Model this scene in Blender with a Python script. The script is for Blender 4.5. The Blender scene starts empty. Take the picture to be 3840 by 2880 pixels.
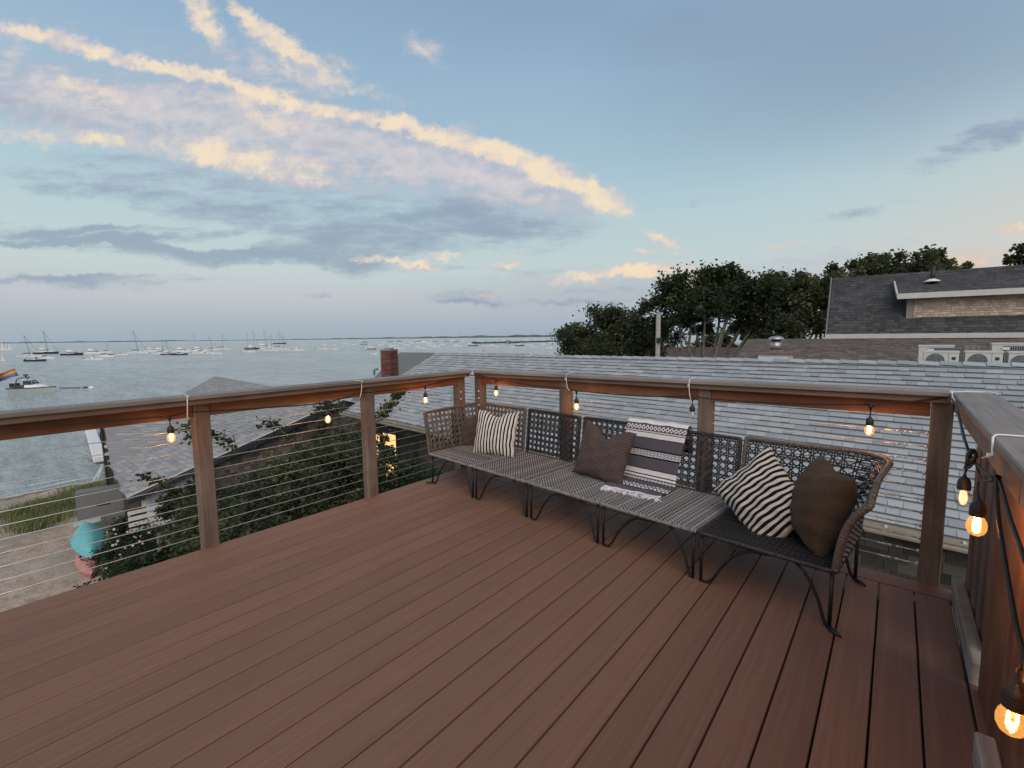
import bpy, bmesh, math, random
import numpy as np
from mathutils import Vector, Matrix, Quaternion
R = math.radians
rnd = random.Random(7)
nrs = np.random.RandomState(11)
SC = bpy.context.scene
COL = SC.collection

# ---------------------------------------------------------------- camera
CAM_H = 1.3678
FPX = 1753.76            # focal length in pixels of the 3840 px wide photograph
PITCH, ROLL, YAW = 0.101, 0.0127, 0.688
_fw = Vector((-math.sin(YAW), math.cos(YAW), 0)); _rt = Vector((math.cos(YAW), math.sin(YAW), 0)); _up = Vector((0, 0, 1))
_f2 = _fw * math.cos(PITCH) - _up * math.sin(PITCH)
_u2 = _fw * math.sin(PITCH) + _up * math.cos(PITCH)
C_R = _rt * math.cos(ROLL) - _u2 * math.sin(ROLL)
C_U = _rt * math.sin(ROLL) + _u2 * math.cos(ROLL)
C_F = _f2
CAM = Vector((0, 0, CAM_H))
cam_data = bpy.data.cameras.new('camera')
cam_data.sensor_width = 36.0; cam_data.sensor_fit = 'HORIZONTAL'
cam_data.lens = FPX / 3840 * 36.0
cam_data.clip_start = 0.02; cam_data.clip_end = 60000
cam = bpy.data.objects.new('camera', cam_data); COL.objects.link(cam)
cam.matrix_world = Matrix(((C_R.x, C_U.x, -C_F.x, 0), (C_R.y, C_U.y, -C_F.y, 0), (C_R.z, C_U.z, -C_F.z, CAM_H), (0, 0, 0, 1)))
SC.camera = cam

def ray(px, py): return C_R * ((px - 1920) / FPX) - C_U * ((py - 1440) / FPX) + C_F
def at_z(px, py, z):
    d = ray(px, py); return CAM + d * ((z - CAM_H) / d.z)
def at_x(px, py, x):
    d = ray(px, py); return CAM + d * (x / d.x)
def at_y(px, py, y):
    d = ray(px, py); return CAM + d * (y / d.y)
def at_d(px, py, dist):
    d = ray(px, py); return CAM + d * (dist / math.hypot(d.x, d.y))
def at_n(px, py, p, n):
    d = ray(px, py); return CAM + d * ((Vector(p) - CAM).dot(n) / d.dot(n))

def s2l(c):
    c = c / 255.0
    return c / 12.92 if c <= 0.04045 else ((c + 0.055) / 1.055) ** 2.4
def rgb(r, g, b): return (s2l(r), s2l(g), s2l(b), 1)

# ---------------------------------------------------------------- node helper
class NT:
    def __init__(s, tree): s.t = tree; s.n = tree.nodes; s.l = tree.links
    def new(s, typ, ins=None, **kw):
        nd = s.n.new(typ)
        for k, v in kw.items(): setattr(nd, k, v)
        for k, v in (ins or {}).items():
            sock = nd.inputs[k]
            if isinstance(v, bpy.types.NodeSocket): s.l.new(v, sock)
            else: sock.default_value = v
        return nd
    def math(s, op, a, b=0.0, c=None, clamp=False):
        nd = s.n.new('ShaderNodeMath'); nd.operation = op; nd.use_clamp = clamp
        for i, v in enumerate((a, b, c)):
            if v is None: continue
            if isinstance(v, bpy.types.NodeSocket): s.l.new(v, nd.inputs[i])
            else: nd.inputs[i].default_value = v
        return nd.outputs[0]
    def mix(s, fac, a, b, mode='MIX'):
        nd = s.n.new('ShaderNodeMix'); nd.data_type = 'RGBA'; nd.blend_type = mode
        for i, v in ((0, fac), (6, a), (7, b)):
            if isinstance(v, bpy.types.NodeSocket): s.l.new(v, nd.inputs[i])
            else: nd.inputs[i].default_value = v
        return nd.outputs[2]
    def ramp(s, fac, stops, interp='LINEAR'):
        nd = s.n.new('ShaderNodeValToRGB'); cr = nd.color_ramp; cr.interpolation = interp
        while len(cr.elements) < len(stops): cr.elements.new(0.5)
        for e, (p, c) in zip(cr.elements, stops):
            e.position = p; e.color = c if len(c) == 4 else (*c, 1)
        s.l.new(fac, nd.inputs[0]); return nd.outputs[0]
    def step(s, x, lo, hi):
        nd = s.n.new('ShaderNodeMapRange'); nd.interpolation_type = 'SMOOTHSTEP'
        s.l.new(x, nd.inputs[0]); nd.inputs[1].default_value = lo; nd.inputs[2].default_value = hi
        return nd.outputs[0]

# ---------------------------------------------------------------- sky
SUN_AZ = Vector((0.97, 0.12, 0)).normalized(); SUN_EL = R(5)
world = bpy.data.worlds.new('World'); SC.world = world; world.use_nodes = True
W = NT(world.node_tree); W.n.clear()
tc = W.new('ShaderNodeTexCoord')
D = tc.outputs['Generated']
def dot(vec):
    nd = W.new('ShaderNodeVectorMath', {0: D, 1: vec}, operation='DOT_PRODUCT'); return nd.outputs['Value']
sep = W.new('ShaderNodeSeparateXYZ', {0: D})
dz = sep.outputs[2]
df = W.math('MAXIMUM', dot(tuple(C_F)), 0.02)
u0 = W.math('DIVIDE', dot(tuple(C_R)), df); v0 = W.math('DIVIDE', dot(tuple(C_U)), df)
uv0 = W.new('ShaderNodeCombineXYZ', {0: u0, 1: v0}).outputs[0]
# ragged edges: warp the sky coordinates with two scales of noise
nw1 = W.new('ShaderNodeTexNoise', {'Vector': uv0, 'Scale': 5.0, 'Detail': 5.0, 'Roughness': 0.62})
nw2 = W.new('ShaderNodeTexNoise', {'Vector': uv0, 'Scale': 22.0, 'Detail': 4.0, 'Roughness': 0.7})
def warp(vec, nz, a):
    c = W.new('ShaderNodeVectorMath', {0: nz.outputs['Color'], 1: (0.5, 0.5, 0.5)}, operation='SUBTRACT')
    m = W.new('ShaderNodeVectorMath', {0: c.outputs[0], 1: (a, a, 0)}, operation='MULTIPLY')
    return W.new('ShaderNodeVectorMath', {0: vec, 1: m.outputs[0]}, operation='ADD').outputs[0]
nw3 = W.new('ShaderNodeTexNoise', {'Vector': uv0, 'Scale': 60.0, 'Detail': 3.0, 'Roughness': 0.7})
uvw = warp(warp(warp(uv0, nw1, 0.055), nw2, 0.05), nw3, 0.018)
uvs = warp(warp(uv0, nw1, 0.07), nw2, 0.02)
def blob(src, px, py, rx, ry, ang, amp):
    """soft ellipse of cloud at a fixed direction (given on the 2212 px wide view)"""
    k = 3840 / 2212
    if ry < 16 and src is uvw: rx, ry, amp = rx * 1.25, ry * 1.4, amp * 1.4
    mp = W.new('ShaderNodeMapping', {'Vector': src, 'Location': ((px * k - 1920) / FPX, -(py * k - 1440) / FPX, 0),
               'Rotation': (0, 0, R(ang)), 'Scale': (rx * k / FPX, ry * k / FPX, 1)}, vector_type='TEXTURE')
    g = W.new('ShaderNodeTexGradient', {'Vector': mp.outputs[0]}, gradient_type='SPHERICAL')
    return W.math('MULTIPLY', W.math('POWER', g.outputs['Fac'], 0.75), amp)
def total(lst):
    a = lst[0]
    for b in lst[1:]: a = W.math('ADD', a, b)
    return a
bright = [(520, 30, 60, 30, -60, .7), (590, 80, 60, 26, -40, .8), (630, 150, 60, 22, -20, .7), (655, 170, 70, 18, -10, .6), (1000, 270, 40, 14, 0, .4), (250, 190, 60, 30, -20, .6), (520, 195, 60, 26, -30, .6), (160, 240, 160, 50, -15, .35), (420, 290, 200, 50, -12, .3), (1180, 430, 120, 26, -10, .45),
          (60, 62, 170, 30, -8, 1.0), (180, 95, 200, 26, -14, 1.1), (330, 138, 190, 22, -16, 1.1), (470, 178, 190, 22, -18, 1.15), (620, 212, 190, 24, -14, 1.15), (780, 250, 200, 26, -13, 1.1), (940, 290, 200, 30, -16, 1.15),
          (1090, 340, 190, 38, -20, 1.2), (1220, 385, 150, 44, -24, 1.2), (1310, 432, 80, 44, -28, 1.1), (30, 100, 70, 40, 0, .6),
          (430, 20, 100, 50, -60, 0.9), (460, 75, 110, 32, -50, 0.9), (545, 50, 120, 22, -48, 0.95), (640, 118, 150, 34, -30, 0.9), (560, 130, 70, 40, -55, 0.8), (700, 150, 90, 26, -30, 0.8), (690, 185, 80, 20, -15, 0.6), (820, 200, 110, 28, -25, 0.5), (740, 130, 60, 20, -25, .6),
          (905, 92, 70, 30, -12, 0.7), (930, 118, 50, 22, -30, 0.55), (60, 285, 220, 30, -6, 0.85), (210, 300, 160, 34, -8, 0.6), (340, 315, 180, 40, -8, 0.65), (500, 340, 160, 40, -10, 0.75), (610, 362, 200, 46, -12, 1.05), (120, 190, 90, 34, -10, .5), (330, 235, 110, 34, -20, .45), (600, 270, 120, 30, -18, .4),
          (200, 198, 130, 34, -22, 0.75), (440, 215, 90, 30, -20, 0.7), (560, 235, 110, 34, -24, 0.7), (1080, 425, 160, 34, -16, 0.5), (960, 290, 60, 20, 0, .4),
          (905, 580, 65, 9, -8, 1.05), (955, 558, 55, 7, 4, 0.9), (1400, 587, 170, 15, 2, 1.05), (1290, 600, 110, 12, 6, 0.9), (1435, 516, 48, 12, -14, 1.1), (1405, 543, 60, 5, 0, 0.9), (1500, 548, 40, 4, 0, 0.6),
          (2060, 556, 150, 26, 2, 1.05), (1090, 574, 55, 9, 5, 0.75), (1540, 603, 90, 11, 0, 0.6), (1680, 530, 60, 6, 5, 0.6), (2190, 496, 60, 9, 10, 0.8), (1110, 552, 60, 4, 0, .5), (830, 566, 80, 10, -5, .7), (1050, 640, 70, 7, 3, .4)]
pale = [(330, 250, 640, 120, -12, 0.9), (780, 320, 560, 110, -13, 0.95), (120, 200, 320, 90, -10, 0.6), (560, 180, 330, 90, -20, 0.45), (1080, 400, 330, 80, -18, 0.8), (200, 70, 420, 60, -14, 0.4), (600, 90, 260, 90, -35, 0.35), (400, 400, 620, 60, -6, 0.45), (1150, 600, 420, 36, 2, 0.4), (1750, 570, 560, 60, 6, 0.45)]
dark = [(200, 497, 260, 9, 2, 1.0), (420, 540, 330, 9, -5, 1.0), (60, 520, 160, 9, -4, .9), (180, 596, 260, 8, 2, .8), (1010, 655, 90, 6, 2, .8), (960, 585, 90, 12, 0, .6), (1240, 655, 160, 6, 0, .5), (120, 500, 330, 22, -6, 1.0), (330, 512, 260, 15, 3, 1.0), (250, 535, 520, 24, -5, 0.9), (560, 555, 330, 26, -3, 0.9), (600, 470, 420, 70, -10, 0.85), (350, 440, 330, 34, -8, 0.6), (780, 545, 240, 62, -4, 1.0), (770, 595, 60, 34, 0, 0.6), (1000, 500, 300, 56, -4, 0.9), (900, 450, 420, 46, -8, 0.6),
        (100, 380, 300, 46, -6, 0.7), (360, 360, 420, 40, -10, 0.6), (110, 240, 330, 40, -14, 0.55), (700, 300, 420, 40, -14, 0.45), (1010, 645, 110, 22, 2, 0.8), (100, 606, 330, 20, -2, 0.85), (330, 600, 200, 12, 3, 0.6), (690, 638, 60, 9, 5, 0.8), (1080, 460, 260, 46, -8, 0.6),
        (2110, 310, 220, 34, 19, 0.95), (2200, 270, 120, 40, 20, 0.6), (1860, 460, 130, 16, 14, 0.95), (1970, 425, 60, 8, 10, 0.6), (1510, 425, 45, 14, 15, 0.7), (1330, 602, 200, 16, 4, 0.7), (1180, 585, 200, 14, 2, 0.6), (1290, 632, 130, 10, 0, 0.6), (1200, 655, 300, 14, 0, 0.5), (1700, 640, 300, 26, 0, 0.4)]
veil = [(1950, 90, 800, 280, 12, 0.6), (1500, 640, 900, 60, 0, 0.3), (1250, 40, 500, 120, 0, .25)]
bf = total([blob(uvw, *b) for b in bright])
dk = total([blob(uvs, *b) for b in dark])
pl = total([blob(uvs, *b) for b in pale])
vl = total([blob(uvs, *b) for b in veil])
# streaky fine texture, drawn out along the wind
mps = W.new('ShaderNodeMapping', {'Vector': uv0, 'Rotation': (0, 0, R(12)), 'Scale': (3.2, 15.0, 1)})
ns = W.new('ShaderNodeTexNoise', {'Vector': mps.outputs[0], 'Scale': 2.4, 'Detail': 9.0, 'Roughness': 0.63})
mpf = W.new('ShaderNodeMapping', {'Vector': uv0, 'Rotation': (0, 0, R(-28)), 'Scale': (9.0, 13.0, 1)})
nf = W.new('ShaderNodeTexNoise', {'Vector': mpf.outputs[0], 'Scale': 2.6, 'Detail': 9.0, 'Roughness': 0.62})
nd3 = W.new('ShaderNodeTexNoise', {'Vector': D, 'Scale': 2.3, 'Detail': 7.0, 'Roughness': 0.6})
sN = W.math('SUBTRACT', ns.outputs[0], 0.5); fN = W.math('SUBTRACT', nf.outputs[0], 0.5)
bsum = W.math('ADD', bf, W.math('ADD', W.math('MULTIPLY', sN, 1.2), W.math('MULTIPLY', fN, 1.7)))
nsh = W.new('ShaderNodeTexNoise', {'Vector': uvw, 'Scale': 13.0, 'Detail': 6.0, 'Roughness': 0.6})
bmask = W.math('MULTIPLY', W.step(bsum, -0.05, 1.35), W.step(bf, 0.0, 0.45))
dsum = W.math('ADD', dk, W.math('ADD', W.math('MULTIPLY', sN, 2.6), W.math('MULTIPLY', fN, 0.6)))
dmask = W.math('MULTIPLY', W.step(dsum, 0.10, 1.45), W.step(dk, 0.02, 0.45))
psum = W.math('ADD', pl, W.math('ADD', W.math('MULTIPLY', sN, 1.9), W.math('MULTIPLY', fN, 1.0)))
pmask = W.math('MULTIPLY', W.step(psum, 0.0, 1.1), W.step(pl, 0.0, 0.5))
# clear sky: colour by height, warmer towards the sunset
base = W.ramp(W.math('ADD', W.math('MULTIPLY', dz, 1.0), 0.0), [
    (0.0, rgb(160, 177, 190)), (0.03, rgb(170, 183, 196)), (0.075, rgb(190, 196, 205)), (0.13, rgb(196, 210, 211)), (0.22, rgb(184, 208, 214)),
    (0.32, rgb(168, 196, 211)), (0.46, rgb(152, 181, 206)), (0.60, rgb(134, 161, 190)), (0.8, rgb(120, 145, 174)), (1.0, rgb(108, 132, 162))])
az = W.new('ShaderNodeVectorMath', {0: D, 1: tuple(SUN_AZ)}, operation='DOT_PRODUCT').outputs['Value']
warm = W.math('MULTIPLY', W.step(az, -0.15, 0.8), W.math('SUBTRACT', 1.0, W.step(dz, 0.06, 0.42)))
base = W.mix(W.math('MULTIPLY', warm, 0.8), base, rgb(238, 206, 182))
grey = W.math('MULTIPLY', W.step(vl, 0.0, 0.6), 0.55)
base = W.mix(grey, base, rgb(130, 147, 170))
sky = W.new('ShaderNodeTexSky'); sky.sky_type = 'NISHITA'; sky.sun_disc = False
sky.sun_elevation = SUN_EL; sky.sun_rotation = math.atan2(SUN_AZ.x, SUN_AZ.y)
sky.air_density = 1.2; sky.dust_density = 1.5
# everything is fed to a Background of strength 0.1, so the picture colours are raised tenfold
SKYGAIN = 10.0 / 1.40
lowc = W.math('SUBTRACT', 1.0, W.step(dz, 0.08, 0.5))
dcol = W.mix(lowc, rgb(138, 154, 178), rgb(142, 160, 182))
pcol = W.mix(W.step(W.math('ADD', psum, W.math('MULTIPLY', fN, 1.2)), 0.4, 1.8), rgb(176, 184, 200), rgb(222, 212, 212))
c0 = W.mix(W.math('MULTIPLY', pmask, 0.85), base, pcol)
c1 = W.mix(W.math('MULTIPLY', dmask, 0.80), c0, dcol)
lit = W.step(W.math('ADD', W.math('MULTIPLY', bsum, 0.55), W.math('MULTIPLY', W.math('SUBTRACT', nsh.outputs[0], 0.5), 3.2)), 0.0, 1.15)
bcol = W.mix(lit, rgb(206, 200, 206), rgb(255, 232, 198))
bcol = W.mix(W.math('MULTIPLY', W.step(az, -0.75, 0.6), W.math('MULTIPLY', W.math('SUBTRACT', 1.0, W.step(dz, 0.05, 0.30)), 0.85)), bcol, rgb(238, 196, 160))
c2 = W.mix(W.math('MULTIPLY', bmask, 0.85), c1, bcol)
c3 = W.new('ShaderNodeVectorMath', {0: c2, 1: (SKYGAIN, SKYGAIN, SKYGAIN)}, operation='MULTIPLY').outputs[0]
c4 = W.mix(0.06, c3, sky.outputs[0])
bg = W.new('ShaderNodeBackground', {'Color': c4, 'Strength': 0.1})
W.l.new(bg.outputs[0], W.new('ShaderNodeOutputWorld').inputs[0])
world.cycles.sampling_method = 'MANUAL'; world.cycles.sample_map_resolution = 512

sun_d = bpy.data.lights.new('sun', 'SUN'); sun_d.energy = 1.5; sun_d.angle = R(60); sun_d.color = (1.0, 0.84, 0.72)
sun = bpy.data.objects.new('sun', sun_d); COL.objects.link(sun)
_sd = Vector((0.62 * math.cos(R(42)), -0.78 * math.cos(R(42)), math.sin(R(42))))
sun.rotation_euler = _sd.to_track_quat('Z', 'Y').to_euler(); sun.location = (5, 2, 8)
SC.view_settings.view_transform = 'Standard'; SC.view_settings.look = 'None'
SC.view_settings.gamma = 1.0; SC.view_settings.use_curve_mapping = False
SC.view_settings.exposure = 0.52
SC.render.engine = 'CYCLES'
SC.cycles.max_bounces = 6; SC.cycles.transparent_max_bounces = 12; SC.cycles.caustics_reflective = False; SC.cycles.caustics_refractive = False
SC.cycles.sample_clamp_indirect = 3.0

# ---------------------------------------------------------------- mesh + object helpers
class MB:
    def __init__(s): s.v = []; s.f = []; s.m = []; s.tint = []; s.uv = None; s.smooth = False
    def quad(s, a, b, c, d, m=0, t=0.5):
        i = len(s.v); s.v += [tuple(a), tuple(b), tuple(c), tuple(d)]; s.f.append((i, i + 1, i + 2, i + 3)); s.m.append(m); s.tint.append(t)
    def poly(s, pts, m=0, t=0.5):
        i = len(s.v); s.v += [tuple(p) for p in pts]; s.f.append(tuple(range(i, i + len(pts)))); s.m.append(m); s.tint.append(t)
    def box(s, c, sz, M=None, m=0, t=0.5):
        hx, hy, hz = sz[0] / 2, sz[1] / 2, sz[2] / 2
        P = [Vector((c[0] + a * hx, c[1] + b * hy, c[2] + d * hz)) for d in (-1, 1) for a, b in ((-1, -1), (1, -1), (1, 1), (-1, 1))]
        if M is not None: P = [M @ p for p in P]
        i = len(s.v); s.v += [tuple(p) for p in P]
        for f in ((3, 2, 1, 0), (4, 5, 6, 7), (0, 1, 5, 4), (1, 2, 6, 5), (2, 3, 7, 6), (3, 0, 4, 7)):
            s.f.append(tuple(i + k for k in f)); s.m.append(m); s.tint.append(t)
    def tube(s, pts, r, seg=8, m=0, t=0.5, cap=True):
        pts = [Vector(p) for p in pts]; n = len(pts)
        rr = r if isinstance(r, (list, tuple)) else [r] * n
        i0 = len(s.v); prev = None
        for k, p in enumerate(pts):
            d = (pts[min(k + 1, n - 1)] - pts[max(k - 1, 0)])
            d = d.normalized() if d.length > 1e-9 else Vector((0, 0, 1))
            if prev is None:
                a = d.orthogonal().normalized()
            else:
                a = prev - d * prev.dot(d)
                a = a.normalized() if a.length > 1e-6 else d.orthogonal().normalized()
            prev = a; b = d.cross(a)
            for j in range(seg):
                th = 2 * math.pi * j / seg
                s.v.append(tuple(p + (a * math.cos(th) + b * math.sin(th)) * rr[k]))
        for k in range(n - 1):
            for j in range(seg):
                j2 = (j + 1) % seg
                s.f.append((i0 + k * seg + j, i0 + k * seg + j2, i0 + (k + 1) * seg + j2, i0 + (k + 1) * seg + j)); s.m.append(m); s.tint.append(t)
        if cap:
            s.f.append(tuple(i0 + j for j in reversed(range(seg)))); s.m.append(m); s.tint.append(t)
            s.f.append(tuple(i0 + (n - 1) * seg + j for j in range(seg))); s.m.append(m); s.tint.append(t)
    def lathe(s, prof, c=(0, 0, 0), seg=16, m=0, t=0.5):
        i0 = len(s.v)
        for r_, z in prof:
            for j in range(seg):
                th = 2 * math.pi * j / seg
                s.v.append((c[0] + r_ * math.cos(th), c[1] + r_ * math.sin(th), c[2] + z))
        for k in range(len(prof) - 1):
            for j in range(seg):
                j2 = (j + 1) % seg
                s.f.append((i0 + k * seg + j, i0 + k * seg + j2, i0 + (k + 1) * seg + j2, i0 + (k + 1) * seg + j)); s.m.append(m); s.tint.append(t)
    def grid(s, P, m=0, t=0.5, uv=False):
        """P[i][j] points"""
        i0 = len(s.v); a = len(P); b = len(P[0])
        for row in P: s.v += [tuple(p) for p in row]
        for i in range(a - 1):
            for j in range(b - 1):
                s.f.append((i0 + i * b + j, i0 + (i + 1) * b + j, i0 + (i + 1) * b + j + 1, i0 + i * b + j + 1)); s.m.append(m); s.tint.append(t)
    def mesh(s, name, mats, smooth=False, uvf=None):
        me = bpy.data.meshes.new(name); me.from_pydata(s.v, [], s.f)
        for x in (mats if isinstance(mats, (list, tuple)) else [mats]): me.materials.append(x)
        if any(s.m): me.polygons.foreach_set('material_index', s.m)
        if len(set(s.tint)) > 1 or (s.tint and s.tint[0] != 0.5):
            at = me.attributes.new('tint', 'FLOAT', 'FACE'); at.data.foreach_set('value', s.tint)
        if uvf is not None:
            ul = me.uv_layers.new(name='UVMap')
            vi = np.zeros(len(me.loops), dtype=np.int32); me.loops.foreach_get('vertex_index', vi)
            U = np.array(uvf, dtype=np.float32)[vi]; ul.data.foreach_set('uv', U.ravel())
        if smooth: me.polygons.foreach_set('use_smooth', [True] * len(me.polygons))
        me.update(); return me

TM = {}
def mat4(loc, rz=0): return Matrix.Translation(Vector(loc)) @ Matrix.Rotation(rz, 4, 'Z')
def thing(name, label, cat, loc=(0, 0, 0), rz=0, group=None):
    o = bpy.data.objects.new(name, None); COL.objects.link(o); o.empty_display_size = 0.1
    o.location = loc; o.rotation_euler = (0, 0, rz); o['label'] = label; o['category'] = cat
    if group: o['group'] = group
    TM[o] = mat4(loc, rz); return o
def link(name, me, parent=None, M=None, kind=None, label=None):
    """M is the world matrix of the new object"""
    o = bpy.data.objects.new(name, me); COL.objects.link(o)
    M = M if M is not None else Matrix.Identity(4)
    TM[o] = M
    if parent is not None:
        o.parent = parent; o.matrix_local = TM[parent].inverted() @ M
    else: o.matrix_world = M
    if kind: o['kind'] = kind
    if label: o['label'] = label
    return o
def part(name, mb, mats, parent, smooth=False, M=None, kind=None, label=None, uvf=None):
    return link(name, mb.mesh(name, mats, smooth, uvf), parent, M, kind, label)
def partl(name, mb, mats, parent, smooth=False, kind=None, label=None, uvf=None):
    """vertices given in the parent's own frame"""
    return link(name, mb.mesh(name, mats, smooth, uvf), parent, TM[parent], kind, label)
def tag(o, label, cat, group=None):
    o['label'] = label; o['category'] = cat
    if group: o['group'] = group
    return o
def subtree_copy(root, M, label, group=None):
    new = root.copy(); COL.objects.link(new); new.matrix_world = M; TM[new] = M
    new['label'] = label
    if group: new['group'] = group
    def rec(src, dst):
        for ch in [c for c in KIDS.get(src, [])]:
            c = ch.copy(); COL.objects.link(c); c.parent = dst; c.matrix_local = ch.matrix_local.copy()
            KIDS.setdefault(dst, []).append(c); rec(ch, c)
    rec(root, new); return new
KIDS = {}
def index_kids():
    KIDS.clear()
    for o in bpy.data.objects:
        if o.parent is not None: KIDS.setdefault(o.parent, []).append(o)

_bev = {}
def beam(name, p0, p1, w, h, mat_, parent=None, up=(0, 0, 1), bev=0.003, label=None):
    """timber from p0 to p1 (centre line of its section), w across, h along up; local x is the grain"""
    p0 = Vector(p0); p1 = Vector(p1); x = (p1 - p0); L = x.length; x.normalize()
    z = Vector(up); z = (z - x * z.dot(x)).normalized(); y = z.cross(x)
    M = Matrix(((x.x, y.x, z.x, p0.x), (x.y, y.y, z.y, p0.y), (x.z, y.z, z.z, p0.z), (0, 0, 0, 1)))
    key = (round(L, 4), round(w, 4), round(h, 4), bev, mat_.name)
    if key not in _bev:
        bm = bmesh.new(); bmesh.ops.create_cube(bm, size=1.0)
        bmesh.ops.scale(bm, vec=(L, w, h), verts=bm.verts); bmesh.ops.translate(bm, vec=(L / 2, 0, 0), verts=bm.verts)
        if bev: bmesh.ops.bevel(bm, geom=bm.edges[:], offset=bev, segments=1, affect='EDGES')
        me = bpy.data.meshes.new(name); bm.to_mesh(me); bm.free(); me.materials.append(mat_); _bev[key] = me
    return link(name, _bev[key], parent, M, None, label)

# ---------------------------------------------------------------- materials
def newmat(name):
    m = bpy.data.materials.new(name); m.use_nodes = True; t = NT(m.node_tree)
    b = t.n['Principled BSDF']; return m, t, b
def simple(name, col, rough=0.5, metal=0.0, var=0.0, scale=8.0, bump=0.0, spec=None):
    m, t, b = newmat(name)
    b.inputs['Roughness'].default_value = rough; b.inputs['Metallic'].default_value = metal
    if spec is not None: b.inputs['Specular IOR Level'].default_value = spec
    tcn = t.new('ShaderNodeTexCoord')
    nz = t.new('ShaderNodeTexNoise', {'Vector': tcn.outputs['Object'], 'Scale': scale, 'Detail': 5.0, 'Roughness': 0.6})
    lo = tuple(c * (1 - var) for c in col[:3]) + (1,); hi = tuple(min(1, c * (1 + var)) for c in col[:3]) + (1,)
    t.l.new(t.ramp(nz.outputs[0], [(0.3, lo), (0.7, hi)]), b.inputs['Base Color'])
    if bump:
        bn = t.new('ShaderNodeBump', {'Height': nz.outputs[0], 'Strength': bump, 'Distance': 0.01}); t.l.new(bn.outputs[0], b.inputs['Normal'])
    return m
def woodmat(name, c1, c2, c3, rough=0.6, gx=1.5, gy=55, objvar=0.25, bump=0.25, blotch=0.45):
    m, t, b = newmat(name); b.inputs['Roughness'].default_value = rough
    b.inputs['Specular IOR Level'].default_value = 0.22
    tcn = t.new('ShaderNodeTexCoord'); oi = t.new('ShaderNodeObjectInfo')
    off = t.new('ShaderNodeVectorMath', {0: tcn.outputs['Object'], 1: oi.outputs['Location']}, operation='ADD')
    mp = t.new('ShaderNodeMapping', {'Vector': off.outputs[0], 'Scale': (gx, gy, gy)})
    n1 = t.new('ShaderNodeTexNoise', {'Vector': mp.outputs[0], 'Scale': 1.0, 'Detail': 6.0, 'Roughness': 0.65})
    mp2 = t.new('ShaderNodeMapping', {'Vector': off.outputs[0], 'Scale': (gx * 0.6, gy * 0.16, gy * 0.16)})
    n2 = t.new('ShaderNodeTexNoise', {'Vector': mp2.outputs[0], 'Scale': 1.0, 'Detail': 4.0, 'Roughness': 0.55})
    n3 = t.new('ShaderNodeTexNoise', {'Vector': off.outputs[0], 'Scale': 3.5, 'Detail': 3.0})
    ca = t.ramp(n1.outputs[0], [(0.3, c1), (0.55, c2), (0.75, c3)])
    cb = t.mix(t.math('MULTIPLY', t.step(n2.outputs[0], 0.42, 0.68), min(1.0, blotch * 2.2)), ca, c1)
    cc = t.mix(t.math('MULTIPLY', t.step(n3.outputs[0], 0.45, 0.7), blotch), cb, c3)
    f = t.math('ADD', 1 - objvar / 2, t.math('MULTIPLY', oi.outputs['Random'], objvar))
    cd = t.new('ShaderNodeVectorMath', {0: cc, 1: t.new('ShaderNodeCombineXYZ', {0: f, 1: f, 2: f}).outputs[0]}, operation='MULTIPLY')
    t.l.new(cd.outputs[0], b.inputs['Base Color'])
    bn = t.new('ShaderNodeBump', {'Height': n1.outputs[0], 'Strength': bump, 'Distance': 0.002}); t.l.new(bn.outputs[0], b.inputs['Normal'])
    return m
def tintmat(name, lo, mid, hi, rough=0.9, use_obj=False, scale=60.0, grain=0.25, patch=None, bump=0.3, spec=0.2):
    """colour per piece: face attribute tint, or the object's own random number"""
    m, t, b = newmat(name); b.inputs['Roughness'].default_value = rough; b.inputs['Specular IOR Level'].default_value = spec
    if use_obj: f = t.new('ShaderNodeObjectInfo').outputs['Random']
    else: f = t.new('ShaderNodeAttribute', attribute_name='tint').outputs['Fac']
    c = t.ramp(f, [(0.0, lo), (0.5, mid), (1.0, hi)])
    geo = t.new('ShaderNodeNewGeometry')
    nz = t.new('ShaderNodeTexNoise', {'Vector': geo.outputs['Position'], 'Scale': scale, 'Detail': 3.0, 'Roughness': 0.7})
    g = t.math('ADD', 1 - grain, t.math('MULTIPLY', nz.outputs[0], 2 * grain))
    nb = t.new('ShaderNodeTexNoise', {'Vector': geo.outputs['Position'], 'Scale': 0.9, 'Detail': 4.0})
    g2 = t.math('MULTIPLY', g, t.math('ADD', 0.86, t.math('MULTIPLY', nb.outputs[0], 0.28)))
    v = t.new('ShaderNodeVectorMath', {0: c, 1: t.new('ShaderNodeCombineXYZ', {0: g2, 1: g2, 2: g2}).outputs[0]}, operation='MULTIPLY').outputs[0]
    t.l.new(v, b.inputs['Base Color'])
    bn = t.new('ShaderNodeBump', {'Height': nz.outputs[0], 'Strength': bump, 'Distance': 0.004}); t.l.new(bn.outputs[0], b.inputs['Normal'])
    return m
def leafmat(name, c1, c2, c3):
    m, t, b = newmat(name); b.inputs['Roughness'].default_value = 0.55; b.inputs['Specular IOR Level'].default_value = 0.25
    f = t.new('ShaderNodeAttribute', attribute_name='tint').outputs['Fac']
    t.l.new(t.ramp(f, [(0.0, c1), (0.6, c2), (1.0, c3)]), b.inputs['Base Color'])
    tr = t.new('ShaderNodeBsdfTranslucent', {'Color': c3})
    mx = t.new('ShaderNodeMixShader', {0: 0.2, 1: b.outputs[0], 2: tr.outputs[0]})
    t.l.new(mx.outputs[0], t.n['Material Output'].inputs[0]); return m

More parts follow.
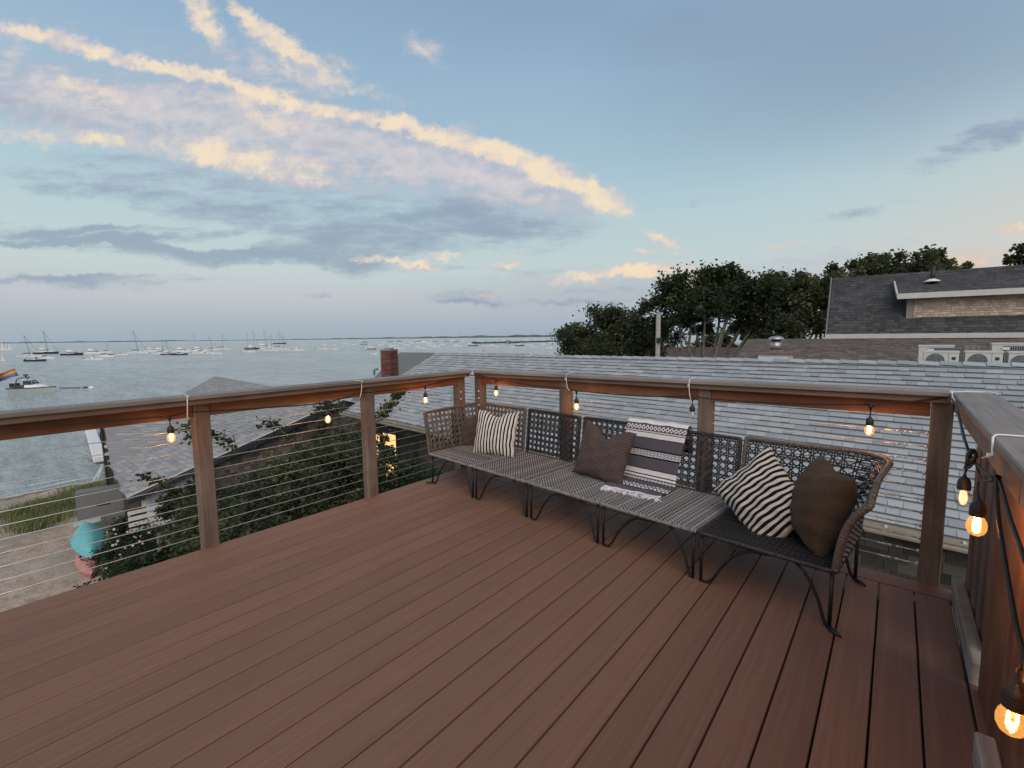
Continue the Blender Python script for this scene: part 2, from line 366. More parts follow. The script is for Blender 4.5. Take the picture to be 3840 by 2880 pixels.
M = {}
M['composite'] = woodmat('deck_composite', (0.172, 0.091, 0.061, 1), (0.205, 0.110, 0.075, 1), (0.242, 0.134, 0.094, 1), rough=0.6, gx=1.5, gy=46, objvar=0.20, bump=0.3, blotch=0.10)
M['rail_red'] = woodmat('rail_wood_sheltered', (0.13, 0.052, 0.027, 1), (0.22, 0.095, 0.050, 1), (0.30, 0.150, 0.085, 1), rough=0.62, gx=2.0, gy=60)
M['rail_grey'] = woodmat('rail_wood_weathered', (0.17, 0.115, 0.085, 1), (0.26, 0.185, 0.145, 1), (0.33, 0.25, 0.205, 1), rough=0.75, gx=2.0, gy=70)
M['cap_grey'] = woodmat('cap_wood_weathered', (0.18, 0.155, 0.140, 1), (0.25, 0.22, 0.20, 1), (0.30, 0.27, 0.25, 1), rough=0.6, gx=2.0, gy=60)
M['post'] = woodmat('post_wood', (0.120, 0.082, 0.062, 1), (0.185, 0.135, 0.108, 1), (0.25, 0.192, 0.158, 1), rough=0.75, gx=2.5, gy=70)
M['beam_grey'] = woodmat('old_grey_beam', (0.22, 0.19, 0.165, 1), (0.34, 0.30, 0.265, 1), (0.46, 0.415, 0.37, 1), rough=0.9, gx=3, gy=40, bump=0.6)
M['steel'] = simple('stainless_steel', (0.74, 0.73, 0.70), 0.35, 0.35, 0.1)
M['cable'] = simple('cable_steel', (0.66, 0.64, 0.58), 0.4, 0.75, 0.08)
M['iron'] = simple('black_iron', (0.018, 0.018, 0.020), 0.5, 0.3, 0.2, 30)
M['rubber'] = simple('black_rubber', (0.016, 0.015, 0.014), 0.55, 0, 0.15, 30)
M['nylon'] = simple('white_nylon', (0.75, 0.75, 0.73), 0.35, 0, 0.05)
M['white'] = simple('white_paint', (0.72, 0.72, 0.70), 0.5, 0, 0.06, 3)
M['trim'] = simple('grey_white_trim', (0.55, 0.54, 0.50), 0.6, 0, 0.08, 4)
M['metal_vent'] = simple('galvanised_metal', (0.42, 0.42, 0.42), 0.4, 0.8, 0.15)
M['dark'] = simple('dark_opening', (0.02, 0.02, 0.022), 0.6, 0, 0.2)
M['sh_grey'] = tintmat('roof_shingle_grey', (0.262, 0.292, 0.306, 1), (0.322, 0.352, 0.366, 1), (0.385, 0.415, 0.428, 1), scale=140)
M['sh_grey_o'] = tintmat('roof_shingle_grey_single', (0.262, 0.292, 0.306, 1), (0.322, 0.352, 0.366, 1), (0.385, 0.415, 0.428, 1), use_obj=True, scale=140)
M['sh_boat'] = tintmat('boathouse_shingle', (0.235, 0.24, 0.24, 1), (0.295, 0.30, 0.30, 1), (0.36, 0.365, 0.365, 1), scale=60)
M['sh_boat_o'] = tintmat('boathouse_shingle_single', (0.235, 0.24, 0.24, 1), (0.295, 0.30, 0.30, 1), (0.36, 0.365, 0.365, 1), use_obj=True, scale=60)
M['sh_dark'] = tintmat('roof_shingle_charcoal', (0.042, 0.042, 0.044, 1), (0.064, 0.063, 0.065, 1), (0.092, 0.090, 0.090, 1), scale=60)
M['sh_dark_o'] = tintmat('roof_shingle_charcoal_single', (0.042, 0.042, 0.044, 1), (0.064, 0.063, 0.065, 1), (0.092, 0.090, 0.090, 1), use_obj=True, scale=60)
M['sh_brown'] = tintmat('roof_shingle_brown', (0.090, 0.068, 0.056, 1), (0.138, 0.108, 0.090, 1), (0.19, 0.152, 0.128, 1), scale=60)
M['sh_brown_o'] = tintmat('roof_shingle_brown_single', (0.090, 0.068, 0.056, 1), (0.138, 0.108, 0.090, 1), (0.19, 0.152, 0.128, 1), use_obj=True, scale=60)
M['sh_green'] = simple('old_roof_felt', (0.14, 0.155, 0.15), 0.9, 0, 0.25, 12, 0.2)
M['cedar'] = tintmat('cedar_wall_shingle', (0.42, 0.32, 0.25, 1), (0.54, 0.43, 0.345, 1), (0.64, 0.54, 0.45, 1), scale=30)
M['cedar_o'] = tintmat('cedar_wall_shingle_single', (0.42, 0.32, 0.25, 1), (0.54, 0.43, 0.345, 1), (0.64, 0.54, 0.45, 1), use_obj=True, scale=30)
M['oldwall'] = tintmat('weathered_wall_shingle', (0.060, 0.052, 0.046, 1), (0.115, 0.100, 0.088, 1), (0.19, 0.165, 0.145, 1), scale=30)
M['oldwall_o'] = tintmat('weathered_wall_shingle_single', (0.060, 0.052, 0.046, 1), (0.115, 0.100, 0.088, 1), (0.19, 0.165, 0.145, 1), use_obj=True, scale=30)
M['oldwall2'] = tintmat('eave_shaded_wall_shingle', (0.030, 0.030, 0.028, 1), (0.060, 0.058, 0.052, 1), (0.10, 0.097, 0.088, 1), scale=30)  # weathered wall shingle darkened: shade under the deep eave put into the colour
M['oldwall_shaded_o'] = tintmat('eave_shaded_wall_shingle_single', (0.030, 0.030, 0.028, 1), (0.060, 0.058, 0.052, 1), (0.10, 0.097, 0.088, 1), use_obj=True, scale=30)
M['brick'] = tintmat('chimney_brick', (0.11, 0.048, 0.040, 1), (0.165, 0.070, 0.056, 1), (0.22, 0.105, 0.085, 1), scale=40)
M['mortar'] = simple('mortar', (0.20, 0.15, 0.13), 0.95, 0, 0.2, 30)
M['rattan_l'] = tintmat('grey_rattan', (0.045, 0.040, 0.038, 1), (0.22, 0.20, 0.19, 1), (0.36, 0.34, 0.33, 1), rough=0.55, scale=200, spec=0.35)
M['rattan_d'] = tintmat('dark_rattan', (0.012, 0.011, 0.012, 1), (0.034, 0.031, 0.033, 1), (0.075, 0.070, 0.074, 1), rough=0.5, scale=200, spec=0.35)
M['rattan_b'] = tintmat('brown_rattan', (0.060, 0.045, 0.036, 1), (0.125, 0.098, 0.080, 1), (0.21, 0.175, 0.15, 1), rough=0.55, scale=200, spec=0.35)
M['leaf_dark'] = leafmat('leaf_dark', (0.009, 0.016, 0.006, 1), (0.032, 0.050, 0.018, 1), (0.110, 0.140, 0.052, 1))
M['leaf_mid'] = leafmat('leaf_mid', (0.013, 0.019, 0.009, 1), (0.052, 0.066, 0.029, 1), (0.165, 0.180, 0.080, 1))
M['leaf_grass'] = leafmat('beach_grass', (0.09, 0.12, 0.045, 1), (0.19, 0.22, 0.085, 1), (0.34, 0.34, 0.16, 1))
M['bark'] = simple('bark', (0.22, 0.20, 0.175), 0.9, 0, 0.35, 9, 0.4)
M['petal'] = simple('rose_petal', (0.55, 0.48, 0.50), 0.6, 0, 0.15, 20)
M['oldpole'] = simple('weathered_pole', (0.30, 0.28, 0.25), 0.9, 0, 0.25, 12, 0.3)
M['plankgrey'] = woodmat('grey_fence', (0.085, 0.088, 0.085, 1), (0.15, 0.155, 0.15, 1), (0.22, 0.225, 0.215, 1), rough=0.9, gx=2, gy=40, bump=0.4)
def emis(name, col, st):
    m = bpy.data.materials.new(name); m.use_nodes = True; t = NT(m.node_tree); t.n.clear()
    e = t.new('ShaderNodeEmission', {'Color': col, 'Strength': st}); t.l.new(e.outputs[0], t.new('ShaderNodeOutputMaterial').inputs[0]); return m
M['filament'] = emis('glowing_filament', (1.0, 0.62, 0.20, 1), 28.0)
M['filament_dim'] = emis('glowing_filament_dim', (1.0, 0.60, 0.24, 1), 2.0)
def bulbglass(name, tint_, mixg, glow=0.0):
    m = bpy.data.materials.new(name); m.use_nodes = True; t = NT(m.node_tree); t.n.clear()
    lw = t.new('ShaderNodeLayerWeight', {'Blend': 0.35})
    tr = t.new('ShaderNodeBsdfTransparent', {'Color': tint_}); gl = t.new('ShaderNodeBsdfGlossy', {'Color': (1, 1, 1, 1), 'Roughness': 0.08})
    fac = t.math('ADD', mixg, t.math('MULTIPLY', lw.outputs['Facing'], 0.45))
    mx = t.new('ShaderNodeMixShader', {0: fac, 1: tr.outputs[0], 2: gl.outputs[0]}); out = mx.outputs[0]
    if glow:
        e = t.new('ShaderNodeEmission', {'Color': (1.0, 0.50, 0.13, 1), 'Strength': glow})
        out = t.new('ShaderNodeAddShader', {0: out, 1: e.outputs[0]}).outputs[0]
    t.l.new(out, t.new('ShaderNodeOutputMaterial').inputs[0]); return m
M['glass_lit'] = bulbglass('lit_bulb_glass', (1.0, 0.74, 0.40, 1), 0.05, 0.28)
M['glass_off'] = bulbglass('clear_bulb_glass', (0.94, 0.95, 0.95, 1), 0.12)
# ================================================================ ground and water
Zs = -5.8
def hnoise(x, y):
    return 0.05 * math.sin(x * 1.7 + y * 0.6) + 0.04 * math.sin(y * 2.3 - x * 0.9) + 0.03 * math.sin(x * 4.1 + 1.3) * math.sin(y * 3.7)
def shore_x(y):
    # the beach line runs away from the deck, behind the houses it swings to the right
    if y < 12: return -30.6 - 0.30 * y * 0.3
    return -31.7 + (y - 12) * 0.62
def ground_z(x, y):
    s = x - shore_x(y)                     # metres inland of the water line
    if s < 0: return Zs + max(s * 0.07, -4)
    return Zs + 0.95 * (1 - math.exp(-s / 5.0)) + hnoise(x, y) * min(1, s / 3)
def sheet(xs, ys, f):
    mb = MB(); mb.grid([[(x, y, f(x, y)) for y in ys] for x in xs]); return mb
def nonlin(lo, hi, a, b, fine, coarse):
    out = [lo]; 
    v = lo
    while v < hi:
        v += fine if a <= v < b else coarse
        out.append(min(v, hi))
    return out
m, t, b = newmat('beach_sand'); b.inputs['Roughness'].default_value = 0.95; b.inputs['Specular IOR Level'].default_value = 0.1
geo = t.new('ShaderNodeNewGeometry')
g1 = t.new('ShaderNodeTexNoise', {'Vector': geo.outputs['Position'], 'Scale': 2.6, 'Detail': 7.0, 'Roughness': 0.68})
g2 = t.new('ShaderNodeTexNoise', {'Vector': geo.outputs['Position'], 'Scale': 0.5, 'Detail': 4.0})
g3 = t.new('ShaderNodeTexNoise', {'Vector': geo.outputs['Position'], 'Scale': 14.0, 'Detail': 4.0, 'Roughness': 0.7})
sc_ = t.ramp(g1.outputs[0], [(0.30, (0.26, 0.20, 0.155, 1)), (0.5, (0.46, 0.365, 0.29, 1)), (0.68, (0.60, 0.49, 0.40, 1))])
sc_ = t.mix(t.step(g2.outputs[0], 0.42, 0.66), sc_, (0.36, 0.315, 0.255, 1))
spz = t.new('ShaderNodeSeparateXYZ', {0: geo.outputs['Position']})
wet = t.step(t.math('ADD', spz.outputs[2], t.math('MULTIPLY', g1.outputs[0], 0.12)), Zs + 0.03, Zs + 0.17)
sc_ = t.mix(wet, (0.13, 0.115, 0.098, 1), sc_)
t.l.new(sc_, b.inputs['Base Color'])
bn = t.new('ShaderNodeBump', {'Height': t.math('ADD', g1.outputs[0], t.math('MULTIPLY', g3.outputs[0], 0.5)), 'Strength': 0.9, 'Distance': 0.09}); t.l.new(bn.outputs[0], b.inputs['Normal'])
M['sand'] = m
xs = nonlin(-400, 300, -34, 10, 0.6, 14); ys = nonlin(-80, 600, -6, 16, 0.6, 16)
gr = part('ground', sheet(xs, ys, ground_z), M['sand'], None, smooth=True, kind='structure')

m, t, b = newmat('harbour_water')
b.inputs['Base Color'].default_value = (0.085, 0.125, 0.135, 1); b.inputs['Roughness'].default_value = 0.22
b.inputs['IOR'].default_value = 1.333; b.inputs['Specular IOR Level'].default_value = 0.5
geo = t.new('ShaderNodeNewGeometry')
ww = t.new('ShaderNodeMapping', {'Vector': geo.outputs['Position'], 'Rotation': (0, 0, R(-40)), 'Scale': (0.55, 1.4, 1)})
w1 = t.new('ShaderNodeTexNoise', {'Vector': ww.outputs[0], 'Scale': 0.9, 'Detail': 7.0, 'Roughness': 0.66, 'Distortion': 0.4})
w2 = t.new('ShaderNodeTexNoise', {'Vector': ww.outputs[0], 'Scale': 0.10, 'Detail': 4.0})
w3 = t.new('ShaderNodeTexNoise', {'Vector': ww.outputs[0], 'Scale': 0.025, 'Detail': 3.0})
hh = t.math('ADD', t.math('MULTIPLY', w1.outputs[0], 1.0), t.math('MULTIPLY', w2.outputs[0], 1.6))
bn = t.new('ShaderNodeBump', {'Height': hh, 'Strength': 1.0, 'Distance': 0.9}); t.l.new(bn.outputs[0], b.inputs['Normal'])
w4 = t.new('ShaderNodeTexNoise', {'Vector': t.new('ShaderNodeMapping', {'Vector': geo.outputs['Position'], 'Rotation': (0, 0, R(-40)), 'Scale': (0.10, 0.42, 1)}).outputs[0], 'Scale': 1.0, 'Detail': 6.0, 'Roughness': 0.7})
t.l.new(t.ramp(t.math('ADD', t.math('MULTIPLY', w3.outputs[0], 0.35), t.math('MULTIPLY', w4.outputs[0], 0.65)), [(0.35, (0.28, 0.34, 0.35, 1)), (0.65, (0.52, 0.585, 0.58, 1))]), b.inputs['Base Color'])
M['water'] = m
mb = MB(); S = 26000
mb.quad((-S, -S, Zs), (S, -S, Zs), (S, S, Zs), (-S, S, Zs))
part('water', mb, M['water'], None, kind='structure')
# breaking ripple line at the beach
m = simple('shore_foam', (0.62, 0.64, 0.62), 0.5, 0, 0.2, 6)
mb = MB()
for k in range(3):
    P = []
    for i in range(120):
        y = -14 + i * 0.26; x = shore_x(y) - 0.35 - k * 1.1 + 0.28 * math.sin(y * 0.8 + k * 2) + 0.12 * math.sin(y * 2.7 + k)
        w_ = (0.10 + 0.07 * math.sin(y * 1.9 + k * 1.3)) * (1 - 0.25 * k)
        P.append([(x - w_, y, Zs + 0.012), (x + w_, y, Zs + 0.012)])
    mb.grid(P)
part('shore_foam', mb, m, None, kind='stuff')['label'] = 'thin pale foam lines of small ripples along the sandy beach'

# low land on the far side of the harbour
mfar = simple('far_shore_land', (0.12, 0.15, 0.17), 1.0, 0, 0.3, 0.01)
mb = MB(); P = []
for i in range(200):
    f = i / 199.0; px = -900 + f * 3900
    dist = 9000 - 5200 * min(1, max(0, (px - 700) / 1400)) if px > 700 else 12000
    p = at_d(px, 1280, dist)
    h = (26 if px < 700 else 12 + 16 * min(1, max(0, (px - 900) / 900))) * (0.55 + 0.45 * abs(math.sin(i * 0.9) * math.sin(i * 0.37 + 1)))
    q = Vector((p.x, p.y, 0)).normalized() * 400
    P.append([(p.x, p.y, Zs - 1), (p.x, p.y, Zs + h * 0.7), (p.x + q.x, p.y + q.y, Zs + h), (p.x + 2 * q.x, p.y + 2 * q.y, Zs - 1)])
mb.grid(P); part('far_shore', mb, mfar, None, smooth=True, kind='structure')
# inner breakwater
mb = MB(); a = at_z(1768, 1289.5, Zs); c_ = at_z(2120, 1281, Zs); N_ = 60; P = []
for i in range(N_ + 1):
    p = a.lerp(c_, i / N_); n_ = Vector((p.x, p.y, 0)).normalized(); h = 1.5 + 0.5 * rnd.random()
    P.append([(p.x, p.y, Zs - 1), (p.x + n_.x, p.y + n_.y, Zs + h), (p.x + 4 * n_.x, p.y + 4 * n_.y, Zs + h), (p.x + 6 * n_.x, p.y + 6 * n_.y, Zs - 1)])
mb.grid(P); o = part('breakwater', mb, simple('wet_rock', (0.06, 0.06, 0.055), 0.9, 0, 0.4, 0.6, 0.5), None)
tag(o, 'long low dark breakwater wall lying across the distant moored boats', 'breakwater')

# ================================================================ deck
BW = 0.1445; X0 = 0.1407; XG = X0 - 24 * BW
def yback(x, y0, sl=-0.0406): return y0 + (x - 0.20) * sl
DY0 = -2.2
mb = MB()
for i in range(16):
    x = -3.35 + i * 0.25; mb.box((x, 0.6, -0.16), (0.04, 5.2, 0.18))
mb.box((-3.43, 0.55, -0.115), (0.04, 5.5, 0.16)); mb.box((-1.6, 3.22, -0.20), (3.6, 0.04, 0.16))
mb.box((-1.55, 0.6, -0.30), (3.9, 5.3, 0.06))
deck = part('deck', mb, simple('deck_frame_timber', (0.06, 0.045, 0.035), 0.9, 0, 0.3), None, kind='structure')
GAP = 0.0068
for k in range(25):
    xa = X0 + 0.0 + (1 - k) * BW; xb = xa - BW
    # the boards stop at the border board across the end
    yb_ = yback((xa + xb) / 2, 3.153) - 0.003
    if k == 24:
        beam('deck_board', (xb + 0.0135, DY0, -0.0125), (xb + 0.0135, yb_, -0.0125), 0.024, 0.025, M['composite'], deck, bev=0.003); xb += 0.027
    beam('deck_board', ((xa + xb) / 2, DY0, -0.0125), ((xa + xb) / 2, yb_, -0.0125), xa - xb - GAP, 0.025, M['composite'], deck, bev=0.003)
XE = -3.467
beam('deck_board', (0.302, DY0, -0.0125), (0.302, 3.14, -0.0125), 0.024, 0.025, M['composite'], deck, bev=0.003)
# border boards: the one along the water side, its narrow starter strip, and the one across the end
beam('border_board', ((XG + 0.028 + XE) / 2 - 0.014, DY0, -0.0115), ((XG + XE + 0.0) / 2, yback(XE, 3.153) + 0.13, -0.0115), 0.137, 0.027, M['composite'], deck)
pa = Vector((XE, yback(XE, 3.153 + 0.070), -0.0110)); pb = Vector((0.30, yback(0.30, 3.153 + 0.070), -0.0110))
beam('border_board', pa, pb, 0.134, 0.027, M['composite'], deck)

# ================================================================ railings
ZL = 1.025; ZR = 1.061
LA = Vector((-3.36, -2.0, ZL)); LB = Vector((-3.345, 3.425, 1.028))
BA = Vector((-3.345, 3.425, 1.028)); BB = Vector((0.228, 3.215, ZR))
RA = Vector((0.228, 3.215, 1.063)); RB = Vector((0.228, -1.2, 1.063))
def rail_members(th, A, B, inward, ppos, low_h=0.082, foff=0.07, capw=0.145, post_bottom=-0.25, capmat='cap_grey', dropsub=0.036, ext=0.0):
    d = (B - A).normalized(); out = -inward
    thk = 0.026
    A2 = A - d * ext
    beam('cap_board', A2 + out * (capw / 2) - Vector((0, 0, thk / 2)), B + out * (capw / 2) - Vector((0, 0, thk / 2)), capw, thk, M[capmat], th, bev=0.004)
    so = 0.030
    beam('sub_rail', A + out * (so + 0.05) - Vector((0, 0, thk + dropsub / 2)), B + out * (so + 0.05) - Vector((0, 0, thk + dropsub / 2)), 0.10, dropsub - 0.001, M['rail_grey'], th, bev=0.004)
    ztop = thk + dropsub
    # posts
    for s_ in ppos:
        c = A + d * s_ + out * (foff + 0.045)
        zt = (A.z + (B.z - A.z) * s_ / (B - A).length) - ztop - 0.001
        beam('post', Vector((c.x, c.y, post_bottom)), Vector((c.x, c.y, zt)), 0.09, 0.09, M['post'], th, up=out, bev=0.005)
    # lower boards butt between the posts
    ss = sorted(ppos)
    segs = [(0.0, ss[0] - 0.047)] + [(ss[i] + 0.047, ss[i + 1] - 0.047) for i in range(len(ss) - 1)]
    for a_, b_ in segs:
        if b_ - a_ < 0.1: continue
        pa = A + d * a_ + out * (foff + 0.028) - Vector((0, 0, ztop + low_h / 2)); pb = A + d * b_ + out * (foff + 0.028) - Vector((0, 0, ztop + low_h / 2))
        L_ = (B - A).length
        pa.z = A.z + (B.z - A.z) * a_ / L_ - ztop - low_h / 2; pb.z = A.z + (B.z - A.z) * b_ / L_ - ztop - low_h / 2
        beam('lower_rail', pa, pb, 0.038, low_h - 0.001, M['rail_red'], th, bev=0.003)
def cables(th, A, B, z0A, z0B, stepA, stepB, off, s0, s1, n=11):
    d = (B - A).normalized(); L_ = (B - A).length
    for k in range(n):
        pa = A + d * s0 + off; pa.z = z0A + stepA * k; pb = A + d * s1 + off; pb.z = z0B + stepB * k
        mb = MB(); mb.tube([pa, pb], 0.0024, 6); part('cable', mb, M['cable'], th, smooth=True)
inL = Vector((1, 0, 0)); inB = Vector((-0.0587, -1, 0)).normalized(); inR = Vector((-1, 0, 0))
railL = thing('railing', 'brown wooden railing with steel cables on the water side, left of the bench', 'railing', (-3.45, 1.0, 0))
postsL = [0.15, 1.0 + 1.035 + 1.0 - 1.0 + 1.0, 4.278, 5.385]
postsL = [-0.0 + 0.6, 3.037, 4.285, 5.375]
rail_members(railL, LA, LB, inL, postsL, foff=0.095, low_h=0.085)
cables(railL, LA, LB, 0.079, 0.083, 0.0707, 0.0725, Vector((-0.14, 0, 0)), 0.0, 5.38)
railB = thing('railing', 'brown wooden railing with steel cables behind the long bench', 'railing', (-1.5, 3.35, 0))
dB = (BB - BA).normalized()
def sB(px, py, z=0.9):
    # distance along the back railing of a picture point on the post faces
    p = at_n(px, py, BA - inB * 0.07, inB); return (p - BA).dot(dB)
pB = [sB(1791, 1470), sB(2112, 1480), sB(2641, 1500), sB(3533, 1560)]
rail_members(railB, BA, BB, inB, pB, foff=0.07)
cables(railB, BA, BB, 0.083, 0.086, 0.0725, 0.0735, -inB * 0.115, 0.12, pB[-1])
# cable hardware: bright swage fittings at the right post, dome nuts at the corner posts
def fitting(th, p, d, big=1.0, long=True):
    mb = MB(); p = Vector(p); d = Vector(d).normalized()
    mb.tube([p, p + d * 0.006, p + d * 0.012], [0.011 * big, 0.012 * big, 0.006 * big], 8)
    if long:
        mb.tube([p + d * 0.012, p + d * 0.085], 0.0042, 6)
        mb.tube([p + d * 0.085, p + d * 0.10], 0.0065, 6)
        mb.tube([p + d * 0.12, p + d * 0.135], 0.0065, 6)
        mb.tube([p + d * 0.135, p + d * 0.185], 0.0048, 6)
    part('cable_fitting', mb, M['steel'], th, smooth=True)
for k in range(11):
    p = BA + dB * (pB[-1] - 0.047) - inB * 0.115; p.z = 0.086 + 0.0735 * k
    fitting(railB, p, -dB)
    # dome nuts on the corner posts
    c = BA + dB * (pB[0] + 0.047) - inB * 0.105; c.z = 0.085 + 0.0725 * k
    mb = MB(); mb.lathe([(0.0, 0.010), (0.008, 0.007), (0.011, 0.0), (0.0, 0.0)], (0, 0, 0), 8)
    Mx = Matrix.Translation(BA + dB * (pB[0] + 0.020) - inB * 0.0695 + Vector((0, 0, 0.085 + 0.0725 * k - 1.028))) @ (inB).to_track_quat('Z', 'Y').to_matrix().to_4x4()
    part('dome_nut', mb, M['steel'], railB, smooth=True, M=Mx)
    yl = LA.y + postsL[-1]
    Mx = Matrix.Translation(Vector((-3.4395, yl - 0.022, 0.083 + 0.0725 * k))) @ Vector((1, 0, 0)).to_track_quat('Z', 'Y').to_matrix().to_4x4()
    mb = MB(); mb.lathe([(0.0, 0.010), (0.008, 0.007), (0.011, 0.0), (0.0, 0.0)], (0, 0, 0), 8)
    part('dome_nut', mb, M['steel'], railL, smooth=True, M=Mx)
    if k < 4:   # turnbuckle sleeves just inside the picture at the left
        p = at_x(34 - 3 * 0, [2236, 2180, 2124, 2070][k], -3.5); zc = 0.079 + (0.0707 + 0) * k
        mb = MB(); mb.tube([(-3.5, p.y - 0.09, zc), (-3.5, p.y, zc)], 0.0055, 8)
        mb.tube([(-3.5, p.y, zc), (-3.5, p.y + 0.012, zc)], [0.0055, 0.003], 8)
        part('cable_sleeve', mb, M['white'], railL, smooth=True)

railR = thing('railing', 'brown wooden privacy railing with wide grey cap at the right picture edge', 'railing', (0.3, 1.0, 0))
dR = (RB - RA).normalized()
beam('cap_board', RA + Vector((0.080, 0.0, -0.013)), RA + Vector((0.080, -1.60, -0.013)), 0.16, 0.026, M['cap_grey'], railR, bev=0.004)
beam('cap_board', RA + Vector((0.080, -1.606, -0.013)), RB + Vector((0.080, 0, -0.013)), 0.16, 0.026, M['cap_grey'], railR, bev=0.004)
beam('sub_rail', RA + Vector((0.070, 0.10, -0.071)), RA + Vector((0.070, -1.60, -0.071)), 0.10, 0.088, M['rail_grey'], railR, bev=0.004)
beam('sub_rail', RA + Vector((0.070, -1.606, -0.071)), RB + Vector((0.070, 0, -0.071)), 0.10, 0.088, M['rail_grey'], railR, bev=0.004)
beam('post', (0.319, 3.245, -0.2), (0.319, 3.245, 0.943), 0.09, 0.09, M['post'], railR, bev=0.005)
yy = 3.195
for k in range(7):
    xo = 0.342 + (0.008 if k % 2 else 0)
    beam('wall_board', (xo, yy - 0.05, 0.0), (xo, yy - 0.05, 0.945), 0.088, 0.018, M['post'], railR, up=(1, 0, 0), bev=0.004); yy -= 0.10
beam('wall_backing', (0.366, 3.2, 0.45), (0.366, 2.5, 0.45), 0.012, 0.95, M['iron'], railR)
beam('post', (0.335, yy - 0.05, -0.2), (0.335, yy - 0.05, 0.943), 0.09, 0.09, M['rail_red'], railR, bev=0.005); yy -= 0.10
for w_ in (0.62, 0.62, 0.62, 0.62, 0.62):
    beam('wall_board', (0.318, yy - w_ / 2, 0.0), (0.318, yy - w_ / 2, 0.945), w_ - 0.004, 0.018, M['rail_red'], railR, up=(1, 0, 0), bev=0.003); yy -= w_
beam('base_beam', (0.310, 3.19, 0.050), (0.312, 2.42, 0.050), 0.048, 0.10, M['beam_grey'], railR, bev=0.006)
beam('base_beam', (0.283, 1.99, 0.050), (0.283, -0.8, 0.050), 0.050, 0.10, M['beam_grey'], railR, bev=0.006)
for k in range(3):      # strip of deck under the wall
    pass
# ================================================================ shingled slopes
M['butt'] = simple('cut_shingle_edge', (0.15, 0.156, 0.162), 0.95, 0, 0.2, 20)
def in_frame(p, mg=60):
    d = Vector(p) - CAM; z = d.dot(C_F)
    if z <= 0.1: return False
    px = 1920 + FPX * d.dot(C_R) / z; py = 1440 - FPX * d.dot(C_U) / z
    return -mg < px < 3840 + mg and -mg < py < 2880 + mg
def shingles(parent, A, B, C_, D_, rows, tabs, mat_s, mat_o, name='shingle', nind=300, thick=0.012, inside=None, gapw=0.006, visible=None):
    """A,B eave corners, C_,D_ ridge corners; courses of separate wedge-shaped tabs"""
    A, B, C_, D_ = map(Vector, (A, B, C_, D_)); items = []
    for r in range(rows):
        t0 = r / rows; t1 = (r + 1) / rows
        a = A.lerp(D_, t0); b_ = B.lerp(C_, t0); L = (b_ - a).length; ex = (b_ - a) / L
        up_ = (A.lerp(D_, t1) - a); hgt = up_.length
        n_ = ex.cross(up_).normalized(); ey = n_.cross(ex)
        x = -rnd.random() * tabs[0]
        while x < L:
            w_ = rnd.uniform(*tabs); x0_ = max(0, x); x1_ = min(L, x + w_); x += w_
            if x1_ - x0_ < 0.03: continue
            cen = a + ex * ((x0_ + x1_) / 2) + ey * hgt / 2
            if inside and not inside(cen): continue
            items.append((a + ex * (x0_ + gapw / 2), ex, ey, n_, x1_ - x0_ - gapw, hgt, cen))
    vis = [i for i in items if in_frame(i[6]) and (visible is None or visible(i[6]))]
    vis.sort(key=lambda i: (i[6] - CAM).length)
    ind = set(id(i) for i in vis[:nind])
    unit = MB()
    def wedge(mb, o_, ex, ey, n_, w_, h_, t):
        j = rnd.uniform(-0.003, 0.003); th = thick * rnd.choice((0.55, 0.6, 1.15, 1.3))
        p = [o_ + ey * j, o_ + ex * w_ + ey * j, o_ + ex * w_ + ey * h_ * 1.04, o_ + ey * h_ * 1.04]
        up = [n_ * th, n_ * th, n_ * 0.0015, n_ * 0.0015]
        q = [p[k] + up[k] for k in range(4)]
        mb.quad(q[0], q[1], q[2], q[3], t=t); mb.quad(p[0], p[1], q[1], q[0], m=1, t=t); mb.quad(p[1], p[2], q[2], q[1], t=t); mb.quad(p[3], p[0], q[0], q[3], t=t)
    big = MB()
    for i in items:
        if id(i) not in ind: wedge(big, i[0], i[1], i[2], i[3], i[4], i[5], min(1, max(0, rnd.gauss(0.5, 0.24))))
    umesh = []
    for _ in range(4):
        u = MB(); wedge(u, Vector((0, 0, 0)), Vector((1, 0, 0)), Vector((0, 1, 0)), Vector((0, 0, 1)), 1, 1, 0.5); umesh.append(u.mesh(name, [mat_o, M['butt']]))
    for i in vis[:nind]:
        o_, ex, ey, n_, w_, h_, _c = i
        Mx = Matrix(((ex.x * w_, ey.x * h_, n_.x, o_.x), (ex.y * w_, ey.y * h_, n_.y, o_.y), (ex.z * w_, ey.z * h_, n_.z, o_.z), (0, 0, 0, 1)))
        link(name, rnd.choice(umesh), parent, Mx)
    if big.f: part(name + 's_far', big, [mat_s, M['butt']], parent, kind='stuff')
def slab(A, B, C_, D_, th):
    A, B, C_, D_ = map(Vector, (A, B, C_, D_)); n_ = (B - A).cross(D_ - A).normalized() * th; mb = MB()
    T_ = [A, B, C_, D_]; U_ = [p - n_ for p in T_]
    mb.quad(*T_); mb.quad(*reversed(U_))
    for k in range(4): mb.quad(U_[k], U_[(k + 1) % 4], T_[(k + 1) % 4], T_[k])
    return mb

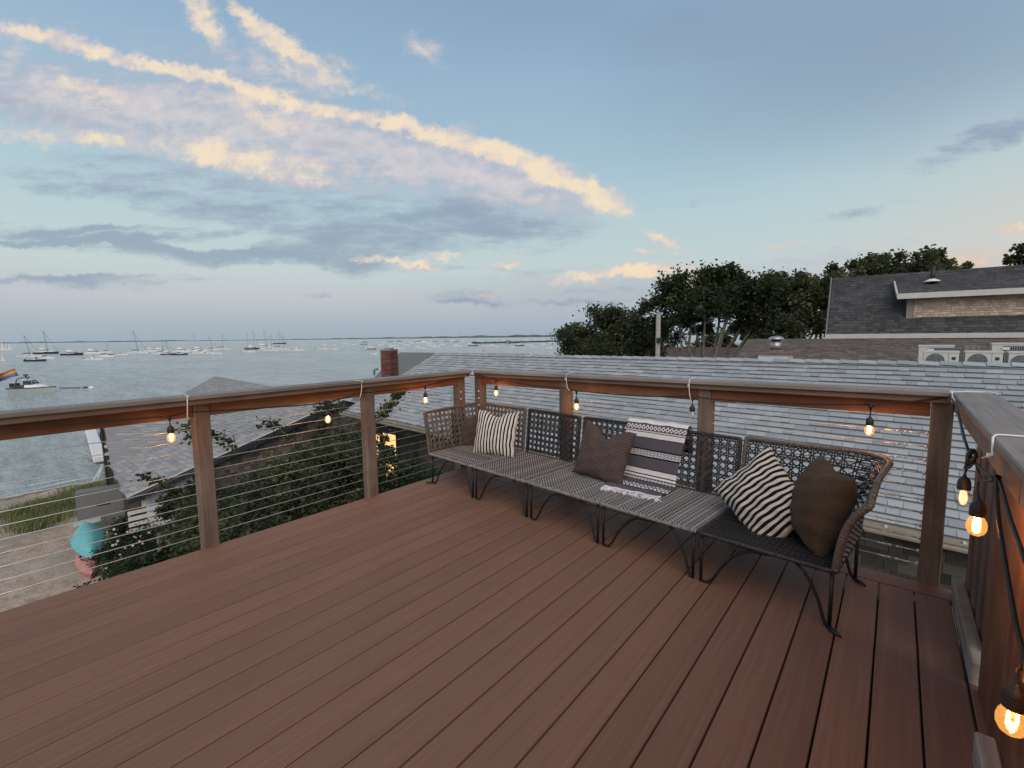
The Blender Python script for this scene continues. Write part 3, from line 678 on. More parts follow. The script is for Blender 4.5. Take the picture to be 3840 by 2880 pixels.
# ---- the long grey roof beside the deck
eL = Vector((-11.825, 7.0, -0.622)); eR = Vector((0.205, 7.0, -0.916)); rL = Vector((-11.825, 10.418, 0.838)); rR = Vector((0.146, 10.418, 0.85))
eR = eL + (eR - eL) * 1.35; rR = rL + (rR - rL) * 1.35
hA = thing('house', 'long low house with pale grey shingle roof right behind the bench railing', 'house', (-4, 9, -4.9))
mb = slab(eL, eR, rR, rL, 0.10); mb2 = slab(rL, rR, rR + Vector((0, 3.4, -1.4)), rL + Vector((0, 3.4, -1.4)), 0.10)
i0 = len(mb.v); mb.v += mb2.v; mb.f += [tuple(k + i0 for k in f) for f in mb2.f]; mb.m += mb2.m; mb.tint += mb2.tint
mb = MB(); mb.grid([[(eL.lerp(eR, i / 14)).lerp(rL.lerp(rR, i / 14), j / 8) - Vector((0, 0, 0.008)) for j in range(9)] for i in range(15)])
mb.grid([[rL.lerp(rR, i / 14) + Vector((0, 3.4, -1.4)) * (j / 3) - Vector((0, 0, 0.006)) for j in range(4)] for i in range(15)])
mb.quad(eL - Vector((0, 0, .1)), rL - Vector((0, 0, .1)), rL - Vector((0, 0, .008)), eL - Vector((0, 0, .008)))
roofA = part('roof', mb, M['sh_grey'], hA)
shingles(roofA, eL, eR, rR, rL, 26, (0.10, 0.30), M['sh_grey'], M['sh_grey_o'], thick=0.015)
# ridge caps
mb = MB()
n_c = 60
for k in range(n_c):
    a = rL.lerp(rR, k / n_c); b_ = rL.lerp(rR, (k + 1.15) / n_c)
    z1 = 0.030; z0 = 0.012
    mb.quad(a + Vector((0, -0.13, -0.055 + z1)), b_ + Vector((0, -0.13, -0.055 + z0)), b_ + Vector((0, 0, z0)), a + Vector((0, 0, z1)), t=rnd.random())
    mb.quad(a + Vector((0, 0, z1)), b_ + Vector((0, 0, z0)), b_ + Vector((0, 0.13, -0.055 + z0)), a + Vector((0, 0.13, -0.055 + z1)), t=rnd.random())
part('ridge_caps', mb, M['sh_grey'], roofA, kind='stuff')
# gutter, fascia
dg = (eR - eL).normalized(); mb = MB()
prof = [(-0.005, -0.010), (-0.005, -0.105), (-0.05, -0.125), (-0.115, -0.115), (-0.125, -0.085), (-0.118, -0.06), (-0.135, -0.035), (-0.135, -0.012), (-0.122, -0.012), (-0.120, -0.040), (-0.03, -0.095), (-0.012, -0.012)]
P = [[p + Vector((0, y, z)) for (y, z) in prof] for p in (eL + Vector((-.05, 0, 0)), eR)]
mb.grid(P); part('gutter', mb, simple('gutter_beige', (0.27, 0.25, 0.20), 0.5, 0, 0.15, 5), hA)
for k in range(24):
    p = eL.lerp(eR, (k + 0.5) / 24)
    mb = MB(); mb.box((p.x, p.y - 0.07, p.z - 0.02), (0.03, 0.11, 0.008)); part('gutter_strap', mb, M['trim'], hA)
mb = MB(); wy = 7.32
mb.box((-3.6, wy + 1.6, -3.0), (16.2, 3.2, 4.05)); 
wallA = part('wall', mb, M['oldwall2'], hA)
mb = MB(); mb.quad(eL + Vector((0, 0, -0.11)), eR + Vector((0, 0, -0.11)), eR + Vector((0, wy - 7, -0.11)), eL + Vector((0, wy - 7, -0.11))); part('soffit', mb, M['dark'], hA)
shingles(wallA, (-11.6, wy, -4.9), (4.0, wy, -4.9), (4.0, wy, -0.98), (-11.6, wy, -0.98), 31, (0.10, 0.24), M['oldwall2'], M['oldwall_shaded_o'], name='wall_shingle', thick=0.014,
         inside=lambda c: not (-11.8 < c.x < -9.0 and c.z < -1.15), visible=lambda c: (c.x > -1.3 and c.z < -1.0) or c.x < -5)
# lit sliding door under the eave
M['litpane'] = emis('warm_lit_pane', (1.0, 0.56, 0.22, 1), 1.0)
mb = MB()
def on_wall(px, py): return at_y(px, py, wy - 0.012)
win = None
for (x0_, x1_) in ((1398, 1428), (1436, 1487)):
    p = on_wall(x0_, 1612); q = on_wall(x1_, 1640); zb = -3.5
    fr = MB(); zt = min(p.z, q.z) + 0.06
    for (a_, b_, c2, d2) in ((p.x - 0.06, p.x, zb, zt), (q.x, q.x + 0.06, zb, zt), (p.x, q.x, zt, zt + 0.07), (p.x, q.x, zb - 0.07, zb)):
        fr.box(((a_ + b_) / 2, wy - 0.02, (c2 + d2) / 2), (b_ - a_, 0.05, d2 - c2))
    w_ = part('window', fr, M['dark'], wallA)
    pn = MB(); pn.quad((p.x, wy - 0.012, zb), (q.x, wy - 0.012, zb), (q.x, wy - 0.012, zt), (p.x, wy - 0.012, zt))
    part('lit_pane', pn, M['litpane'], hA)

# ---- house behind with the old felt roof and brick chimney
hB = thing('house', 'house with worn dark green-grey roof and red brick chimney beyond the long grey roof', 'house', (-17, 17, -4.9))
a = at_d(1499, 1321, 23); c_ = at_y(1988, 1327, a.y)
ridge0 = a; ridge1 = Vector((c_.x, a.y, c_.z))
e0 = ridge0 + Vector((0.3, -3.2, -2.2)); e1 = ridge1 + Vector((0, -3.2, -2.2))
eb0 = ridge0 + Vector((0, 3.2, -2.2)); eb1 = ridge1 + Vector((0, 3.2, -2.2))
mb = slab(e0, e1, ridge1, ridge0, 0.1); mb2 = slab(ridge0, ridge1, eb1, eb0, 0.1)
i0 = len(mb.v); mb.v += mb2.v; mb.f += [tuple(k + i0 for k in f) for f in mb2.f]; mb.m += mb2.m; mb.tint += mb2.tint
part('roof', mb, M['sh_green'], hB)
mb = MB(); mb.poly([e0 + Vector((0.1, 0.2, -0.1)), ridge0 + Vector((0.1, 0, -0.12)), eb0 + Vector((0.1, -0.2, -0.1)), Vector((eb0.x + .1, eb0.y - .2, -4.9)), Vector((e0.x + .1, e0.y + .2, -4.9))])
mb.poly([e1 + Vector((-0.1, 0.2, -0.1)), ridge1 + Vector((-0.1, 0, -0.12)), eb1 + Vector((-0.1, -0.2, -0.1)), Vector((eb1.x - .1, eb1.y - .2, -4.9)), Vector((e1.x - .1, e1.y + .2, -4.9))])
mb.quad((e0.x, e0.y + .2, -4.9), (e1.x, e1.y + .2, -4.9), (e1.x, e1.y + .2, e1.z), (e0.x, e0.y + .2, e0.z))
part('wall', mb, M['oldwall'], hB)
mb = MB(); mb.tube([ridge1 + Vector((0.02, 0, -0.05)), ridge1 + Vector((0.02, -3.2, -2.25))], 0.06, 4); mb.tube([ridge1 + Vector((0.02, 0, -0.05)), ridge1 + Vector((0.02, 3.2, -2.25))], 0.06, 4)
part('rake_trim', mb, M['white'], hB)
# chimney of separate bricks
tl = at_d(1411, 1316, 17.5); tr = at_d(1472, 1316, 17.5)
cw = 0.43; cc = (tl + tr) / 2; ztop = tl.z
ch = part('chimney', (lambda m_: (m_.box((0, 0, -2.6), (cw - 0.03, cw - 0.03, 5.2)), m_)[1])(MB()), M['mortar'], hB, M=Matrix.Translation(Vector((cc.x, cc.y + 0.2, ztop))) @ Matrix.Rotation(R(14), 4, 'Z'))
Mc = TM[ch]; bmx = MB()
bl, bh = 0.195, 0.057
for r in range(58):
    zc = -0.03 - r * (bh + 0.010)
    for sd in range(4):
        Mr = Matrix.Rotation(sd * math.pi / 2, 4, 'Z')
        off = (r % 2) * 0.5
        x = -cw / 2 - off * bl
        while x < cw / 2 - 0.02:
            xa = max(-cw / 2, x); xb = min(cw / 2 - 0.0, x + bl); x += bl + 0.010
            if xb - xa < 0.03: continue
            bmx.box(((xa + xb) / 2, -cw / 2 + 0.0 + rnd.uniform(0, 0.004), zc), (xb - xa, 0.03, bh), Mr, t=rnd.random())
part('brick', bmx, M['brick'], ch, M=Mc, kind='stuff')
mb = MB(); mb.box((0, 0, 0.03), (cw + 0.02, cw + 0.02, 0.05)); mb.box((0, 0, 0.075), (cw * 0.55, cw * 0.55, 0.05))
part('chimney_cap', mb, M['metal_vent'], ch, M=Mc)
mb = MB(); g0 = at_d(1416, 1384, 17.2); mb.tube([g0, g0 + Vector((-0.13, -0.05, -0.02)), g0 + Vector((-0.15, -0.05, -0.22))], 0.045, 6); part('gutter_end', mb, M['metal_vent'], hB)

# ---- boathouse at lower left
hC = thing('boathouse', 'weathered shingled boathouse with grey hip roof at the beach, left of the shrubs', 'boathouse', (-20, 6, -5))
cor = Vector((-15.109, 2.714, -2.6)); pk = Vector((-15.109, 8.904, -0.767)); apex = Vector((-27.2, 8.904, -0.60))
# water end of the slope (its hip runs down towards the camera side)
hipfoot = at_n(540, 1585, cor, (pk - cor).cross(apex - pk).normalized())
lowleft = Vector((-30.5, 2.714, -2.5))
nB = (pk - cor).cross(apex - pk).normalized()
if nB.z < 0: nB = -nB
P1 = at_n(415, 1740, cor, nB); P2 = at_n(690, 1600, cor, nB); Pj = at_n(640, 1500, cor, nB)
def slope_pt(px, py): return at_n(px, py, cor, nB)
topL = slope_pt(690, 1475)
mb = MB()
ap = slope_pt(807, 1411)
poly = [cor, pk, ap, topL, P2, P1]
mb.poly(poly); mb.poly([p - Vector((0, 0, 0.12)) for p in reversed(poly)])
for k in range(len(poly)):
    a, b_ = poly[k], poly[(k + 1) % len(poly)]; mb.quad(a - Vector((0, 0, .12)), b_ - Vector((0, 0, .12)), b_, a)
far_r = [pk, pk + Vector((0, 5.8, -1.75)), ap + Vector((0, 5.8, -1.75)), ap]
mb.poly(far_r); mb.poly([p - Vector((0, 0, .1)) for p in reversed(far_r)])
roofC = part('roof', mb, M['sh_boat'], hC)
# clip courses to the polygon (tested in plan)
def inpoly(c, pl):
    ins = False; n2 = len(pl)
    for k in range(n2):
        a, b_ = pl[k], pl[(k + 1) % n2]
        if (a.y > c.y) != (b_.y > c.y) and c.x < (b_.x - a.x) * (c.y - a.y) / (b_.y - a.y) + a.x: ins = not ins
    return ins
slopeL = (pk - cor).length
def ext_(p, L_): return p + Vector((-L_, 0, 0.16 * L_ / 12.0))
shingles(roofC, ext_(cor, 16), cor, pk, ext_(pk, 16), 44, (0.14, 0.36), M['sh_boat'], M['sh_boat_o'], inside=lambda c: inpoly(c, poly), thick=0.014)
# lower slope towards the beach, courses level in the view
hd = Vector((math.cos(YAW), math.sin(YAW), 0))
nA = hd.cross(P2 - P1).normalized()
if nA.z < 0: nA = -nA
# make it face the deck: tilt about the level direction
fd = Vector((hd.y, -hd.x, 0))            # level, towards the camera
nA = (Vector((0, 0, 1)) * 0.92 + fd * 0.40).normalized()
aP = lambda px, py: at_n(px, py, P1, nA)
polyA = [P1 + Vector((0, 0, 0.01)), aP(700, 1640), aP(720, 1480), aP(385, 1560)]
mb = MB(); mb.poly(polyA); mb.poly([p - Vector((0, 0, .12)) for p in reversed(polyA)])
for k in range(4): mb.quad(polyA[k] - Vector((0, 0, .12)), polyA[(k + 1) % 4] - Vector((0, 0, .12)), polyA[(k + 1) % 4], polyA[k])
roofC2 = part('lower_roof', mb, M['sh_boat'], hC)
upA = nA.cross(hd).normalized()
if upA.z < 0: upA = -upA
o_ = P1 - hd * 1.0 - upA * 1.5
shingles(roofC2, o_, o_ + hd * 12, o_ + hd * 12 + upA * 10, o_ + upA * 10, 62, (0.16, 0.42), M['sh_boat'], M['sh_boat_o'], nind=200, inside=lambda c: inpoly(c, polyA), thick=0.014)
# gable wall
mb = MB(); wx = cor.x - 0.25
gp = [Vector((wx, cor.y + 0.35, -5.1)), Vector((wx, 15.0, -5.1)), Vector((wx, 15.0, -2.6)), Vector((wx, pk.y, pk.z - 0.18)), Vector((wx, cor.y + 0.35, cor.z - 0.08))]
mb.poly(gp)
cs = [Vector((wx, cor.y + 0.35, -2.75)), P1 + Vector((0.25, 0.25, -0.12)), polyA[3] + Vector((0.3, 0.2, -0.15))]
for k in range(2): mb.quad((cs[k].x, cs[k].y, -5.3), (cs[k + 1].x, cs[k + 1].y, -5.3), cs[k + 1], cs[k])
wallC = part('wall', mb, M['oldwall'], hC)
def in_gable(c):
    y = c.y
    top = cor.z + (pk.z - cor.z) * (y - cor.y) / (pk.y - cor.y) if y < pk.y else pk.z - (y - pk.y) * 0.30
    return c.z < top - 0.22
shingles(wallC, (wx, cor.y + 0.35, -5.0), (wx, 15, -5.0), (wx, 15, -0.75), (wx, cor.y + 0.35, -0.75), 34, (0.10, 0.22), M['oldwall'], M['oldwall_o'], name='wall_shingle', inside=in_gable, thick=0.016,
         visible=lambda c: c.z > -3.6)
# rake boards dark blue with a pale drip edge
M['rakeblue'] = simple('rake_board_paint', (0.020, 0.030, 0.050), 0.6, 0, 0.2)
beam('rake_board', cor + Vector((-0.02, 0.0, -0.14)), pk + Vector((-0.02, 0, -0.14)), 0.04, 0.20, M['rakeblue'], hC)
beam('rake_board', pk + Vector((-0.02, 0.0, -0.14)), pk + Vector((-0.02, 3.5, -0.14 - 1.06)), 0.04, 0.20, M['rakeblue'], hC)
beam('drip_edge', cor + Vector((0.02, 0.0, -0.015)), pk + Vector((0.02, 0, -0.015)), 0.05, 0.03, M['trim'], hC)
beam('drip_edge', pk + Vector((0.02, 0.0, -0.015)), pk + Vector((0.02, 3.5, -1.075)), 0.05, 0.03, M['white'], hC)
beam('corner_board', (wx + 0.01, cor.y + 0.47, -5.0), (wx + 0.01, cor.y + 0.47, -2.85), 0.03, 0.26, M['white'], hC, up=(0, 1, 0))
# white louvred opening and window on the gable wall
mb = MB(); wv = at_x(560, 1940, wx + 0.03); 
fr = part('louvre', (lambda m_: (m_.box((wx + 0.02, wv.y, wv.z), (0.05, 0.95, 0.62)), m_)[1])(MB()), M['dark'], wallC)
for k in range(4):
    beam('slat', (wx + 0.06, wv.y - 0.45, wv.z - 0.24 + k * 0.16), (wx + 0.06, wv.y + 0.45, wv.z - 0.24 + k * 0.16), 0.02, 0.10, M['white'], fr)
wv = at_x(640, 1880, wx + 0.03)
fr = part('window', (lambda m_: (m_.box((wx + 0.02, wv.y, wv.z), (0.06, 1.1, 1.2)), m_)[1])(MB()), M['trim'], wallC)
for k in range(2):
    pn = MB(); pn.box((wx + 0.055, wv.y - 0.26 + k * 0.52, wv.z), (0.02, 0.46, 1.05)); part('pane', pn, simple('window_glass_pale', (0.36, 0.42, 0.47), 0.15, 0, 0.2, 2), hC)

# ---- dark roofed house with dormer, upper right
hD = thing('house', 'tall house with charcoal shingle roof and a cedar shingled dormer at upper right', 'house', (2, 20, -4.9))
dE0 = at_y(3102, 1258, 17.0); dE1 = at_y(3840, 1252, 17.0); dE1 = dE0 + (dE1 - dE0) * 2.0
rG0 = at_y(3122, 1044, 19.2); rG1 = at_y(3840, 993, 19.2); rG1 = rG0 + (rG1 - rG0) * 2.0
mb = slab(dE0, dE1, rG1, rG0, 0.12); mb2 = slab(rG0, rG1, rG1 + Vector((0, 2.5, -2)), rG0 + Vector((0, 2.5, -2)), 0.12)
i0 = len(mb.v); mb.v += mb2.v; mb.f += [tuple(k + i0 for k in f) for f in mb2.f]; mb.m += mb2.m; mb.tint += mb2.tint
roofD = part('roof', mb, M['sh_dark'], hD)
nD = (dE1 - dE0).cross(rG0 - dE0).normalized()
dp = lambda px, py: at_n(px, py, dE0, nD)
shingles(roofD, dE0, dE1, rG1, rG0, 22, (0.09, 0.22), M['sh_dark'], M['sh_dark_o'], thick=0.014, visible=lambda c: True)
beam('fascia', dE0 + Vector((-0.05, -0.03, -0.03)), dE1 + Vector((0, -0.03, -0.03)), 0.05, 0.13, M['trim'], hD)
beam('rake_trim', dE0 + Vector((-0.03, 0, 0)), rG0 + Vector((-0.03, 0, 0)), 0.04, 0.08, simple('rake_grey', (0.16, 0.16, 0.155), 0.7, 0, 0.1), hD)
for x_ in (dE0.x + 0.3, dE0.x + 0.42):
    beam('bracket', (x_, 17.1, dE0.z - 0.2), (x_, 17.1, dE0.z - 0.08), 0.05, 0.05, M['white'], hD)
mb = MB(); mb.box(((dE0.x + dE1.x) / 2 + 0.3, 19.3, -1.9), ((dE1.x - dE0.x) - 0.5, 4.2, 6.2)); wallD = part('wall', mb, M['oldwall'], hD)
# shed dormer
ym = 17.55
q0 = at_y(3395, 1216, ym); q1 = q0 + Vector((5.0, 0, -0.02)); w0 = at_y(3392, 1121, ym); zt_ = w0.z
mb = MB(); mb.box(((q0.x + q1.x) / 2, ym + 0.85, (q0.z + zt_) / 2), (q1.x - q0.x, 1.7, zt_ - q0.z + 0.02))
dorm = part('dormer', mb, M['cedar'], hD)
shingles(dorm, (q0.x + 0.16, ym - 0.001, q0.z), (q1.x, ym - 0.001, q0.z), (q1.x, ym - 0.001, zt_), (q0.x + 0.16, ym - 0.001, zt_), 11, (0.07, 0.15), M['cedar'], M['cedar_o'], name='wall_shingle', thick=0.016, nind=280)
M['sage'] = simple('sage_trim', (0.25, 0.25, 0.20), 0.7, 0, 0.1)
beam('corner_board', (q0.x + 0.07, ym - 0.02, q0.z), (q0.x + 0.07, ym - 0.02, zt_), 0.14, 0.03, M['sage'], hD, up=(0, 1, 0))
f0 = at_y(3368, 1112, ym - 0.28); f1 = f0 + Vector((5.4, 0, -0.02)); u0_ = at_y(3357, 1056, 18.9); u1_ = u0_ + Vector((5.4, 0, 0))
mb = slab(f0 + Vector((0, 0, 0.05)), f1 + Vector((0, 0, 0.05)), u1_, u0_, 0.08); droof = part('dormer_roof', mb, M['sh_dark'], hD)
shingles(droof, f0 + Vector((0, 0, 0.055)), f1 + Vector((0, 0, 0.055)), u1_ + Vector((0, 0, 0.005)), u0_ + Vector((0, 0, 0.005)), 12, (0.09, 0.22), M['sh_dark'], M['sh_dark_o'], nind=150, thick=0.014)
beam('fascia', f0 + Vector((-0.02, -0.03, 0)), f1 + Vector((0, -0.03, 0)), 0.05, 0.15, M['trim'], hD)
beam('rake_trim', f0 + Vector((-0.02, 0, 0.03)), u0_ + Vector((-0.02, 0, -0.03)), 0.04, 0.10, M['trim'], hD)
vp = at_y(3496, 1052, 18.3); mb = MB(); mb.tube([vp + Vector((0, 0, -0.1)), vp + Vector((0, 0, 0.40))], 0.055, 10); vpipe = part('vent_pipe', mb, M['rubber'], hD, smooth=True)
mb = MB(); mb.lathe([(0.19, -0.03), (0.16, 0.0), (0.06, 0.05)], tuple(vp), 12); part('flashing', mb, M['white'], vpipe)

# ---- lower brown roof in front of it
hE = thing('house', 'low house with brown shingle roof between the grey roof and the charcoal roof', 'house', (0, 14, -4.9))
bR0 = at_y(2803, 1271, 16.4); bR1 = at_y(3840, 1270, 16.4); bR1 = bR0 + (bR1 - bR0) * 1.6
bE0 = Vector((at_y(2785, 1346, 14.2).x, 13.0, 0)); pmid = at_y(2785, 1346, 14.2)
sl = (bR0.z - pmid.z) / (16.4 - 14.2); bE0 = Vector((pmid.x - 0.1, 13.0, pmid.z - sl * 1.2)); bE1 = Vector((bR1.x, 13.0, bE0.z))
mb = slab(bE0, bE1, bR1, bR0, 0.10); roofE = part('roof', mb, M['sh_brown'], hE)
shingles(roofE, bE0, bE1, bR1, bR0, 29, (0.09, 0.24), M['sh_brown'], M['sh_brown_o'], thick=0.013, visible=lambda c: c.y > 14.3)
mb = MB(); mb.box(((bE0.x + bE1.x) / 2, 14.8, -2.4), (bE1.x - bE0.x - 0.3, 3.2, 5.0)); part('wall', mb, M['oldwall'], hE)
bs = at_y(2908, 1338, 12.6)
mb = MB(); mb.box((bs.x, 12.6, bs.z - 0.6), (0.62, 0.62, 1.35))
cup = part('vent_base', mb, M['white'], hE)
mb = MB(); mb.box((bs.x, 12.6, bs.z + 0.085), (0.76, 0.76, 0.03)); mb.lathe([(0.26, 0.10), (0.17, 0.13), (0.14, 0.17)], (bs.x, 12.6, bs.z), 12)
part('flashing', mb, simple('rusty_flashing', (0.17, 0.11, 0.085), 0.7, 0, 0.3), cup)
mb = MB(); mb.tube([(bs.x, 12.6, bs.z + 0.16), (bs.x, 12.6, bs.z + 0.36)], 0.115, 14); part('vent_pipe', mb, M['metal_vent'], cup, smooth=True)
mb = MB(); mb.tube([(bs.x, 12.6, bs.z + 0.36), (bs.x, 12.6, bs.z + 0.43)], 0.10, 14); part('vent_slot', mb, M['dark'], cup, smooth=True)
mb = MB(); mb.lathe([(0.165, 0.42), (0.16, 0.455), (0.09, 0.485), (0.0, 0.495)], (bs.x, 12.6, bs.z), 14); part('vent_cap', mb, M['metal_vent'], cup, smooth=True)
# flat platform that carries the air conditioners
pl = MB(); pl.box((2.4, 12.35, 0.28), (5.0, 2.3, 0.10)); pl.box((2.4, 12.35, -2.3), (4.8, 2.1, 5.0)); part('flat_roof', pl, M['sh_green'], hE)
# ================================================================ air conditioners
M['ac'] = simple('ac_casing', (0.56, 0.56, 0.52), 0.45, 0, 0.05, 3)
M['acgrille'] = simple('ac_grille', (0.30, 0.31, 0.31), 0.5, 0, 0.1)
M['accoil'] = simple('ac_coil', (0.05, 0.06, 0.07), 0.6, 0.3, 0.2)
def ac_unit(px0, px1, pytop, y, h, label, back=False):
    a = at_y(px0, pytop, y); b_ = at_y(px1, pytop, y); w_ = b_.x - a.x; ztop = a.z; z0 = ztop - h
    t_ = thing('air_conditioner', label, 'air conditioner', ((a.x + b_.x) / 2, y + 0.16, z0), 0, 'outdoor air conditioner units on the brown roof')
    L = TM[t_]
    def P(name, mb, m_, sm=False): return partl(name, mb, m_, t_, smooth=sm)
    mb = MB(); mb.box((0, 0, h / 2 + 0.02), (w_, 0.32, h - 0.04)); mb.box((0, 0, h - 0.01), (w_ + 0.02, 0.34, 0.03)); P('casing', mb, M['ac'])
    fx = -w_ * 0.16; fr = min(w_ * 0.27, h * 0.42)
    if not back:
        mb = MB(); mb.tube([(fx, -0.162, h * 0.48), (fx, -0.168, h * 0.48)], fr, 24); P('fan_opening', mb, M['accoil'])
        mb = MB()
        for k in range(1, 6):
            r_ = fr * k / 5.0; mb.tube([(fx + r_ * math.cos(q), -0.172, h * 0.48 + r_ * math.sin(q)) for q in np.linspace(0, 2 * math.pi, 25)], 0.004, 4)
        for k in range(9):
            z_ = h * 0.48 - fr * 0.95 + 1.9 * fr * k / 8; e = math.sqrt(max(0.0, fr * fr - (z_ - h * 0.48) ** 2))
            if e > 0.02: mb.tube([(fx - e, -0.174, z_), (fx + e, -0.174, z_)], 0.004, 4)
        P('fan_grille', mb, M['acgrille'])
        mb = MB(); mb.box((w_ * 0.36, -0.165, h * 0.62), (0.05, 0.01, 0.05)); P('badge', mb, M['dark'])
        mb = MB(); mb.box((w_ * 0.22, -0.162, h * 0.5), (0.006, 0.008, h * 0.9)); P('panel_seam', mb, M['acgrille'])
    else:
        mb = MB(); mb.box((0.07, -0.162, h * 0.5), (w_ * 0.72, 0.008, h * 0.78)); P('coil', mb, M['accoil'])
        mb = MB()
        for k in range(14):
            mb.box((0.07 - w_ * 0.36 + w_ * 0.72 * k / 13, -0.168, h * 0.5), (0.008, 0.008, h * 0.78))
        P('coil_guard', mb, M['acgrille'])
        mb = MB(); mb.box((0.07 - w_ * 0.29, -0.170, h * 0.80), (0.10, 0.01, 0.05)); P('label_plate', mb, M['white'])
    for sx in (-1, 1):
        mb = MB(); mb.box((sx * w_ * 0.36, 0, 0.0), (0.06, 0.36, 0.045)); P('foot', mb, M['dark'])
ac_unit(3465, 3598, 1317, 11.9, 0.34, 'front air conditioner with round fan grille, leftmost of the front row')
ac_unit(3622, 3763, 1317, 11.9, 0.34, 'front air conditioner with round fan grille, in the middle of the front row')
ac_unit(3785, 3925, 1319, 11.9, 0.34, 'front air conditioner with fan grille, cut by the right picture edge')
ac_unit(3447, 3579, 1295, 12.9, 0.46, 'taller air conditioner showing its dark coil behind the leftmost front unit', True)
ac_unit(3722, 3880, 1287, 12.9, 0.50, 'tallest air conditioner showing its dark coil at the right picture edge', True)
a = at_y(3613, 1295, 13.1); b_ = at_y(3672, 1313, 13.1)
mb = MB(); mb.box((0, 0, 0.24), (b_.x - a.x, 0.14, 0.48));
for k in range(3): mb.box((-0.08 + 0.09 * k, -0.075, 0.42), (0.04, 0.02, 0.07))
o = part('utility_box', mb, simple('old_box', (0.20, 0.19, 0.17), 0.7, 0, 0.2), None, M=Matrix.Translation(((a.x + b_.x) / 2, 13.1, a.z - 0.48)))
tag(o, 'small grey-brown utility box between the two taller air conditioners', 'utility box')

# ================================================================ vegetation
def leaves(centers, spread, n, size, rs, flat=0.35, tintb=(0.0, 1.0), up=0.0):
    """n small diamond leaves scattered round the given clump centres"""
    C_ = np.array(centers); k = rs.randint(0, len(C_), n)
    pos = C_[k, :3] + rs.normal(0, 1, (n, 3)) * (C_[k, 3:4] if C_.shape[1] > 3 else spread)
    d = rs.normal(0, 1, (n, 3)); d[:, 2] = d[:, 2] * 0.6 - 0.15 + up; d /= np.linalg.norm(d, axis=1)[:, None]
    e = rs.normal(0, 1, (n, 3)); e -= d * (e * d).sum(1)[:, None]; e /= np.linalg.norm(e, axis=1)[:, None]
    L = size * rs.uniform(0.6, 1.35, n)[:, None]; Wd = L * flat * rs.uniform(0.8, 1.2, n)[:, None]
    v = np.stack([pos, pos + d * L * 0.5 + e * Wd, pos + d * L, pos + d * L * 0.5 - e * Wd], 1).reshape(-1, 3)
    # clump-wise and leaf-wise colour variation of the foliage itself
    ct = rs.uniform(0, 1, len(C_)); t = np.clip(0.60 * ct[k] ** 1.4 + 0.45 * rs.uniform(0, 1, n) ** 1.3, 0, 1) * (tintb[1] - tintb[0]) + tintb[0]
    return v, t
def leafmesh(name, v, t, mat_):
    n = len(v) // 4; me = bpy.data.meshes.new(name)
    me.vertices.add(len(v)); me.vertices.foreach_set('co', v.astype(np.float32).ravel())
    me.loops.add(n * 4); me.loops.foreach_set('vertex_index', np.arange(n * 4, dtype=np.int32))
    me.polygons.add(n); me.polygons.foreach_set('loop_start', np.arange(0, n * 4, 4, dtype=np.int32))
    at = me.attributes.new('tint', 'FLOAT', 'FACE'); at.data.foreach_set('value', t.astype(np.float32))
    me.materials.append(mat_); me.update(calc_edges=True); return me
def limb(mb, a, b_, r0, r1, wob=0.12, n=7):
    a = Vector(a); b_ = Vector(b_); L = (b_ - a).length; pts = []; rr = []
    o1 = Vector((rnd.uniform(-1, 1), rnd.uniform(-1, 1), rnd.uniform(-.3, .3))) * wob * L
    for i in range(n):
        f = i / (n - 1); pts.append(a.lerp(b_, f) + o1 * math.sin(math.pi * f) + Vector((rnd.uniform(-1, 1), rnd.uniform(-1, 1), 0)) * 0.02 * L * (0 < f < 1)); rr.append(r0 + (r1 - r0) * f)
    mb.tube(pts, rr, 7); return pts
def tree(name, label, base, clumps, nleaf, size, mat_, trunk_r=0.16, cat='tree', group=None, limbs=True, shell=0.62, sub=9, seed=1, flat=0.38, tintb=(0, 1), clump=(0.10, 0.20)):
    """clumps: list of (x,y,z,rx,ry,rz) ellipsoids that make the crown"""
    rs = np.random.RandomState(seed)
    t_ = thing(name, label, cat, base, 0, group)
    cen = []; tot = sum((c[3] * c[4] * c[5]) ** 0.6 for c in clumps)
    for c in clumps:
        w_ = (c[3] * c[4] * c[5]) ** 0.6 / tot; m_ = max(5, int(sub * len(clumps) * w_))
        for _ in range(m_):
            d = rs.normal(0, 1, 3); d /= np.linalg.norm(d); rr = shell + (1.02 - shell) * rs.rand() ** 0.6
            if d[2] < -0.5: d[2] *= 0.4
            q = (c[0] + d[0] * c[3] * rr, c[1] + d[1] * c[4] * rr, c[2] + d[2] * c[5] * rr)
            cen.append((*q, min(c[3], c[4], c[5]) * rs.uniform(*clump)))
    v, tt = leaves(cen, 0, nleaf, size, rs, flat, tintb)
    link('crown', leafmesh('crown', v, tt, mat_), t_)
    if limbs:
        mb = MB(); b0 = Vector(base)
        order = sorted(clumps, key=lambda c: -c[2]); hub = b0 + Vector((0, 0, (sum(c[2] for c in clumps) / len(clumps) - base[2]) * 0.35))
        limb(mb, b0, hub, trunk_r, trunk_r * 0.8, 0.04)
        for c in clumps:
            pts = limb(mb, hub, Vector(c[:3]), trunk_r * 0.6, trunk_r * 0.22, 0.10)
            for _ in range(3):
                s_ = rnd.choice(pts[2:]); d = Vector((rnd.gauss(0, 1), rnd.gauss(0, 1), rnd.gauss(0.3, 0.6))).normalized()
                limb(mb, s_, s_ + Vector((d.x * c[3], d.y * c[4], d.z * c[5])) * 0.8, trunk_r * 0.25, trunk_r * 0.06, 0.1, 5)
        part('trunk', mb, M['bark'], t_, smooth=True)
    return t_
def cl(px, py, dist, rx, rz, ry=None):
    """crown lobe seen at a picture point, at a distance in metres; radii in metres"""
    p = at_d(px, py, dist); return (p.x, p.y, p.z, rx, ry or rx, rz)
K = lambda d: d / FPX   # metres per pixel at a distance
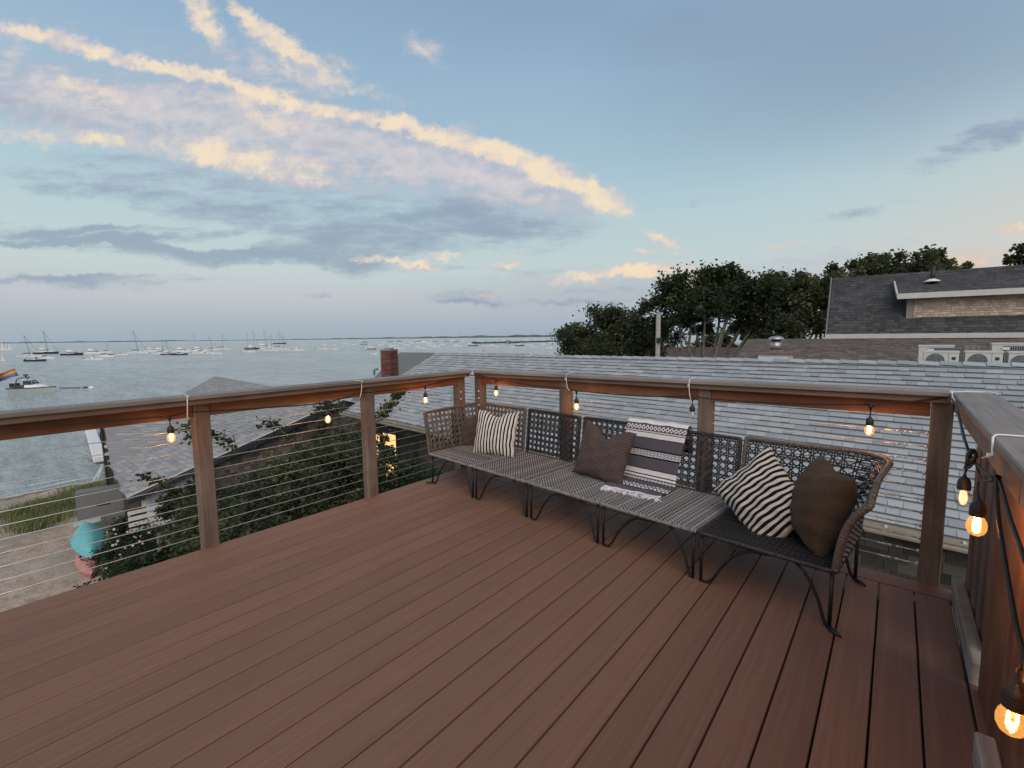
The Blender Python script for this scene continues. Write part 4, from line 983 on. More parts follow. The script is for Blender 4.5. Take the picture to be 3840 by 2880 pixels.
# tree 1: broad bushy tree by the water
d1 = 33
tree('tree', 'broad dark green bushy tree beside the water, left of the utility pole', tuple(at_d(2260, 1250, d1).xy) + (-4.9,),
     [cl(2165, 1290, 32, 1.6, 1.5), cl(2250, 1250, 33, 1.8, 1.7), cl(2275, 1200, 34, 1.0, 0.8), cl(2345, 1225, 33, 1.6, 1.3), cl(2370, 1290, 32, 1.8, 1.5), cl(2250, 1320, 31, 2.4, 1.3), cl(2420, 1290, 33, 1.4, 1.4), cl(2140, 1250, 33, .8, .6)],
     34000, 0.17, M['leaf_mid'], seed=3, shell=0.4, sub=24, trunk_r=0.2)
d2 = 26
tree('tree', 'tall spreading tree with bare limbs showing, just right of the utility pole', tuple(at_d(2650, 1300, d2).xy) + (-4.9,),
     [cl(2485, 1130, 26, 1.0, 0.85), cl(2550, 1105, 26, 1.2, 1.0), cl(2620, 1085, 26, 1.35, 1.05), cl(2700, 1070, 27, 1.5, 0.95), cl(2780, 1090, 26, 1.4, 1.0), cl(2850, 1125, 27, 1.2, 1.0), cl(2640, 1150, 25, 1.4, 0.9),
      cl(2740, 1160, 26, 1.5, 0.85), cl(2550, 1185, 26, 1.1, 0.9), cl(2840, 1200, 26, 1.0, 0.8), cl(2500, 1260, 27, 0.8, 0.7), cl(2620, 1225, 27, 0.9, 0.6), cl(2780, 1230, 27, .8, .5), cl(2700, 1040, 27, 1.1, .5)],
     34000, 0.155, M['leaf_dark'], seed=5, shell=0.35, sub=17, trunk_r=0.17, clump=(0.12, 0.26))
tree('tree', 'small dark tree crowded between the bushy tree and the tall limbed tree', tuple(at_d(2420, 1300, 29).xy) + (-4.9,),
     [cl(2420, 1215, 29, 0.9, 0.9), cl(2440, 1270, 29, 0.9, 0.9), cl(2400, 1320, 29, 0.9, 0.7)], 9000, 0.16, M['leaf_dark'], seed=6, shell=0.4, sub=12, trunk_r=0.1)
tree('tree', 'leafy tree against the left edge of the charcoal roof', tuple(at_d(2990, 1280, 24).xy) + (-4.9,),
     [cl(2930, 1095, 25, 1.0, 0.95), cl(2985, 1110, 24, 1.1, 1.0), cl(3060, 1100, 25, 1.3, 1.1), cl(3010, 1190, 24, 1.3, 1.1), cl(2920, 1190, 25, 1.0, 1.0), cl(3080, 1210, 25, 1.2, 1.1), cl(2960, 1250, 24, 0.7, 0.4), cl(3090, 1060, 26, 0.8, 0.7)],
     21000, 0.15, M['leaf_mid'], seed=8, shell=0.35, sub=17, trunk_r=0.15)
tree('tree', 'rounded light green tree crown showing above the charcoal roof ridge', tuple(at_d(3300, 1000, 30).xy) + (-4.9,),
     [cl(3130, 1060, 29, 1.1, 1.0), cl(3230, 1030, 30, 1.2, 0.9), cl(3330, 1005, 30, 1.2, 0.8), cl(3440, 1000, 31, 1.3, 0.75), cl(3540, 1010, 31, 0.9, 0.5), cl(3380, 1060, 30, 2.0, 1.2), cl(3200, 1110, 29, 1.5, 1.2)],
     20000, 0.17, M['leaf_mid'], seed=9, shell=0.4, sub=20, trunk_r=0.22, tintb=(0.25, 1.0))
tree('tree', 'dark branch tips of a tree at the extreme upper right picture edge', tuple(at_d(3960, 990, 28).xy) + (-4.9,),
     [cl(3830, 975, 28, 0.55, 0.4), cl(3900, 950, 28, 0.9, 0.6), cl(3960, 1000, 28, 1.0, 0.9)], 4000, 0.15, M['leaf_dark'], seed=10, shell=0.5, sub=10, trunk_r=0.15)
# distant town trees behind
tree('tree', 'hazy green trees standing low behind the brown roof and tall tree', tuple(at_d(2800, 1300, 60).xy) + (-4.9,),
     [cl(2600, 1310, 60, 4, 1.6), cl(2760, 1290, 62, 4, 2.2), cl(2900, 1280, 60, 4, 2.5)], 6000, 0.5, M['leaf_dark'], seed=12, shell=0.5, sub=14, trunk_r=0.2)

# shrubs and climbing vines between the deck and the houses
def shrub(label, lobes, n, size, mat_, seed, base=None, name='shrub', shell=0.5, sub=14, tintb=(0, 1), flat=0.30):
    b0 = base or (lobes[0][0], lobes[0][1], -4.9)
    return tree(name, label, b0, lobes, n, size, mat_, trunk_r=0.05, cat='shrub', seed=seed, shell=shell, sub=sub, flat=flat, tintb=tintb, clump=(0.07, 0.22))
shrub('dense dark vine and shrub mass right below the deck, between the first and second posts', [cl(1080, 1860, 8.6, 0.65, 0.65), cl(1210, 1790, 9.2, 0.7, 0.75), cl(1130, 1940, 7.8, 0.8, 0.75), cl(980, 1980, 7.4, 0.8, 0.55), cl(1300, 1720, 9.8, 0.55, 0.75), cl(1320, 1840, 8.3, 0.8, 0.9), cl(1225, 1640, 10.2, 0.28, 0.4), cl(900, 1930, 8.4, 0.45, 0.35), cl(1130, 1770, 9.2, .3, .3), cl(1010, 1830, 9, .22, .25)],
      46000, 0.068, M['leaf_mid'], 21, sub=44, tintb=(0.0, 0.95), flat=0.27)
shrub('leafy shrub reaching left over the boathouse wall, behind the first post', [cl(700, 1880, 11.5, 0.5, 0.35), cl(770, 1900, 10.8, 0.6, 0.5), cl(860, 1930, 9.6, 0.7, 0.6), cl(880, 2010, 8.2, 0.8, 0.5), cl(650, 1900, 11.8, 0.35, 0.22), cl(1040, 2040, 6.6, 0.6, 0.35), cl(740, 1980, 10.0, 0.5, 0.4)],
      30000, 0.070, M['leaf_mid'], 22, sub=34, tintb=(0.0, 0.8), flat=0.27)
shrub('tall climbing vine in front of the lit window, right of the second post', [cl(1455, 1790, 8.6, 0.30, 0.6), cl(1530, 1850, 8.2, 0.45, 0.6), cl(1570, 1790, 8.8, 0.45, 0.4), cl(1425, 1680, 8.8, 0.2, 0.35), cl(1600, 1860, 8.0, 0.4, 0.4), cl(1440, 1870, 8.3, 0.3, 0.4)],
      11000, 0.07, M['leaf_dark'], 23, sub=22, flat=0.27)
shrub('light green shrub tips just below the deck edge beside the left bench leg', [cl(1520, 1935, 6.0, 0.35, 0.12), cl(1640, 1895, 6.2, 0.35, 0.15), cl(1700, 1845, 6.4, 0.3, 0.15), cl(1400, 1970, 5.8, 0.35, 0.14), cl(1260, 2020, 5.6, 0.4, 0.15)],
      6500, 0.055, M['leaf_mid'], 24, sub=18, tintb=(0.4, 1.0), flat=0.27)
shrub('dark ground-hugging shrubs at the foot of the deck, right of the red kayak', [cl(580, 2170, 9.6, 0.9, 0.35), cl(700, 2110, 9.2, 0.9, 0.3), cl(450, 2250, 9.2, 0.4, 0.3), cl(620, 2260, 8.2, 1.0, 0.4), cl(850, 2130, 7.4, 0.8, 0.4)],
      24000, 0.070, M['leaf_dark'], 25, sub=28, tintb=(0.0, 0.8), flat=0.27)
# sprays of leaves that rise above the shrubs
def spray(label, pts, n, size, mat_, seed):
    rs = np.random.RandomState(seed); t_ = thing('vine_spray', label, 'vine', tuple(pts[0]))
    mb = MB(); mb.tube(pts, [0.012 - 0.008 * i / (len(pts) - 1) for i in range(len(pts))], 5); part('stem', mb, M['bark'], t_, smooth=True)
    cen = []
    for i in range(len(pts) - 1):
        for f in (0.1, 0.4, 0.7, 1.0):
            p = Vector(pts[i]).lerp(Vector(pts[i + 1]), f); cen.append((p.x, p.y, p.z, 0.05))
    v, tt = leaves(cen, 0, n, size, rs, 0.32); link('leaf_cluster', leafmesh('leaf_cluster', v, tt, mat_), t_)
D9 = lambda px, py, d=8.6: at_d(px, py, d)
spray('long leafy vine shoot rising over the grey roof, right of the second post', [D9(1405, 1570), D9(1432, 1550), D9(1455, 1530), D9(1475, 1505), D9(1490, 1480), D9(1500, 1462)], 420, 0.07, M['leaf_mid'], 31)
spray('leafy vine shoot left of the first post against the grey boathouse roof', [at_d(760, 1690, 9), at_d(735, 1640, 9), at_d(715, 1620, 9), at_d(690, 1598, 9)], 120, 0.075, M['leaf_mid'], 32)
spray('leafy vine shoot crossing the boathouse roof just right of the first post', [at_d(880, 1690, 9), at_d(850, 1655, 9), at_d(822, 1640, 9), at_d(790, 1625, 9)], 150, 0.07, M['leaf_dark'], 33)
spray('thin leafy shoot over the lower boathouse eave', [at_d(640, 1830, 11), at_d(600, 1805, 11), at_d(560, 1795, 11), at_d(528, 1785, 11)], 130, 0.08, M['leaf_dark'], 34)
spray('vine leaves around the boathouse gable peak', [at_d(1180, 1560, 11), at_d(1200, 1530, 11), at_d(1240, 1520, 11), at_d(1290, 1530, 11)], 300, 0.07, M['leaf_mid'], 35)
spray('leafy shoot left of the lit bulb against the boathouse roof edge', [at_d(1080, 1640, 10), at_d(1040, 1600, 10), at_d(1010, 1590, 10), at_d(960, 1595, 10)], 170, 0.07, M['leaf_dark'], 36)
# rose bush
rb = thing('rose_bush', 'dark rose bush dotted with pale pink flowers between the kayak and the fence', 'shrub', tuple(at_d(500, 2050, 15.0).xy) + (-4.9,))
rs = np.random.RandomState(41); lob = [cl(465, 2050, 15.6, 0.55, 0.5), cl(530, 2030, 15.6, 0.75, 0.45), cl(610, 2060, 15, 0.8, 0.45), cl(480, 2120, 15, 0.7, 0.6), cl(660, 2100, 14, 0.7, 0.45), cl(560, 2130, 14, 0.9, 0.5), cl(490, 1990, 16, .4, .3)]
cen = []
for c in lob:
    for _ in range(30):
        d = rs.normal(0, 1, 3); d /= np.linalg.norm(d); q = 0.4 + 0.6 * rs.rand(); cen.append((c[0] + d[0] * c[3] * q, c[1] + d[1] * c[4] * q, c[2] + d[2] * c[5] * q, 0.12))
v, tt = leaves(cen, 0, 24000, 0.065, rs, 0.34, (0.0, 0.75)); link('foliage', leafmesh('foliage', v, tt, M['leaf_dark']), rb)
fm = MB()
for k in range(6):
    a1 = k * math.pi / 3; fm.quad((0, 0, 0), (math.cos(a1 - .5) * 0.035, math.sin(a1 - .5) * 0.035, 0.012), (math.cos(a1) * 0.055, math.sin(a1) * 0.055, 0.018), (math.cos(a1 + .5) * 0.035, math.sin(a1 + .5) * 0.035, 0.012))
fme = fm.mesh('flower', M['petal'])
for (px, py) in [(432, 2003), (425, 1985), (487, 1935), (478, 1995), (512, 2015), (520, 2030), (505, 2012), (560, 1998), (528, 2010), (437, 2040), (425, 2045), (440, 2028), (535, 2037), (452, 2080), (455, 2090), (500, 2045), (402, 1995), (600, 2070), (640, 2110), (700, 1985), (395, 2130), (404, 2182), (585, 1960), (470, 2055)]:
    p = at_d(px + rnd.uniform(-3, 3), py, 14.2)
    link('flower', fme, rb, Matrix.Translation(p) @ (CAM - p).to_track_quat('Z', 'Y').to_matrix().to_4x4() @ Matrix.Rotation(rnd.uniform(-.6, .6), 4, 'X') @ Matrix.Scale(rnd.uniform(0.35, 0.7), 4))
# beach grass
def grass(label, spots, n, seed, h=0.5):
    rs = np.random.RandomState(seed); V = []; T_ = []
    for (px, py, rx, ry) in spots:
        c = at_z(px, py, -5.0)
        m_ = int(n / len(spots)); xy = rs.normal(0, 0.5, (m_, 2)) * (rx, ry) + (c.x, c.y)
        for x, y in xy:
            z = ground_z(x, y); a1 = rs.uniform(0, 6.28); L = h * rs.uniform(0.5, 1.2); bx, by = math.cos(a1) * 0.012, math.sin(a1) * 0.012; ln = rs.uniform(0.1, 0.6) * L; dx, dy = math.cos(a1 * 1.7) * ln, math.sin(a1 * 1.7) * ln
            V += [(x - bx, y - by, z), (x + bx, y + by, z), (x + dx * .5 + bx * .7, y + dy * .5 + by * .7, z + L * .6), (x + dx, y + dy, z + L)]; T_.append(rs.rand())
    o = link('beach_grass', leafmesh('beach_grass', np.array(V), np.array(T_), M['leaf_grass'])); o['kind'] = 'stuff'; o['label'] = label; o['category'] = 'grass'
grass('tufts of green beach grass on the sand by the water at the left', [(120, 1905, 1.0, 1.0), (210, 1885, 1.0, .9), (150, 1945, 1.2, .7), (245, 1870, 1.0, .7), (110, 1970, .8, .4), (180, 1915, 1.2, .8)], 10000, 51, 0.32)
grass('sparse dry grass beside the grey cabinet', [(330, 1840, 1.6, 1.6), (380, 1815, 1.3, 1.3)], 4200, 52, 0.4)

# ================================================================ things on the beach
# big grey metal cabinet
cb = at_z(402, 1945, -4.6); gz = -4.95
t_ = thing('cabinet', 'big flat grey metal cabinet standing beside the boathouse wall', 'cabinet', (cb.x, cb.y - 0.1, gz), R(77))
w_ = 1.22; htop = at_d(402, 1826, math.hypot(cb.x, cb.y)).z - gz
mb = MB(); mb.box((0, 0, htop / 2), (w_, 0.5, htop)); partl('body', mb, simple('cabinet_grey_paint', (0.15, 0.165, 0.17), 0.55, 0, 0.06, 4), t_)
mb = MB(); mb.box((0.05, -0.256, htop * 0.66), (0.34, 0.02, 0.07)); partl('handle_slot', mb, M['dark'], t_)
mb = MB(); mb.box((0, -0.252, htop / 2), (w_ - 0.06, 0.006, htop - 0.08)); partl('door', mb, simple('cabinet_door_grey', (0.165, 0.18, 0.185), 0.5, 0, 0.06, 4), t_)
# kayaks
def kayak(label, pn, pt, width, mat_, nm='kayak', deckmat=None, roll=0.0):
    a = Vector(pn); b_ = Vector(pt); L = (b_ - a).length; x = (b_ - a).normalized(); z = Vector((0, 0, 1)); z = (z - x * z.dot(x)).normalized(); y = z.cross(x)
    q = Matrix(((x.x, y.x, z.x, a.x), (x.y, y.y, z.y, a.y), (x.z, y.z, z.z, a.z), (0, 0, 0, 1))) @ Matrix.Rotation(roll, 4, 'X')
    t_ = bpy.data.objects.new(nm, None); COL.objects.link(t_); t_.matrix_world = q; TM[t_] = q; t_['label'] = label; t_['category'] = 'kayak'
    mb = MB(); P = []; n = 26
    for i in range(n + 1):
        f = i / n; wv = width * 0.5 * (math.sin(math.pi * min(1, max(0.0, f))) ** 0.6) if 0 < f < 1 else 0.012; hh = 0.15 * (math.sin(math.pi * f) ** 0.4 if 0 < f < 1 else 0.1) + 0.02; rk = 0.10 * (abs(f - 0.5) * 2) ** 3
        ring = []
        for j in range(16):
            th = 2 * math.pi * j / 16; c, s = math.cos(th), math.sin(th)
            yy_ = wv * (abs(c) ** 0.8) * (1 if c > 0 else -1); zz = (hh if s > 0 else hh * 1.05) * (abs(s) ** 1.0) * (1 if s > 0 else -1)
            if s < 0: zz = -hh * 1.75 * (1 - abs(c)) ** 0.9
            ring.append((f * L, yy_, zz + rk))
        ring.append(ring[0]); P.append(ring)
    mb.grid(P); partl('hull', mb, mat_, t_, smooth=True)
    mb = MB(); pts = [(L * 0.5 + L * 0.13 * math.cos(q_), width * 0.30 * math.sin(q_), 0.155) for q_ in np.linspace(0, 6.283, 21)]; mb.tube(pts, 0.018, 6, cap=False)
    partl('cockpit_rim', mb, M['rubber'], t_, smooth=True)
    mb = MB(); mb.tube([(0.1, 0, 0.09), (0.14, 0, 0.15), (0.2, 0, 0.13)], 0.014, 5); partl('carry_handle', mb, M['rubber'], t_)
    for k in range(3):
        mb = MB(); xx = L * (0.12 + 0.06 * k); mb.tube([(xx, -width * 0.22, 0.12), (xx, 0, 0.19), (xx, width * 0.22, 0.12)], 0.006, 4); partl('deck_line', mb, M['rubber'], t_)
    return t_
M['aqua'] = simple('aqua_plastic', (0.13, 0.44, 0.46), 0.5, 0, 0.12, 3)
M['coral'] = simple('faded_red_plastic', (0.46, 0.20, 0.18), 0.5, 0, 0.15, 3)
kn = at_z(343, 2080, -4.50); kt = kn + Vector((-1.9, 0.12, 0.75))
kayak('turquoise kayak lying keel up over the red one beside the rose bush', kn, at_z(318, 1962, -4.15), 0.76, M['aqua'], roll=R(172))
kn2 = at_z(345, 2165, -4.85); kayak('faded coral red kayak lying under the turquoise one', kn2, at_z(305, 2060, -4.80), 0.48, M['coral'], roll=R(8))
# pale board and its post
a = at_z(275, 1972, -4.35); b_ = at_z(378, 1945, -4.30)
o = beam('plank', a, b_, 0.42, 0.05, simple('pale_board', (0.42, 0.45, 0.44), 0.7, 0, 0.15), None); tag(o, 'pale wide board lying level behind the turquoise kayak', 'plank')
p = at_z(380, 1960, -4.4); o = beam('post', (p.x, p.y, -5.1), (p.x, p.y, at_d(380, 1908, math.hypot(p.x, p.y)).z), 0.14, 0.14, M['bark'], None); tag(o, 'short dark wooden post between the cabinet and the turquoise kayak', 'post')
p = at_z(55, 1878, -5.55); o = beam('stake', (p.x, p.y, -5.9), (p.x, p.y, -5.2), 0.08, 0.08, M['bark'], None); tag(o, 'thin dark stake in the wet sand at the water edge, far left', 'stake')
p = at_z(205, 1945, -4.95); p2 = at_z(275, 1925, -4.95); mb = MB(); mb.tube([(p.x, p.y, ground_z(p.x, p.y) + .03), (p2.x, p2.y, ground_z(p2.x, p2.y) + .05)], [0.04, 0.025], 6); o = part('driftwood', mb, M['bark'], None); tag(o, 'thin driftwood stick lying on the sand by the grass', 'driftwood')
# board fence at the foot of the shrubs
fn = thing('fence', 'weathered grey board fence low behind the shrubs, left of the first post', 'fence', tuple(at_d(680, 2080, 9.6).xy) + (-4.9,))
a = at_d(590, 2000, 11.6); b_ = at_d(780, 2030, 8.2); dd = Vector((b_.x - a.x, b_.y - a.y, 0)); nb = int(dd.length / 0.145)
for k in range(nb):
    p = Vector((a.x, a.y, 0)) + dd * (k / nb); ztp = a.z + (b_.z - a.z) * k / nb
    beam('fence_board', (p.x, p.y, -4.95), (p.x, p.y, ztp + rnd.uniform(-.02, .02)), 0.135, 0.02, M['plankgrey'], fn, up=(dd.y, -dd.x, 0))
# utility pole with gear beside the boathouse
pp = at_d(402, 1700, 23); t_ = thing('utility_pole', 'wooden utility pole with white brackets and cables at the boathouse corner', 'utility pole', (pp.x, pp.y, -5.2))
mb = MB(); mb.tube([(pp.x, pp.y, -5.3), (pp.x, pp.y, at_d(390, 1600, 23).z)], [0.14, 0.11], 10); part('pole', mb, M['oldpole'], t_, smooth=True)
for k, (px, py) in enumerate(((395, 1672), (398, 1700), (412, 1655))):
    q = at_d(px, py, 22.8); mb = MB(); mb.box((q.x, q.y, q.z), (0.5, 0.10, 0.09)); part('bracket', mb, M['white'], t_)
for k in range(3):
    mb = MB(); x_ = pp.x + 0.16 + 0.07 * k; mb.tube([(x_, pp.y - 0.12, -5.1), (x_ + 0.04, pp.y - 0.12, -3), (x_ - 0.05, pp.y - 0.12, at_d(390, 1600, 23).z)], 0.035, 6); part('conduit', mb, M['dark'], t_)
# white dock float
a = at_z(338, 1612, Zs + 0.3); b_ = at_z(376, 1722, Zs + 0.3)
t_ = thing('dock_float', 'long white dock float with black tyre fenders on the water left of the boathouse', 'dock', ((a.x + b_.x) / 2, (a.y + b_.y) / 2, Zs))
beam('deck', a, b_, 0.62, 0.35, M['white'], t_, bev=0.04)
for f in (0.35, 0.5, 0.62, 0.8):
    p = a.lerp(b_, f) + Vector((0.1, 0.5, 0.1)); mb = MB(); mb.tube([(p.x + 0.3 * math.cos(q), p.y, p.z + 0.3 * math.sin(q)) for q in np.linspace(0, 6.283, 13)], 0.11, 6, cap=False); part('tyre_fender', mb, M['rubber'], t_)
for k in range(2):
    a = at_z(352 + 14 * k, 1800 - 6 * k, Zs + .1); b_ = at_z(384, 1742 + 8 * k, Zs + 0.5); mb = MB(); mb.tube([a, b_], 0.03, 5); o = part('mooring_rope', mb, M['white'], None); tag(o, ['white mooring rope from the dock float to the beach, upper one', 'white mooring rope from the dock float to the beach, lower one'][k], 'rope')
# street-side pole by the trees
pp = at_d(2468, 1250, 22); zt_ = at_d(2468, 1174, 22).z
t_ = thing('utility_pole', 'plain weathered utility pole standing in front of the trees', 'utility pole', (pp.x, pp.y, -4.9))
mb = MB(); mb.tube([(pp.x, pp.y, -5), (pp.x, pp.y, zt_)], [0.13, 0.10], 10); part('pole', mb, M['oldpole'], t_, smooth=True)
mb = MB(); q = at_d(2468, 1275, 22); mb.box((q.x + .1, q.y - .12, q.z), (0.22, 0.12, 0.2)); part('bracket', mb, M['dark'], t_)
for k, (x2, y2) in enumerate(((2800, 1288), (2800, 1292))):
    a = Vector((pp.x, pp.y, at_d(2468, 1268 + 6 * k, 22).z)); b_ = at_d(x2, y2, 24); pts = [a.lerp(b_, i / 10) - Vector((0, 0, 0.12 * math.sin(math.pi * i / 10))) for i in range(11)]
    mb = MB(); mb.tube(pts, 0.010, 4); o = part('wire', mb, M['rubber'], t_)
p = at_d(2515, 1320, 21); o = beam('post', (p.x, p.y, -4.9), (p.x, p.y, at_d(2515, 1293, 21).z), 0.09, 0.09, M['white'], None); tag(o, 'slim white post in front of the tall limbed tree', 'post')
hF = thing('house', 'small far house with white-trimmed brown wall glimpsed under the trees', 'house', tuple(at_d(2530, 1330, 48).xy) + (-4.9,))
p = at_d(2500, 1330, 48); mb = MB(); mb.box((p.x + 2.5, p.y + 2, -3.0), (9, 5, 3.6)); part('wall', mb, M['oldwall'], hF)
mb = MB(); mb.v += [(p.x - 2.4, p.y - .9, -1.2), (p.x + 7.4, p.y - .9, -1.2), (p.x + 7.4, p.y + 2, 0.1), (p.x - 2.4, p.y + 2, 0.1), (p.x + 7.4, p.y + 5, -1.2), (p.x - 2.4, p.y + 5, -1.2)]; mb.f += [(0, 1, 2, 3), (3, 2, 4, 5)]; mb.m += [0, 0]; mb.tint += [.5, .5]; part('roof', mb, M['sh_brown'], hF)
mb = MB(); mb.box((p.x + 2.5, p.y - .93, -1.25), (9.8, 0.05, 0.2)); part('fascia', mb, M['white'], hF)
# ================================================================ sectional bench
SA = -0.105; SO = Vector((-3.335, 2.82, 0)); SU = Vector((math.cos(SA), math.sin(SA), 0)); SV = Vector((-math.sin(SA), math.cos(SA), 0))
SZ = 0.29; SD = 0.645; SWD = 0.631; BT = 0.705
def sofa(u, v, z): return SO + SU * u + SV * v + Vector((0, 0, z))
def cane(quad, h=0.050, r=0.0040, inset=0.0, mapping=None):
    """open cane weave over a patch; mapping(s,t) in metres gives the point"""
    Wd, Ht = quad; mb = MB()
    def line(a, b_, off, n=2, tn=0.5):
        # clip to the patch
        (x0, y0), (x1, y1) = a, b_
        dx, dy = x1 - x0, y1 - y0; t0, t1 = 0.0, 1.0
        for p, q in ((-dx, x0), (dx, Wd - x0), (-dy, y0), (dy, Ht - y0)):
            if abs(p) < 1e-9:
                if q < 0: return
                continue
            tt = q / p
            if p < 0: t0 = max(t0, tt)
            else: t1 = min(t1, tt)
        if t1 - t0 < 1e-3: return
        pts = []
        for i in range(n + 1):
            f = t0 + (t1 - t0) * i / n; pts.append(mapping(x0 + dx * f, y0 + dy * f, off))
        mb.tube(pts, r, 4, t=tn, cap=False)
    nx = int(Wd / h); ny = int(Ht / h); ox = (Wd - nx * h) / 2; oy = (Ht - ny * h) / 2
    for j in range(-1, ny + 1):
        for d in (-0.12, 0.12): line((0, oy + (j + 1 + d) * h), (Wd, oy + (j + 1 + d) * h), 0.0, 6, rnd.random())
    for i in range(-1, nx + 1):
        for d in (-0.12, 0.12): line((ox + (i + 1 + d) * h, 0), (ox + (i + 1 + d) * h, Ht), 0.004, 4, rnd.random())
    for k in range(-ny - 2, nx + ny + 3):
        c = (k + 0.5) * h
        line((ox + c, oy), (ox + c + 5, oy + 5), 0.007, 16, rnd.random()); line((ox + c - 5, oy + 5), (ox + c, oy), -0.003, 16, rnd.random())
        line((ox + c, oy), (ox + c - 5, oy - 5), 0.007, 4, 0.5); line((ox + c, oy), (ox + c + 5, oy - 5), -0.003, 4, 0.5)
    return mb
def wrapped(pts, r, n=60, mat_=None, seg=7):
    """tube wound with cane: many small coils"""
    P = [Vector(p) for p in pts]; L = [0]
    for i in range(1, len(P)): L.append(L[-1] + (P[i] - P[i - 1]).length)
    out = []; rr = []; m_ = max(8, int(L[-1] / 0.0075))
    for k in range(m_ + 1):
        s_ = L[-1] * k / m_; i = 0
        while i < len(L) - 2 and L[i + 1] < s_: i += 1
        f = (s_ - L[i]) / max(1e-9, L[i + 1] - L[i]); out.append(P[i].lerp(P[i + 1], min(1, f))); rr.append(r * (1.12 if k % 2 else 0.90))
    mb = MB(); mb.tube(out, rr, seg); 
    for i in range(len(mb.tint)): mb.tint[i] = 0.15 + 0.65 * ((i // seg) % 2) * rnd.random() + 0.1
    return mb
def seat_mesh(W_, D_, along_v=True):
    mb = MB(); pit = 0.0135; n = int((W_ if along_v else D_) / pit); cp = 0.026; m_ = int((D_ if along_v else W_) / cp)
    for i in range(n):
        a = (i + 0.5) * (W_ if along_v else D_) / n; row = []; wd = pit * 0.40
        for k in range(2 * m_ + 1):
            b_ = k * (D_ if along_v else W_) / (2 * m_); z = (0.0032 if ((k // 1) % 2 == 0) == (i % 2 == 0) else -0.0026) if k % 2 == 0 or True else 0
            z = 0.0032 * math.cos(math.pi * (k + i))
            row.append((a, b_, z))
        tn = min(1, max(0, rnd.gauss(0.55, 0.2)))
        L_ = [((x - wd, y, z) if along_v else (y, x - wd, z)) for x, y, z in row]; R_ = [((x + wd, y, z) if along_v else (y, x + wd, z)) for x, y, z in row]
        for k in range(len(row) - 1):
            q = (L_[k], R_[k], R_[k + 1], L_[k + 1]); mb.quad(*(q if along_v else q[::-1]), t=tn)
    for k in range(m_ + 1):
        b_ = (k + 0.0) * (D_ if along_v else W_) / m_
        pts = [(0, b_, 0), (W_, b_, 0)] if along_v else [(b_, 0, 0), (b_, D_, 0)]
        mb.tube(pts, 0.0035, 4, t=0.15, cap=False)
    # added dark sheet: shade in the weave gaps put in as colour
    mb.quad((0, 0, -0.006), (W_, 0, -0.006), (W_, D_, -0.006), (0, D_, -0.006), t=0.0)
    return mb
def leg_mesh(h, du, dv, brace, pad):
    mb = MB(); mb.tube([(0, 0, h), (0, 0, 0.008)], 0.0088, 8)
    if brace:
        s = brace
        if s > 0: mb.tube([(0, 0, 0.010), (0.022 * s, 0, 0.009), (0.045 * s, 0, 0.016), (0.072 * s, 0, 0.05), (0.10 * s, 0, 0.105), (0.14 * s, 0, 0.17), (0.19 * s, 0, 0.225), (0.25 * s, 0, 0.258), (0.31 * s, 0, h - 0.012), (0.34 * s, 0, h - 0.006)], 0.0080, 8)
        else: mb.tube([(0, 0, 0.010), (0.012 * s, 0, 0.012), (0.026 * s, 0, 0.04), (0.045 * s, 0, 0.11), (0.075 * s, 0, 0.18), (0.11 * s, 0, 0.235), (0.15 * s, 0, h - 0.006)], 0.0080, 8)
    if pad:
        mb.tube([(-0.005, 0, 0.006), (0.03 * pad, -0.03, 0.006), (0.055 * pad, -0.045, 0.004)], [0.012, 0.014, 0.004], 8)
    return mb
